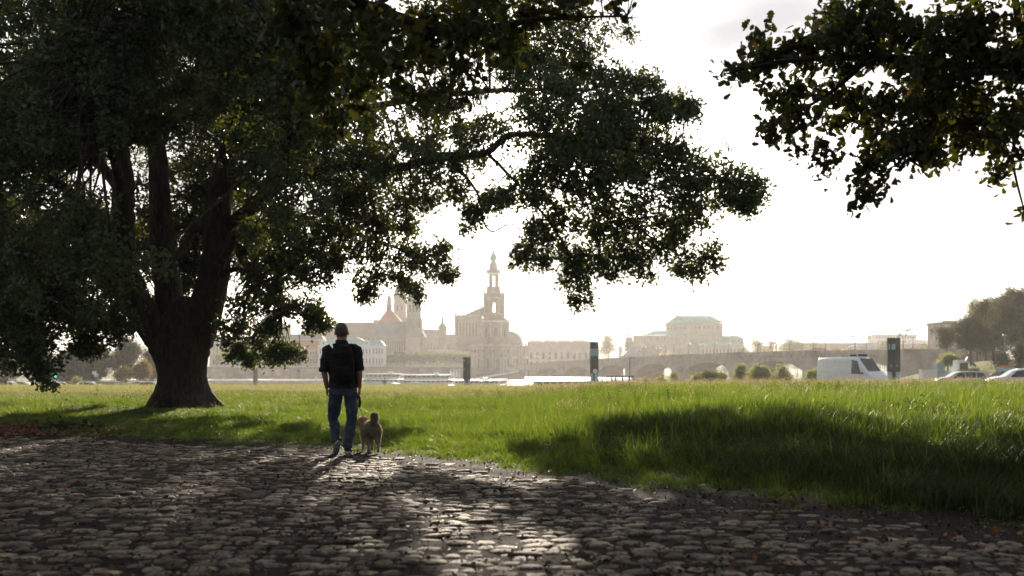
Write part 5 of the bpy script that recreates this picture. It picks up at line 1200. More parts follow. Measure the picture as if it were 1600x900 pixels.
# --- cathedral ---
c = House('cathedral', 'tall baroque church with open onion-topped tower and rows of roof statues', 770, 592, 640)
def tier(px0, px1, top, bot, ow, ot, ob_, nm='tower', depth=None, y=0):
    q = c.mb(); x0, x1 = c.X(px0), c.X(px1); w = x1 - x0; th = w * .14
    wall_arch(q, x0, x1, y - w / 2, y - w / 2 + th, c.Z(bot), c.Z(top), ow, c.Z(ob_), c.Z(ot)); wall_arch(q, x0, x1, y + w / 2 - th, y + w / 2, c.Z(bot), c.Z(top), ow, c.Z(ob_), c.Z(ot))
    q2 = c.mb(); wall_arch(q2, y - w / 2 + th, y + w / 2 - th, -x1, -x1 + th, c.Z(bot), c.Z(top), ow, c.Z(ob_), c.Z(ot)); wall_arch(q2, y - w / 2 + th, y + w / 2 - th, -x0 - th, -x0, c.Z(bot), c.Z(top), ow, c.Z(ob_), c.Z(ot))
    q.add([(-yy, xx, zz) for xx, yy, zz in q2.v], q2.f)
    return q.build(nm, SAND, c.t)
YT = 0
c.box('tower_base', SAND, 738, 806, 541, 598, -22, 14); 
c.box('tower_stage', SAND, 751, 796, 503, 541, -17, 12); c.wins(1, 775.3, 775.3, 512, 526, 5.6, -17.1, True); c.wins(1, 760, 760, 513, 527, 3.6, -17.1); c.wins(1, 789, 789, 513, 527, 3.0, -17.1)
for a in (752.5, 767, 784, 794.5):
    c.columns(1, a, a, 505, 539, 1.5, -18.2)
c.cornice(750, 797, 502, -17, 1.6, 1.6); c.cornice(738, 806, 540, -22, 1.8, 1.5)
q = c.mb(); q.frustum(-19, 25, -17, 12, c.Z(501.5), -15, 18.5, -13, 12, c.Z(497.5)); q.build('shoulder', SAND, c.t)
tier(755.3, 788.7, 467, 498, 4.0, 472, 489); c.cornice(754.5, 789.5, 466.5, -16.8, 1.6, 1.3); c.cornice(755, 789, 491.5, -16.7, .8, .6)
for a in (757, 764, 780, 787): c.columns(1, a, a, 469, 491, 1.1, -17.4)
q = c.mb(); q.box(-14.5, 18.5, -15, 15, c.Z(466), c.Z(459)); q.build('tower_parapet', SAND, c.t)
c.statues(2, 757, 787, 459.5, -13.5, 7.5); c.statues(2, 757, 787, 459.5, 13.5, 7.5); c.statues(2, 753, 796, 497.5, -14, 6)
q = c.mb(); q.frustum(-10.5, 12.5, -11, 11, c.Z(459), -9, 11, -9, 9, c.Z(448.5)); q.build('tower_pedestal', SAND, c.t)
tier(764, 779, 429, 448.5, 4.2, 430.2, 448.4)
c.columns(2, 762, 781, 430, 449, .55, -9.4); c.columns(2, 762, 781, 430, 449, .55, 9.4)
c.cornice(761, 781, 427.5, -9.4, 2.6, .5); q = c.mb(); q.box(-9.6, 11.6, -9.5, 9.5, c.Z(426.5), c.Z(422.5)); q.build('gallery', SAND, c.t)
for sx in (-8.9, 10.9):
    q = c.mb(); q.lathe([(.5, c.Z(423)), (.45, c.Z(418)), (.8, c.Z(416.5)), (.3, c.Z(414)), (.05, c.Z(409.5))], cx=sx, cy=-8.8, n=8); q.build('finial', SANDD, c.t)
q = c.mb(); q.lathe([(6.6, c.Z(423)), (6.3, c.Z(418)), (6.0, c.Z(413)), (4.6, c.Z(410.8)), (3.4, c.Z(409.5)), (3.3, c.Z(407))], cx=.8, n=16); q.build('lantern', SAND, c.t)
q = c.mb(); q.lathe([(3.3, c.Z(407.5)), (4.8, c.Z(406.2)), (5.6, c.Z(403)), (5.0, c.Z(400)), (3.2, c.Z(397.2)), (1.6, c.Z(394)), (.9, c.Z(390)), (1.1, c.Z(387.5)), (.5, c.Z(386)), (.3, c.Z(380)), (.05, c.Z(377.5))], cx=.8, n=18); q.build('onion_dome', MINT, c.t)
q = c.mb(); q.box(.5, 1.1, -.15, .15, c.Z(380), c.Z(376)); q.box(-.3, 1.9, -.15, .15, c.Z(378.6), c.Z(378)); q.build('cross', SLATE, c.t)
# nave, aisles
c.box('nave', SAND, 710, 752, 493, 548, 4, 60); c.cornice(709.5, 752, 492.5, 4, 1.4, .8)
c.wins(7, 714, 744, 503, 524, 2.6, 3.9, True); c.statues(7, 711, 748, 491.8, 5.5, 9.5)
q = c.mb(); q.prism([(c.X(724), c.Z(492)), (c.X(754), c.Z(478.5)), (c.X(760), c.Z(478.5)), (c.X(760), c.Z(492))], 10, 55); q.build('nave_roof', SLATE, c.t)
c.box('aisle', SAND, 735, 826, 541, 598, -12, 50); c.cornice(734, 826.5, 541, -12, 1.4, .8); c.statues(4, 811, 826, 540.4, -11, 8); c.statues(2, 697, 702, 548, 4, 9)
q = c.mb(); q.frustum(c.X(712), c.X(754), -8, 30, c.Z(541), c.X(728), c.X(752), 2, 20, c.Z(531.5)); q.build('aisle_roof', SLATE, c.t)
q = c.mb(); q.lathe([(20, c.Z(541)), (19.5, c.Z(534)), (18, c.Z(527)), (13, c.Z(521)), (6, c.Z(517.5)), (.1, c.Z(516.5))], cx=c.X(797), cy=18, n=22); q.build('chapel_dome', SAND, c.t)
c.wins(1, 778.3, 778.3, 561, 580, 7, -22.15, False); c.wins(2, 748, 763, 560, 576, 3.4, -22.15, True); c.wins(1, 794, 794, 560, 576, 3.4, -22.15, True); c.wins(3, 808, 823, 560, 576, 3.2, -12.1, True); c.wins(3, 748, 794, 546, 552, 3.0, -22.15, True)
for a in (741, 746, 754, 770, 787, 800, 804): c.columns(1, a, a, 543, 590, 1.3, -23.2)
c.columns(3, 811, 821, 543, 590, 1.2, -13)

# --- opera house ---
o_ = House('opera_house', 'opera house with mint green gabled roof and curved statue-lined front', 1077, 562, 760)
o_.box('stage_tower', SAND, 1077, 1129, 505, 566, 0, 40)
q = o_.mb(); q.add([(o_.X(1043.5), 12, o_.Z(566)), (o_.X(1077), 0, o_.Z(566)), (o_.X(1077), 40, o_.Z(566)), (o_.X(1046), 40, o_.Z(566)), (o_.X(1043.5), 12, o_.Z(506)), (o_.X(1077), 0, o_.Z(506)), (o_.X(1077), 40, o_.Z(506)), (o_.X(1046), 40, o_.Z(506))], [(3, 2, 1, 0), (4, 5, 6, 7), (0, 1, 5, 4), (1, 2, 6, 5), (2, 3, 7, 6), (3, 0, 4, 7)]); q.build('gable_block', SAND, o_.t)
q = o_.mb(); g0, g1, ap = (o_.X(1041.5), 11.5, o_.Z(505.7)), (o_.X(1077.5), -.8, o_.Z(504.5)), (o_.X(1058.5), 6, o_.Z(493.2)); sh = (0, 3, 0)
q.add([g0, g1, ap, tuple(a + b for a, b in zip(g0, sh)), tuple(a + b for a, b in zip(g1, sh)), tuple(a + b for a, b in zip(ap, sh))], [(0, 1, 2), (5, 4, 3), (0, 3, 4, 1), (1, 4, 5, 2), (2, 5, 3, 0)]); q.build('pediment', SAND, o_.t)
q = o_.mb(); q.add([(o_.X(1059), 7, o_.Z(492.6)), (o_.X(1078), -1.6, o_.Z(504)), (o_.X(1131.5), -1.6, o_.Z(503.2)), (o_.X(1113.5), 20, o_.Z(492.4)), (o_.X(1131.5), 41, o_.Z(503.2)), (o_.X(1043), 41, o_.Z(505.5)), (o_.X(1041), 11, o_.Z(505.2))], [(0, 1, 2, 3), (3, 2, 4), (0, 3, 4, 5), (0, 5, 6), (1, 0, 6)]); q.build('roof', MINT, o_.t)
for px, yy, py in ((1058.5, 6.5, 493), (1113.5, 20, 492.8)):
    q = o_.mb(); q.lathe([(1.4, o_.Z(py + 1)), (1.0, o_.Z(py - 1.5)), (.5, o_.Z(py - 3)), (.6, o_.Z(py - 4.2)), (.06, o_.Z(py - 7))], cx=o_.X(px), cy=yy, n=8); q.build('finial', SANDD, o_.t)
o_.statues(1, 1077.5, 1077.5, 504.6, -.8, 4); o_.statues(1, 1131, 1131, 503.5, 0, 3)
o_.wins(6, 1086.5, 1121, 508.5, 514, 3.9, -.1); o_.cornice(1077, 1129.5, 505.5, 0, 1.2, .8); o_.cornice(1077, 1129.5, 517, 0, .8, .5); o_.cornice(1077, 1129.5, 527, 0, .6, .4)
fm, pm = win_mesh(2.1, 5.2, False, None, o_.s)
for k in range(7):
    u = (k + .8) / 8; w_ = link('window', fm, o_.t); w_.location = Vector((o_.X(1043.5) + 33.5 * u, 12 - 12 * u - .15, o_.Z(515))) * o_.s; w_.rotation_euler = (0, 0, math.atan2(-12, 33.5)); link('pane', pm, w_)
def curved(nm, mat, px0, px1, top, bot, cy, ry, y_in=20, a0=180, a1=360, n=22):
    cx = o_.X((px0 + px1) / 2); rx = (px1 - px0) / 2; q = o_.mb(); v = []
    for k in range(n + 1):
        a = R(a0 + (a1 - a0) * k / n); v += [(cx + rx * math.cos(a), cy + ry * math.sin(a), o_.Z(bot)), (cx + rx * math.cos(a), cy + ry * math.sin(a), o_.Z(top))]
    m = 2 * (n + 1); v += [(cx, y_in, o_.Z(bot)), (cx, y_in, o_.Z(top))]
    q.add(v, [(2 * k, 2 * k + 2, 2 * k + 3, 2 * k + 1) for k in range(n)] + [(2 * k + 1, 2 * k + 3, m + 1) for k in range(n)], True); q.sm = [False] * len(q.sm); return q.build(nm, mat, o_.t)
curved('auditorium_wall', SAND, 991, 1085, 524, 566, 14, 20); curved('foyer_wall', SAND, 996, 1092, 536.5, 566, 8, 24)
for (px0, px1, cy, ry, top, n_, zb_, kind) in ((991, 1085, 14, 20, 524, 13, 531.5, 'u'), (996, 1092, 8, 24, 536.5, 12, 551, 'l')):
    cx = o_.X((px0 + px1) / 2); rx = (px1 - px0) / 2; fm, pm = win_mesh(1.9 if kind == 'u' else 2.8, 4.2 if kind == 'u' else 9.5, kind == 'l', None, o_.s)
    for k in range(n_):
        a = R(188 + 164 * k / (n_ - 1)); w_ = link('window', fm, o_.t); w_.location = Vector((cx + (rx + .05) * math.cos(a), cy + (ry + .05) * math.sin(a), o_.Z(zb_))) * o_.s; w_.rotation_euler = (0, 0, a + math.pi / 2); link('pane', pm, w_)
    q = o_.mb(); q.box(-.35, .35, -.35, .35, 0, .8); q.lathe([(.35, .8), (.3, 1.7), (.22, 2.1), (.02, 2.7)], n=6); me = q.mesh('statue', SANDD)
    for k in range(20):
        a = R(184 + 172 * k / 19); w_ = link('statue', me, o_.t); w_.location = Vector((cx + rx * math.cos(a), cy + ry * math.sin(a), o_.Z(top))) * o_.s
q = o_.mb(); q.add([(o_.X(1003), 4, o_.Z(523.5)), (o_.X(1022), -4, o_.Z(523.5)), (o_.X(1052), -5, o_.Z(523.5)), (o_.X(1080), 0, o_.Z(523.5)), (o_.X(1078), 12, o_.Z(521)), (o_.X(1056), 10, o_.Z(516.4)), (o_.X(1024), 12, o_.Z(516.4))], [(0, 1, 6), (1, 2, 5, 6), (2, 3, 4, 5)]); q.build('auditorium_roof', MINT, o_.t)
o_.box('rear_wing', SAND, 1129, 1163, 529, 566, 4, 34); q = o_.mb(); q.frustum(o_.X(1129), o_.X(1163), 3, 34, o_.Z(528.6), o_.X(1131), o_.X(1156), 14, 26, o_.Z(524)); q.build('wing_roof', MINT, o_.t); o_.cornice(1129.5, 1163, 529.5, 4, 1, .6); o_.statues(2, 1146, 1161, 526, 8, 3.2)
o_.box('side_wing', SAND, 1090, 1156, 540, 566, -14, 2); q = o_.mb(); q.frustum(o_.X(1089), o_.X(1157), -15, 1, o_.Z(540), o_.X(1093), o_.X(1152), -6, -.3, o_.Z(535.3)); q.build('side_roof', MINT, o_.t); o_.wins(11, 1096, 1150, 545, 558, 3.0, -14.1, True)
# restaurant roof and plinth before the opera
r_ = House('restaurant', 'low grey-roofed riverside restaurant in front of the opera house', 1010, 566, 690); r_.box('wall', SANDL, 972, 1048, 556, 576, 0, 26); q = r_.mb(); q.frustum(-40, 40, -2, 28, r_.Z(557), -20, 18, 8, 18, r_.Z(541)); q.build('roof', SLATE, r_.t); r_.wins(10, 980, 1042, 559, 564, 3, -.1)
q = r_.mb(); q.gable(8, 22, -2.6, 6, r_.Z(556), r_.Z(547), 'y'); q.build('gable', SLATE, r_.t)
YEL = nmat('yellow_awning', (.62, .40, .14), rough=.8)
for i, (px, lab) in enumerate(((1036, 'left yellow pointed awning beside the restaurant'), (1047, 'right yellow pointed awning nearer the opera steps'))):
    a_ = House('awning', lab, px, 558, 670, 'yellow awnings', 'awning'); q = a_.mb(); q.frustum(-6, 6, -4, 4, a_.Z(555), -.3, .3, -.3, .3, a_.Z(547)); q.build('canopy', YEL, a_.t); q = a_.mb(); q.box(-.2, .2, -.2, .2, -8, 3); q.build('pole', SANDD, a_.t)
m_ = House('monument', 'stone monument crowned by an equestrian group, left of the opera house', 983, 562, 700, cat='monument'); m_.box('plinth', SAND, 977, 990, 534, 575, -4, 6); m_.cornice(976.5, 990.5, 533.5, -4.2, 1.2, .6); m_.box('pedestal', SAND, 978, 988, 527, 533, -3, 4)
q = m_.mb(); q.tube([(-4, 0, 37.5), (1.5, 0, 37.6)], [.9, 1.1], 8); q.tube([(-3.6, 0, 37.6), (-5.4, 0, 40)], [.7, .35], 7); q.ball((-5.9, 0, 40), (.8, .3, .35), 8, 6)
for lx in (-3.8, -2.9, .7, 1.4): q.tube([(lx, -.3, 37.2), (lx + .2, -.3, 35.2)], [.35, .16], 6)
q.build('horse', SANDD, m_.t); q = m_.mb(); q.lathe([(1.0, 36), (1.2, 38), (.6, 41), (.9, 43), (.35, 44.4), (.5, 45.6), (.05, 46.6)], cx=1.5, n=8); q.build('figure', SANDD, m_.t)
b_ = House('banner', 'tall white vertical banner on the bank left of the opera house', 969.5, 566, 640, cat='banner'); q = b_.mb(); q.box(-1.8, 1.8, -.3, .3, 4, 24.5); q.build('cloth', BANNER, b_.t); q = b_.mb(); q.box(-2.2, -1.8, -.3, .3, -6, 25); q.build('pole', SANDD, b_.t)

# --- gallery wing between church and pylon ---
g2 = House('gallery_building', 'long low sandstone gallery with a row of arched windows right of the church', 875, 578, 700)
g2.box('wall', SANDL, 824, 922, 535, 590, 0, 30); g2.cornice(824, 922, 534.5, 0, 1.4, .9); g2.cornice(824, 922, 544.5, 0, .8, .5); g2.wins(10, 830, 916, 550.5, 561, 4.0, -.1, True); q = g2.mb(); q.frustum(-52, 48, -1, 31, g2.Z(534), -44, 40, 10, 20, g2.Z(530.5)); q.build('roof', SLATE, g2.t)
g2.wins(10, 830, 916, 565, 572, 3.4, -.1)
for k in range(4): g2.box('skylight', BANNER, 828 + k * 22, 846 + k * 22, 531.4, 533.4, -1.6, -.6)

# --- castle wing and towers ---
k_ = House('castle_wing', 'gabled castle wing with a small spired turret left of the church', 690, 560, 700)
k_.box('wall', SANDD, 655, 712, 522, 590, 0, 24); k_.box('front_wing', SAND, 668, 742, 549, 600, -40, -6); k_.cornice(668, 742, 548.5, -40, 1.2, .7); k_.wins(10, 674, 736, 553, 561, 2.2, -40.1, True); k_.cornice(655, 712, 535, 0, 1, .6, SAND)
for px, w_, h_ in ((661, 9, 12), (671, 8, 11), (679, 6, 13)):
    q = k_.mb(); q.prism([(k_.X(px) - w_ / 2, k_.Z(523)), (k_.X(px) + w_ / 2, k_.Z(523)), (k_.X(px) + w_ * .3, k_.Z(523 - h_ * .45)), (k_.X(px) + w_ * .12, k_.Z(523 - h_ * .5)), (k_.X(px), k_.Z(523 - h_)), (k_.X(px) - w_ * .12, k_.Z(523 - h_ * .5)), (k_.X(px) - w_ * .3, k_.Z(523 - h_ * .45))], -.5, 2); q.build('gable', SANDD, k_.t)
q = k_.mb(); q.gable(k_.X(655), k_.X(684), 0, 24, k_.Z(522), k_.Z(514)); q.build('roof', SLATE, k_.t)
q = k_.mb(); q.lathe([(6.6, k_.Z(575)), (6.6, k_.Z(512)), (7.2, k_.Z(511)), (6.4, k_.Z(509)), (3.2, k_.Z(506)), (1.8, k_.Z(504)), (1.8, k_.Z(500)), (2.3, k_.Z(499)), (1.4, k_.Z(496)), (.3, k_.Z(494)), (.05, k_.Z(489))], cx=k_.X(691), cy=4, n=12); q.build('turret', SANDD, k_.t)
k_.wins(8, 659, 682, 527, 532, 1.8, -.1); k_.wins(9, 658, 700, 539, 546, 2.2, -.1)
st = House('castle_tower', 'slender pinkish castle tower with rounded cap rising behind the red roof', 625, 560, 690, cat='tower')
PINK = nmat('pinkish_sandstone', (.40, .30, .26), (.28, .21, .18), scale=.3, rough=.9)
q = st.mb(); q.box(-9, 9, -9, 9, -10, st.Z(466)); q.build('shaft', PINK, st.t); q = st.mb(); q.lathe([(10, st.Z(466)), (10.5, st.Z(464)), (9.2, st.Z(458)), (8.5, st.Z(452)), (5.5, st.Z(446)), (3.2, st.Z(443)), (3.0, st.Z(434)), (3.8, st.Z(432)), (2.2, st.Z(426)), (.8, st.Z(420)), (.1, st.Z(400))], n=12, rot=R(22.5)); q.build('cap', SLATE, st.t)
q = st.mb(); q.lathe([(.3, 0), (2.2, 0), (2.2, .6), (.3, .6)], n=14); o = q.build('clock_face', PWHITE, st.t); o.location = Vector((0, -9.6, st.Z(458))) * st.s; o.rotation_euler = (R(90), 0, 0); st.wins(2, 622, 629, 478, 486, 2.4, -9.1, True)
# house of estates with corner tower
e_ = House('parliament_house', 'sandstone hall with corner tower, grey roof and arcade of tall arched windows', 628, 572, 560)
e_.box('wall', SAND, 588, 662, 527, 580, 0, 34); e_.cornice(588, 662, 526.5, 0, 1.4, .9); e_.cornice(588, 662, 549, 0, .8, .5); e_.wins(9, 603, 632, 532, 547, 2.2, -.1, True); e_.wins(11, 602, 634, 552, 558, 1.8, -.1); e_.box('pavilion', SANDL, 634, 656, 528, 580, -3, 30); e_.cornice(634, 656, 527.5, -3, 1.5, .8)
q = e_.mb(); q.frustum(e_.X(585), e_.X(664), -1, 35, e_.Z(526), e_.X(590), e_.X(650), 12, 24, e_.Z(502)); q.build('roof', SLATE, e_.t)
fm, pm = win_mesh(1.6, 1.6, False, PWHITE, e_.s)
for k in range(6):
    o = link('dormer', fm, e_.t); o.location = Vector((e_.X(593.5 + k * 5.3), -1.2, e_.Z(526))) * e_.s; link('pane', pm, o)
q = e_.mb(); x0, x1 = e_.X(634), e_.X(658.5); wall_arch(q, x0, x1, -4, 0, e_.Z(527), e_.Z(498), 6.5, e_.Z(520), e_.Z(502)); q.box(x0, x1, 0, 20, e_.Z(527), e_.Z(498)); q.build('tower', SAND, e_.t); e_.cornice(634, 658.5, 497, -4, 1.6, 1.2); e_.wins(1, 655.4, 655.4, 504, 512, 1.6, -4.1, True)
q = e_.mb(); q.box(e_.X(635.5), e_.X(656.5), -3, 18, e_.Z(497), e_.Z(473)); q.build('tower_upper', SAND, e_.t); e_.cornice(635, 657, 472.5, -3, 1.4, 1); e_.wins(3, 641, 651, 476, 488, 2.6, -3.1, True); e_.columns(4, 637, 655, 475, 496, .8, -3.8); e_.statues(2, 636.5, 657, 496, -3.5, 5); 
q = e_.mb(); q.lathe([(11, e_.Z(472)), (10.5, e_.Z(466)), (8.2, e_.Z(459)), (5.0, e_.Z(454)), (3.5, e_.Z(452)), (3.2, e_.Z(446)), (1.8, e_.Z(442)), (.1, e_.Z(437))], cx=e_.X(646), cy=7, n=16); q.build('cupola', SLATE, e_.t)
rr = House('red_roofed_hall', 'steep red pyramid roof topped by a stone turret behind the grey roof', 608, 560, 600); q = rr.mb(); q.frustum(-16, 20, -10, 14, rr.Z(503), -3.5, 4, -2, 3, rr.Z(484)); q.build('roof', REDR, rr.t); rr.box('wall', SAND, 592, 628, 503, 575, -10, 14)
q = rr.mb(); q.lathe([(4.6, rr.Z(486)), (4.2, rr.Z(480)), (5.6, rr.Z(478.5)), (5.6, rr.Z(477)), (3.8, rr.Z(476)), (3.4, rr.Z(466)), (2.6, rr.Z(463)), (.4, rr.Z(461))], cx=0, n=10); q.build('turret', SANDD, rr.t)
# long brown roof
l_ = House('long_hall', 'long building with a huge plain brown roof behind the white palace', 545, 560, 590); l_.box('wall', SAND, 478, 596, 526, 575, 0, 50); q = l_.mb(); q.prism_x([(-2, l_.Z(527)), (52, l_.Z(527)), (34, l_.Z(502.5)), (18, l_.Z(502.5))], l_.X(476), l_.X(592)); q.build('roof', BROWNR, l_.t); l_.box('chimney', SAND, 582, 590, 499, 527, 10, 16); l_.wins(16, 484, 590, 529, 533, 2.4, -.1)
# academy
a_ = House('art_academy', 'ornate academy palace with domed pavilion and tall columns, left of the brown roof', 420, 576, 490)
a_.box('wall', SANDL, 326, 400, 527, 584, 4, 34); a_.cornice(326, 400, 527, 4, 1.6, 1); a_.columns(12, 330, 392, 533, 560, 1.0, 3.0); a_.wins(11, 333, 389, 535, 556, 2.6, 3.9); a_.wins(11, 333, 389, 562, 570, 2.8, 3.9, True)
a_.box('pavilion', SAND, 398, 446, 507, 584, 0, 40); a_.cornice(398, 446, 506.5, 0, 1.6, 1.1); a_.cornice(398, 446, 530, 0, 1.4, .8); a_.columns(6, 401, 443, 533, 565, 1.4, -1.6); a_.wins(4, 407, 437, 535, 560, 4, -.1, True); a_.wins(4, 407, 437, 513, 524, 3, -.1); a_.statues(4, 399, 445, 506, 1, 9)
q = a_.mb(); q.frustum(-17, 13, 4, 30, a_.Z(505.5), -12, 8, 10, 24, a_.Z(497)); q.frustum(-10, 6.5, 11, 23, a_.Z(497), -11, 7.5, 10, 24, a_.Z(492.5)); q.frustum(-11, 7.5, 10, 24, a_.Z(492.4), -7, 3.5, 13, 21, a_.Z(489.5)); q.build('dome', MINT if False else SLATE, a_.t)
q = a_.mb(); q.lathe([(4, a_.Z(507)), (4.4, a_.Z(503)), (3.2, a_.Z(499)), (1.4, a_.Z(496.5)), (.3, a_.Z(495)), (.05, a_.Z(492))], cx=a_.X(437.5), cy=2, n=12); q.build('small_dome', SANDD, a_.t)
q = a_.mb(); q.lathe([(3.4, a_.Z(507)), (2.8, a_.Z(502)), (1.6, a_.Z(498)), (.05, a_.Z(495.5))], cx=a_.X(397), cy=3, n=10); q.build('small_dome', SANDD, a_.t)
a_.box('right_wing', SANDL, 446, 506, 530, 584, 5, 34); a_.columns(8, 449, 480, 534, 562, 1.0, 3.8); a_.wins(7, 451, 478, 536, 558, 2.4, 4.9); q = a_.mb(); q.frustum(a_.X(446), a_.X(504), 4, 34, a_.Z(530), a_.X(450), a_.X(500), 12, 26, a_.Z(521.5)); q.build('wing_roof', SLATE, a_.t)
h_ = House('red_roofed_house', 'house with low red tiled roof between the academy and the white palace', 478, 575, 462); h_.box('wall', PINK, 457, 498, 545, 582, 0, 20); q = h_.mb(); q.frustum(-22, 20.5, -1, 21, h_.Z(545.5), -19, 19, 8, 14, h_.Z(531)); q.build('roof', REDR, h_.t); h_.wins(9, 461, 494, 549, 554, 1.8, -.1); h_.wins(9, 461, 494, 561, 567, 1.8, -.1)
# white palace
p_ = House('white_palace', 'white palace with mint green roofs on the terrace behind the walking man', 548, 574, 458)
p_.box('wall', PWHITE, 497, 600, 541, 582, 0, 24); p_.cornice(497, 600, 540.5, 0, 1.3, .8, PWHITE)
for px, w_ in ((506, 17), (573, 15)):
    p_.box('risalit', PWHITE, px - w_ / 2, px + w_ / 2, 541, 582, -1.4, 0); q = p_.mb(); X0 = p_.X(px); q.prism([(X0 - w_ / 2, p_.Z(541)), (X0 + w_ / 2, p_.Z(541)), (X0 + w_ * .32, p_.Z(536)), (X0 + w_ * .18, p_.Z(532.5)), (X0, p_.Z(531)), (X0 - w_ * .18, p_.Z(532.5)), (X0 - w_ * .32, p_.Z(536))], -1.6, 3); q.build('gable', PWHITE, p_.t)
    p_.wins(3, px - 5, px + 5, 545, 553, 1.7, -1.5, True, PWHITE); p_.wins(3, px - 5, px + 5, 560, 568, 1.9, -1.5, False, PWHITE); p_.wins(1, px, px, 535, 537.5, 2.4, -1.8, True, PWHITE)
q = p_.mb(); q.frustum(p_.X(497), p_.X(601), -.6, 25, p_.Z(540), p_.X(504), p_.X(594), 5, 19, p_.Z(531.5)); q.build('roof', MINT, p_.t); q = p_.mb(); q.frustum(p_.X(512), p_.X(568), 5, 19, p_.Z(531.5), p_.X(532), p_.X(556), 10, 14, p_.Z(526.5)); q.build('upper_roof', MINT, p_.t)
p_.wins(7, 520, 562, 544, 553, 1.9, -.1, False, PWHITE); p_.wins(7, 520, 562, 560, 568, 1.9, -.1, False, PWHITE); p_.wins(4, 584, 597, 544, 553, 1.8, -.1, False, PWHITE); p_.wins(4, 584, 597, 560, 568, 1.8, -.1, False, PWHITE)
for px in (584, 592): p_.wins(1, px, px, 535, 539, 2.0, 2.2, True, PWHITE)

# --- terrace wall and quay ---
tw = House('terrace_wall', 'long sandstone terrace wall above the quay below the palaces', 520, 602, 450, cat='wall')
def zt_(px): return 572.5 + (px - 330) * .006
tw.box('wall', SANDD, 318, 735, 573.5, 606, 0, 4); tw.box('coping', SANDL, 318, 735, 572.3, 573.8, -.8, 4.5)
for x0, x1 in ((330, 352), (404, 452), (470, 500), (560, 640), (655, 690)):
    tw.box('ashlar_panel', SAND, x0, x1, 576, 592, -.9, 0)
for k in range(60):
    q = tw.mb()
    if k == 0:
        q.box(-.25, .25, -.2, .2, 0, 1.8); bal = q.mesh('baluster', SANDL)
    o = link('baluster', bal, tw.t); o.location = Vector((tw.X(322 + k * 7), .5, tw.Z(572.3))) * tw.s
tw.box('hand_rail', SANDL, 318, 735, 569.8, 570.5, .2, 1.0)
te = MB(); te.box(-145, -22, 452, 700, -4, 2.2); tag(te.build('terrace', SANDD), 'raised terrace behind the quay wall', kind='structure')
qy = MB(); qy.box(-170, -2, 395, 453, -7, -3.4); tag(qy.build('quay', SANDL), 'stone quay below the terrace wall', kind='structure')
ck = MB(); ck.box(-22, 60, 600, 760, -7, -2.0); tag(ck.build('church_square', SANDD), 'paved square before the church', kind='structure')
CW_ = nmat('clipped_hedge_leaves', (.05, .075, .025), (.03, .05, .018), scale=.4, rough=.9)

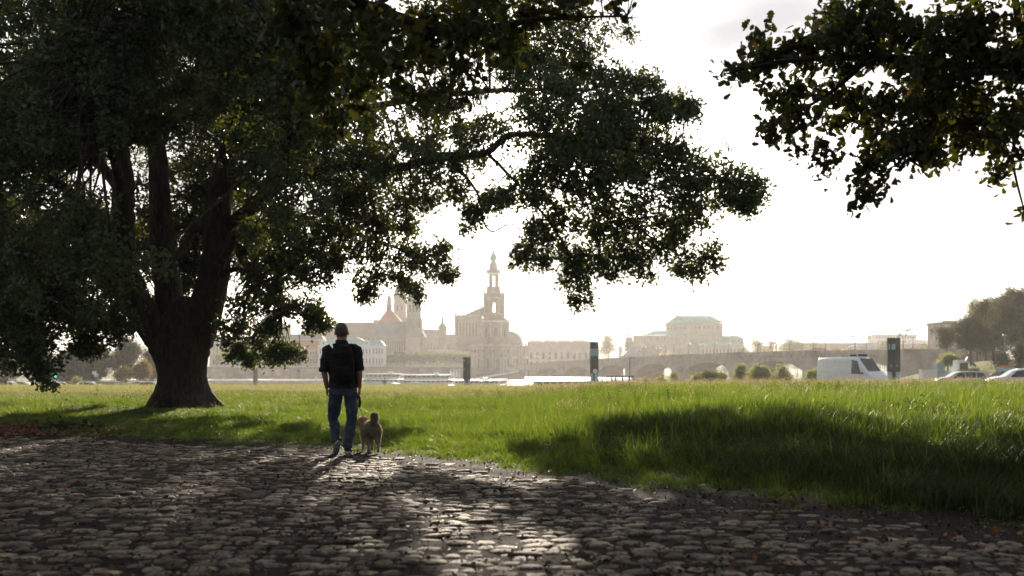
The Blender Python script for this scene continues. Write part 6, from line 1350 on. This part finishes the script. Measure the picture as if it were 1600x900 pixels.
# --- bridge ---
VAULT = nmat('sun_tinted_vault', (.42, .22, .12), (.26, .14, .08), scale=.4, rough=.9)  # warm soffit colour stands in for sunlight reflected up under the arches
def bridge():
    P0 = Vector((118.0, 250.0, 0)); P1 = Vector((1.0, 634.0, 0)); dv = (P1 - P0); Ln = dv.length; u = dv / Ln; nrm = Vector((-u.y, u.x, 0))   # nrm points away from the viewer's side?
    if nrm.x > 0: nrm = -nrm
    t = thing('stone_bridge', 'long sandstone arch bridge with bastioned piers and twin-globe lamps', 'bridge', P0)
    def deck(sv): d = P0.y + u.y * sv; return float(np.interp(d, [250, 331, 400, 470, 546, 594, 640], [5.1, 5.9, 5.7, 5.0, 3.9, 3.1, 2.6]))
    piers = [18 + 46 * k for k in range(9)]; half = 3.2; wd = 6.0
    def pt(sv, off, z): p = u * sv + nrm * off; return (p.x, p.y, z)
    for i in range(-1, len(piers)):
        a = piers[i] + half if i >= 0 else 0; b = piers[i + 1] - half if i + 1 < len(piers) else Ln
        if b - a < 4: continue
        q = MB(); n = 14; zs = []; vs = []
        for k in range(n + 1):
            w = k / n; s_ = a + (b - a) * w; top = deck(s_) - .1; cr = deck((a + b) / 2) - 2.2; spring = -2.8
            if i == -1: zi = -6
            else: zi = spring + (cr - spring) * math.sqrt(max(0, 1 - (2 * w - 1) ** 2))
            vs += [pt(s_, wd, zi), pt(s_, wd, top), pt(s_, -wd, zi), pt(s_, -wd, top)]
        f = []; fv = []
        for k in range(n):
            c0, c1 = 4 * k, 4 * k + 4; f += [(c0, c1, c1 + 1, c0 + 1), (c0 + 2, c0 + 3, c1 + 3, c1 + 2), (c0 + 1, c1 + 1, c1 + 3, c0 + 3)]; fv.append((c0, c0 + 2, c1 + 2, c1))
        q.add(vs, f); ar = q.build('arch', SAND, t); q = MB(); q.add(vs, fv); q.build('vault', VAULT, ar)
    for s_ in piers:
        q = MB(); top = deck(s_) - .12
        q.add([pt(s_ - half, wd + .02, -7), pt(s_ + half, wd + .02, -7), pt(s_ + half, -wd - .02, -7), pt(s_ - half, -wd - .02, -7), pt(s_ - half, wd + .02, top), pt(s_ + half, wd + .02, top), pt(s_ + half, -wd - .02, top), pt(s_ - half, -wd - .02, top)], [(4, 5, 6, 7), (0, 1, 5, 4), (1, 2, 6, 5), (2, 3, 7, 6), (3, 0, 4, 7)]); pr = q.build('pier', SAND, t)
        for sg in (-1, 1):
            c0 = pt(s_, sg * wd, 0); q = MB(); q.lathe([(3.3, -7), (3.3, 1.5), (3.0, 2.2), (2.7, top + 1.05), (3.0, top + 1.1), (3.0, top + 1.35)], cx=c0[0], cy=c0[1], n=14); q.build('bastion', SAND, pr)
    for off in (wd, -wd):
        q = MB(); n = 60
        for k in range(n):
            a, b = Ln * k / n, Ln * (k + 1) / n
            for (w0, w1, z0, z1) in ((-.25, .25, -.1, 1.1), (-.55, .55, -.45, -.1)):
                sgn = 1 if off > 0 else -1
                q.add([pt(a, off + w0 * sgn, deck(a) + z0), pt(b, off + w0 * sgn, deck(b) + z0), pt(b, off + w1 * sgn, deck(b) + z0), pt(a, off + w1 * sgn, deck(a) + z0), pt(a, off + w0 * sgn, deck(a) + z1), pt(b, off + w0 * sgn, deck(b) + z1), pt(b, off + w1 * sgn, deck(b) + z1), pt(a, off + w1 * sgn, deck(a) + z1)], [(3, 2, 1, 0), (4, 5, 6, 7), (0, 1, 5, 4), (1, 2, 6, 5), (2, 3, 7, 6), (3, 0, 4, 7)])
        q.build('parapet', SAND, t)
    q = MB(); q.box(-.16, .16, -.16, .16, 0, .12); q.box(-.3, .3, -.3, .3, 0, .45); cm = q.mesh('corbel', SANDL)
    q = MB(); q.tube([(0, 0, 0), (0, 0, 3.6)], [.12, .07], 6); q.tube([(-.75, 0, 3.7), (0, 0, 3.5), (.75, 0, 3.7)], [.05] * 3, 6); pm_ = q.mesh('post', PLAST)
    GLB = nmat('milk_glass_globe', (.85, .84, .80), (.8, .79, .75), scale=2, rough=.25); q = MB(); q.ball((0, 0, 0), .38, 10, 8); gm_ = q.mesh('globe', GLB)
    k = 0
    for off in (wd, -wd):
        for s_ in np.arange(12, Ln - 5, 21.0):
            s2 = s_ + (10 if off > 0 else 0)
            if s2 > Ln: continue
            l = bpy.data.objects.new('bridge_lamp', None); C.objects.link(l); l.location = P0 + Vector(pt(s2, off, deck(s2) + 1.1)); side = 'near' if (off > 0) == (nrm.y < 0) else 'far'
            nl_ = sum(1 for o_k in bpy.data.objects if o_k.get('group') == 'twin-globe lamps on the %s bridge parapet' % side); tag(l, 'twin-globe lamp on the %s bridge parapet, %s counted from the right bank' % (side, ORD[nl_]), 'street lamp', 'twin-globe lamps on the %s bridge parapet' % side)
            link('post', pm_, l)
            for sx in (-.75, .75): o = link('globe', gm_, l); o.location = (sx, 0, 3.95)
    for s_ in np.arange(4, Ln, 6.5):
        o = link('corbel', cm, t); o.location = pt(s_, (wd if nrm.y < 0 else -wd) + (.55 if nrm.y < 0 else -.55), deck(s_) - .95)
bridge()
gt = House('gantry', 'dark sign gantry frame standing on the bridge above its first arch', 1282, 552, 300, cat='gantry'); q = gt.mb(); q.box(-8, -7, -.5, .5, -1, 7.5); q.box(7, 8, -.5, .5, -1, 7.5); q.build('post', PLAST, gt.t); q = gt.mb(); q.box(-8, 8, -.6, .6, 6.3, 7.5); q.build('beam', PLAST, gt.t)

# --- far right bank ---
w_ = House('white_modern_building', 'white modern flat-roofed block far behind the numbered pylon', 1398, 548, 900); w_.box('wall', PWHITE, 1366, 1432, 524, 556, 0, 30); w_.box('lower_wing', PWHITE, 1420, 1446, 531, 556, -4, 20); w_.wins(14, 1370, 1428, 526, 528.5, 2.2, -.1, False, PWHITE); w_.wins(12, 1372, 1414, 533, 535.5, 2.2, -.1, False, PWHITE); w_.box('roof', SANDL, 1365, 1433, 523, 524.2, -.6, 31); w_.box('plant_room', PWHITE, 1374, 1380, 521.5, 523, 5, 15); w_.box('plant_room', PWHITE, 1391, 1399, 521.7, 523, 5, 15)
x_ = House('long_roofed_house', 'long low house with faded brown roof beyond the bridge, centre right', 1300, 552, 780); x_.box('wall', SANDL, 1230, 1376, 545, 560, 0, 20); q = x_.mb(); q.prism_x([(-1, x_.Z(545.5)), (21, x_.Z(545.5)), (13, x_.Z(535.5)), (8, x_.Z(535.5))], x_.X(1229), x_.X(1377)); q.build('roof', BROWNR, x_.t)
x2 = House('red_long_roof_house', 'low house with long pale red roof behind the trees right of the pylon', 1430, 552, 700); x2.box('wall', SANDL, 1402, 1462, 548, 560, 0, 20); q = x2.mb(); q.frustum(x2.X(1400), x2.X(1464), -1, 21, x2.Z(548), x2.X(1404), x2.X(1458), 7, 14, x2.Z(537)); q.build('roof', REDR, x2.t)
x3 = House('white_tank_house', 'small white round-cornered house on the bank above the bridge parapet', 1335, 553, 640); x3.box('wall', PWHITE, 1330.5, 1340.5, 538.5, 556, 0, 8); x3.box('roof', SLATE, 1330, 1341, 537.5, 538.5, -.4, 8.4); x3.wins(3, 1332.5, 1338.5, 541, 543, 1.2, -.1)
x4 = House('pale_bank_building', 'pale low building with a grey balcony strip right of the small white house', 1355, 553, 630); x4.box('wall', PALEB, 1329, 1368, 541, 558, 0, 8); x4.box('balcony', SLATE, 1328, 1369, 546, 547, -2, 0); x4.wins(8, 1345, 1364, 542, 545, 1.4, -.1, False, PWHITE)
x5 = House('apartment_block', 'grey apartment block half hidden behind the trees on the right', 1486, 560, 330); x5.box('wall', SANDL, 1466, 1545, 507, 572, 0, 40)
for k in range(5): x5.wins(9, 1470, 1540, 512 + k * 9, 517 + k * 9, 4.5, -.1)
x5.box('roof', SLATE, 1465, 1546, 503.5, 507, -1, 41); x5.box('roof_house', SANDL, 1480, 1500, 500.5, 503.5, 8, 20)

# --- boats ---
HULL = nmat('white_boat_paint', (.74, .74, .73), (.66, .66, .66), scale=.5, rough=.35); BLUEB = nmat('blue_boat_paint', (.18, .30, .52), (.14, .25, .45), scale=.5, rough=.4)
SATIN = nmat('satin_white_canopy', (.80, .80, .78), (.76, .76, .74), scale=.5, rough=.32, spec=.8)
def boat(label, px0, px1, d, decks, awn_py, rot=0.0, canopy=HULL, tilt=0.0):
    xc = ((px0 + px1) / 2 - 800) / F * d; L_ = (px1 - px0) / F * d; t = thing('passenger_boat', label, 'boat', (xc, d, WZ), rot, 'passenger boats moored on the river'); Bm = 3.2
    q = MB(); n = 16; v = []
    for k in range(n + 1):
        w = k / n; x = (w - .5) * L_; bw = Bm * (max(0, 1 - abs(2 * w - 1) ** 3.2)) ** .6 + .15; sh = .5 * abs(2 * w - 1) ** 3
        v += [(x, -bw * .75, -.6), (x, -bw, 1.2 + sh), (x, bw, 1.2 + sh), (x, bw * .75, -.6)]
    f = [(4 * k + a, 4 * k + 4 + a, 4 * k + 4 + (a + 1) % 4, 4 * k + (a + 1) % 4) for k in range(n) for a in range(4)]; f += [(0, 1, 2, 3), (4 * n + 3, 4 * n + 2, 4 * n + 1, 4 * n)]; q.add(v, f); q.build('hull', HULL, t)
    q = MB(); q.box(-L_ * .47, L_ * .47, -Bm - .03, -Bm + .01, .95, 1.12); q.build('stripe', BLUEB, t)
    zt = CH + (HY - awn_py) / F * d - WZ; zd = 1.2; dh = (zt - zd) / decks
    for k in range(decks):
        z0 = zd + dh * k; l = L_ * (.40 - .06 * k); q = MB(); q.box(-l * .92, l * .92, -Bm * .78, Bm * .78, z0, z0 + dh * .42); cb = q.build('cabin', HULL, t)
        q = MB(); q.box(-l * .90, l * .90, -Bm * .74, Bm * .74, z0 + dh * .42, z0 + dh * .8); q.build('cabin_glass', DGLASS, t)
        nw = int(l * 2 / 1.5); q = MB(); q.box(-.08, .08, -.06, .06, 0, dh * .93); pm2 = q.mesh('post', HULL)
        for j in range(nw + 1):
            for sg in (-1, 1): o = link('post', pm2, t); o.location = (-l + 2 * l * j / nw, sg * Bm * .92, z0)
        z1 = z0 + dh * .93; q = MB(); last = k == decks - 1; hh = .16
        if last and tilt:   # cambered canopy
            q.prism_x([(-Bm * 1.1, z1 - tilt * 1.6), (-Bm * .6, z1 - tilt * .55), (0, z1 + .1), (Bm * .6, z1 - tilt * .55), (Bm * 1.1, z1 - tilt * 1.6), (0, z1 - tilt * 1.7)], -l * 1.06, l * 1.06)
        else: q.box(-l * 1.05, l * 1.05, -Bm * 1.02, Bm * 1.02, z1, z1 + hh)
        q.build('deck_roof', canopy if last else HULL, t)
        q = MB(); q.box(-l * 1.02, l * 1.02, -Bm * .98, -Bm * .95, z0 + dh * .30, z0 + dh * .34); q.box(-l * 1.02, l * 1.02, -Bm * .98, -Bm * .95, z0 + dh * .12, z0 + dh * .15); q.build('railing', PALEB, t)
    q = MB(); q.box(L_ * .10, L_ * .10 + 1.6, -.9, .9, zt - .3, zt + .7, .9); q.build('wheelhouse', HULL, t); return t
boat('white river steamer with railed decks moored left of the plain pylon', 558, 640, 345, 2, 584)
boat('white and blue steamer with open top deck behind the standing figure', 612, 722, 330, 2, 585.5, canopy=HULL)
boat('low white motor boat before the church quay', 700, 790, 300, 1, 594)
boat('excursion boat with long glaring white canopy beside the banded pylon', 806, 1000, 215, 1, 588.5, canopy=SATIN, tilt=.45)
bb = House('paddle_box', 'pale blue arched paddle box beside the steamer below the quay', 652, 606, 300, cat='boat part'); q = bb.mb(); wall_arch(q, -6, 6, 0, 5, -2, 9, 5, -1.9, 5.5); q.build('arch', PALEB, bb.t)
gw = House('gangway', 'long pale gangway ramp sloping up to the right before the church', 770, 596, 420, cat='ramp'); q = gw.mb(); q.add([(-30, -2, 3), (40, -2, 14.5), (40, 2, 14.5), (-30, 2, 3), (-30, -2, 5.2), (40, -2, 17), (40, 2, 17), (-30, 2, 5.2)], [(3, 2, 1, 0), (4, 5, 6, 7), (0, 1, 5, 4), (1, 2, 6, 5), (2, 3, 7, 6), (3, 0, 4, 7)]); q.build('ramp', PWHITE, gw.t)
for xx in (-20, 0, 20): gw.box('support', POLE, 770 + xx - .6, 770 + xx + .6, 596 - (5 + xx * .16), 606, -1, 1)
fl_ = House('white_mast_flag', 'white square marker board left of the glaring boat canopy', 823, 596, 300, cat='board'); fl_.box('board', PWHITE, 820.5, 825, 579, 588, -.3, .3); fl_.box('pole', POLE, 822.3, 823.2, 588, 606, -.3, .3)
for k, px in enumerate((704.5, 709, 713.5, 718)):
    pr_ = House('parasol', ['first', 'second', 'third', 'fourth'][k] + ' from the left of four closed white parasols left of the plain pylon', px, 594, 330, 'closed white parasols on the quay', 'parasol'); q = pr_.mb(); q.lathe([(1.5, 3.5), (1.7, 7), (1.2, 13), (.5, 16), (.1, 17)], n=10); q.build('cloth', BANNER, pr_.t); q = pr_.mb(); q.lathe([(.2, -6), (.2, 16)], n=6); q.build('pole', POLE, pr_.t)
# quay lamps and little things on the quay
GLB2 = nmat('quay_lamp_globe', (.85, .84, .80), rough=.3)
for k, px in enumerate((347.5, 364.5, 388, 424, 456, 480)):
    ql = House('quay_lamp', ORD[k] + ' from the left of the white globe lamps before the terrace wall', px, 604, 405, 'globe lamps along the quay', 'street lamp'); q = ql.mb(); q.lathe([(.35, -2), (.28, 10)], n=6); q.build('post', POLE, ql.t); q = ql.mb(); q.ball((0, 0, 11), 1.3, 10, 8); q.build('globe', GLB2, ql.t)
for k, (px, h_, m__, lab) in enumerate(((365, 8, PWHITE, 'white furled sunshade on the quay near the oak trunk'), (429, 9, PALEB, 'pale blue leaning board on the quay right of the farthest pylon'), (494, 16, PWHITE, 'tall white furled flag beside the walking man'), (470, 6, PALEB, 'low pale booth on the quay left of the walking man'), (407, 6, SLATE, 'dark low cart right of the farthest pylon'))):
    o2 = House(['sunshade', 'board', 'furled_flag', 'booth', 'cart'][k], lab, px, 604, 398, cat=['sunshade', 'board', 'flag', 'booth', 'cart'][k]); q = o2.mb()
    if k in (0, 2): q.lathe([(.3, -2), (.3, 2), (1.5, 2.2), (1.2, h_ * .6), (.5, h_), (.1, h_ + .6)], n=8); q.build('cloth', m__, o2.t)
    else: q.frustum(-2.5, 2.5, -1, 1, -1, -1.6, 2.2, -1, 1, h_ - 1); q.build('panel', m__, o2.t); q = o2.mb(); q.box(-2.8, 2.8, -1.3, 1.3, h_ - 1, h_ - .3); q.build('top', m__, o2.t)

# --- hills ---
HM = nmat('distant_wooded_hills', (.05, .07, .035), (.035, .05, .025), scale=.01, rough=1)
hx = np.linspace(-2400, 2400, 160); v = []; f = []
prof = lambda x: 58 + 9 * np.sin(x / 420 + 1) + 5 * np.sin(x / 170) + 2 * np.sin(x / 61) + np.interp(x, [-2400, -600, 300, 800, 2400], [18, 0, -6, 6, 10])
for i, x in enumerate(hx):
    v += [(x, 2300, -6), (x, 2480, prof(x) * .75), (x, 2620, prof(x)), (x, 3000, prof(x) * .9)]
for i in range(len(hx) - 1):
    for k in range(3): f.append((4 * i + k, 4 * i + 4 + k, 4 * i + 5 + k, 4 * i + 1 + k))
q = MB(); q.add(v, f, True); tag(q.build('hills', HM), 'faint wooded hills along the horizon', kind='structure')

# ------------------------------------------------------------------ further trees and bushes
FT1 = leaf_mat('far_tree_leaves', [(0, (.030, .048, .016)), (.5, (.050, .072, .022)), (1, (.095, .095, .03))], trans=.45, patch=.25, tcol=(2.2, 2.0, .7))
FT0 = leaf_mat('dark_slope_tree_leaves', [(0, (.026, .034, .014)), (.6, (.042, .052, .020)), (1, (.10, .085, .03))], trans=.28, patch=.25, tcol=(2.0, 1.6, .5))
FT2 = leaf_mat('autumn_tree_leaves', [(0, (.06, .06, .02)), (.5, (.10, .09, .028)), (1, (.22, .12, .04))], trans=.45, patch=.25, tcol=(2.0, 1.7, .7))
FT3 = leaf_mat('grey_green_shrub_leaves', [(0, (.11, .14, .06)), (1, (.22, .23, .11))], trans=.45, tcol=(1.8, 1.7, .9))
def far_spray(size, nl, seed, mat):
    rr_ = np.random.default_rng(seed); return [mesh_np('leaf_spray', *sprig(nl, size, rr_, 0, 1.6), mat) for _ in range(3)]
SPR = {}
def far_tree(name, label, px, top, base, w, d, mat, seed, group=None, dens=1.0, lean=0, trunk=.25, size=None, cat='tree', dn_low=.0):
    s = d / F; rr_ = np.random.default_rng(seed); x = (px - 800) * s; zb = CH + (HY - base) * s; H = (base - top) * s; Wd = w * s
    t = thing(name, label, cat, (x, d, zb), 0, group); mb = MB(); bl = []
    nb = 9 if w > 30 else 6
    for k in range(nb):
        a = rr_.uniform(0, 6.28); rr2 = Wd / 2 * rr_.uniform(.15, .62); zz = H * (trunk + (1 - trunk) * rr_.uniform(.22, .80)); sc2 = rr_.uniform(.24, .38) * (1 - .25 * abs(zz / H - .5))
        bl.append(((rr2 * math.cos(a) * 1.0 + lean * zz, rr2 * math.sin(a) * .8, zz), Wd * sc2, Wd * sc2 * .9, min(Wd * sc2 * .85, H * .26), 1))
    bl.append(((lean * H, 0, H * .84), Wd * .24, Wd * .24, H * .15, 1)); bl.append(((0, 0, H * (trunk + .5 * (1 - trunk))), Wd * .36, Wd * .33, H * (1 - trunk) * .36, 1))
    tp = [(0, 0, -.6), (lean * H * .2, 0, H * trunk), (lean * H * .5, 0, H * .55), (lean * H * .8, 0, H * .85)]; tr_ = max(.12, Wd * .035)
    limb(mb, tp, [tr_, tr_ * .8, tr_ * .45, tr_ * .12], rr_, 8, 3); an = [(Vector(p), tr_ * .6) for p in tp[1:]]; twigs(mb, bl, an, rr_, r0=tr_ * .35, n_tw=2, minr=.03); mb.build('trunk', BARK, t)
    size = size or max(.15, d * .0013); key = (mat.name, round(size, 1))
    if key not in SPR: SPR[key] = far_spray(size, 8, seed, mat)
    P = blob_points(bl, dens * (2.9 if d < 300 else 1.1) / size ** 2 / 2.6, rr_, hole=.22, hs=4.5 / max(Wd, 4), shell=.42); n = len(P); sc3 = rr_.uniform(.8, 1.25, n)
    scatter_obj('crown', P, rr_.uniform(0, 6.28, (n, 3)), np.stack([sc3] * 3, -1), SPR[key], parent=t)
    return t
GR = 'tall trees on the slope at the right edge'
far_tree('dark_tree', 'tallest dark tree at the right picture edge on the slope', 1592, 446, 566, 96, 150, FT0, 1, GR, trunk=.10, dens=1.7)
far_tree('dark_tree', 'second broad dark tree on the slope, left of the tallest', 1552, 462, 566, 74, 156, FT0, 2, GR, trunk=.10, dens=1.7)
far_tree('dark_tree', 'round golden-edged tree standing left in the slope group', 1517, 490, 566, 54, 147, FT0, 3, GR, trunk=.10, dens=1.7)
far_tree('thin_tree', 'airy thin-crowned tree rising between the round tree and the dark trees', 1527, 462, 562, 32, 162, FT2, 4, GR, dens=.4)
far_tree('pine_tree', 'open spreading tree before the apartment block', 1479, 507, 566, 36, 150, FT0, 5, GR, dens=.6)
far_tree('dark_tree', 'lower dark tree filling the gap at the right edge behind the hedge', 1612, 478, 570, 76, 143, FT0, 6, GR, trunk=.08, dens=1.7)
far_tree('dark_tree', 'smaller dark tree low between the tall ones above the stairs', 1540, 500, 566, 44, 160, FT0, 46, GR, trunk=.08, dens=1.7)
far_tree('hedge_shrub', 'dense upright green shrub at the right edge above the car', 1594, 530, 586, 30, 110, FT0, 7, trunk=.02, cat='shrub')
far_tree('shrub', 'low dark shrub at the foot of the slope lamp', 1566, 548, 576, 26, 135, FT0, 8, trunk=.02, cat='shrub')
far_tree('shrub', 'bright yellow-green shrub below the trees beside the bridge end', 1481, 553, 576, 32, 135, FT3, 9, trunk=.02, cat='shrub')
far_tree('shrub', 'low wide shrub behind the silver estate car', 1520, 577, 592, 44, 100, FT0, 10, trunk=.02, cat='shrub')
for i, (px, top, w, m_3, lab) in enumerate(((1034, 588, 18, FT3, 'small pale shrub left of the bank shrubs below the bridge'), (1053, 582, 10, FT3, 'narrow pale shrub under the second arch'), (1108, 580, 28, FT1, 'dark green round shrub on the near bank below the bridge'), (1091, 584, 18, FT3, 'pale shrub hugging the left side of the dark round shrub'), (1128, 582, 20, FT3, 'pale shrub hugging the right side of the dark round shrub'),
        (1156, 569, 20, FT3, 'tall pointed pale shrub right of the dark round shrub'), (1187, 569, 30, FT3, 'broad pale shrub below the bridge pier'), (1222, 570, 24, FT3, 'pale pointed shrub above the low dark one'), (1215, 582, 36, FT1, 'low dark spreading shrub left of the van'), (1268, 577, 26, FT3, 'pale shrub just left of the van'), (1008, 590, 16, FT3, 'tiny pale shrub right of the timber frame'))):
    far_tree('bank_shrub', lab, px, top, 602, w * 1.25, 118 + i * 1.7, m_3, 20 + i, 'shrubs on the near bank below the bridge', trunk=.02, cat='shrub')
for i, (px, top, w, d, m_3, lab) in enumerate(((951, 522, 34, 680, FT2, 'hazy tree right of the banded pylon beyond the bridge'), (1184, 530, 30, 640, FT2, 'pale tree directly right of the opera house'), (1207, 531, 26, 620, FT2, 'golden domed tree second right of the opera house'), (1236, 529, 44, 640, FT1, 'wide green tree above the middle of the bridge'), (1270, 534, 30, 600, FT2, 'golden tree above the gantry'), (1307, 541, 30, 560, FT2, 'low golden tree above the bridge left of the white house'),
        (1380, 534, 26, 560, FT1, 'green tree directly left of the numbered pylon'), (1425, 543, 26, 520, FT2, 'golden round tree right of the numbered pylon'), (1450, 534, 26, 500, FT1, 'dome-shaped tree before the slope trees at the bridge end'), (1160, 541, 24, 620, FT1, 'dark low tree at the right corner of the opera house'))):
    far_tree('far_tree', lab, px, top, 566, w, d, m_3, 50 + i, 'hazy trees beyond the bridge')
for i, px in enumerate(range(1195, 1470, 17)):
    far_tree('far_tree', ORD[i] + ' from the left of the low golden trees behind the bridge parapet', px, 543 + 3 * math.sin(i * 2.1), 587, 24, 545, FT2, 70 + i, 'row of low trees behind the bridge parapet', trunk=.04)
for i, px in enumerate(range(1075, 1195, 20)):
    far_tree('far_tree', ORD[i] + ' from the left of the low dark trees seen through the bridge arches', px, 566 + 2 * math.sin(i * 1.7), 588, 26, 560, FT1, 150 + i, 'low trees seen through the bridge arches', trunk=.04)
for i, (px, top, base, w, d, m_3, lab) in enumerate(((112, 545, 606, 60, 178, FT0, 'broad dark tree behind the flags on the left'), (150, 535, 606, 64, 182, FT0, 'tallest dark tree behind the kiosk'), (196, 528, 604, 60, 186, FT0, 'tree rising behind the kiosk toward the oak trunk'), (60, 552, 606, 70, 180, FT0, 'dark tree behind the traffic light'), (10, 548, 606, 80, 183, FT0, 'dark tree at the far left behind the two people'),
        (224, 562, 606, 34, 170, FT2, 'golden leaning tree just left of the oak trunk'), (192, 573, 606, 26, 168, FT2, 'small golden tree above the blue trailer'), (240, 540, 606, 40, 188, FT0, 'dark tree half hidden behind the oak trunk'), (120, 588, 607, 24, 162, FT3, 'bright green shrub between the silver car and the flags'), (150, 602, 609, 12, 150, FT3, 'tiny green shrub left of the kiosk'))):
    far_tree('riverside_tree', lab, px, top, base, w, d, m_3, 90 + i, 'trees beyond the meadow on the left' if i < 8 else None, dens=2.2 if i < 5 or i == 7 else 1.3, trunk=.06 if i < 5 or i == 7 else (.3 if i < 7 else .02), cat='tree' if i < 8 else 'shrub')
for i, (px, w, lab) in enumerate(((338, 22, 'pale round tree on the terrace nearest the oak trunk'), (352, 24, 'pale round tree on the terrace second from the oak trunk'), (366, 18, 'pale round tree on the terrace third from the oak trunk'))):
    far_tree('terrace_tree', lab, px, 545, 572, w, 462, FT3, 110 + i, 'round trees on the terrace', trunk=.1)
for i in range(13):
    px = 600 + i * 10.4; far_tree('clipped_tree', ORD[i] + ' from the left of the clipped limes in the boxed terrace row', px, 553, 568, 14, 500, FT1, 130 + i, 'clipped lime row on the terrace', trunk=.02, dens=2.6)

# sloping path and low wall on the right bank
pts_ = [(52.0, 112.0), (58.0, 120.0), (64.0, 128.0), (71.0, 137.0), (79.0, 148.0), (88.0, 160.0)]; v = []
for (x, y) in pts_:
    for k in range(5):
        xx = x + (k - 2) * .8; v.append((xx, y - (k - 2) * .4, gz(xx, y - (k - 2) * .4) + .09))
q = MB(); q.add(v, [(5 * i + k, 5 * i + k + 1, 5 * i + k + 6, 5 * i + k + 5) for i in range(len(pts_) - 1) for k in range(4)], True); tag(q.build('slope_path', nmat('pale_gravel_path', (.30, .28, .25), rough=.9)), 'pale path climbing the slope below the dark trees', kind='structure')
t = thing('slope_wall', 'low grey retaining wall beside the path climbing the right slope', 'wall', (66, 133, 0)); q = MB()
for (a, b) in zip(pts_[1:-1], pts_[2:]):
    xa, ya, xb, yb = a[0] - 2.2, a[1] + 1.4, b[0] - 2.2, b[1] + 1.4; za, zb_ = gz(xa, ya), gz(xb, yb)
    q.add([(xa - 66, ya - 133, za - .5), (xb - 66, yb - 133, zb_ - .5), (xb - 66, yb - 132.6, zb_ - .5), (xa - 66, ya - 132.6, za - .5), (xa - 66, ya - 133, za + .9), (xb - 66, yb - 133, zb_ + .9), (xb - 66, yb - 132.6, zb_ + .9), (xa - 66, ya - 132.6, za + .9)], [(3, 2, 1, 0), (4, 5, 6, 7), (0, 1, 5, 4), (1, 2, 6, 5), (2, 3, 7, 6), (3, 0, 4, 7)])
q.build('wall', SANDD, t)
# fallen leafy twig on the litter
x, y = (103 - 800) / F * 19.0, 19.0; t = thing('fallen_twig', 'green leafy twig lying at the edge of the leaf litter left of the oak', 'branch', (x, y, gz(x, y) + .02)); r8 = np.random.default_rng(4)
q = MB(); P = [(-.6, 0, .03), (-.2, .1, .10), (.25, .0, .12), (.65, -.08, .06)]; q.tube(P, [.02, .016, .012, .006], 6); q.build('stem', BARK, t)
n = 90; pp = np.stack([r8.normal(0, .38, n), r8.normal(0, .16, n), np.abs(r8.normal(.08, .05, n))], -1); v, tt = scatter(pp, rotmats(n, r8), r8.uniform(.08, .14, n), *oak_leaf(0)); link('leaves', mesh_np('leaves', v, tt, gd), t, 'stuff')
# ------------------------------------------------------------------ air
hz = MB(); hz.box(-2600, 2600, -40, 3150, -10, 135)
hmx = bpy.data.materials.new('air'); hmx.use_nodes = True; hn = hmx.node_tree; hn.nodes.clear()
ho = hn.nodes.new('ShaderNodeOutputMaterial'); hv = hn.nodes.new('ShaderNodeVolumePrincipled')
hv.inputs['Color'].default_value = (0.97, 0.95, 0.93, 1); hv.inputs['Density'].default_value = HAZE_DENSITY; hv.inputs['Anisotropy'].default_value = 0.28
hn.links.new(hv.outputs[0], ho.inputs['Volume'])
hzo = hz.build('haze', hmx, kind='stuff'); hzo['label'] = 'pale warm evening haze over the meadow and the river'
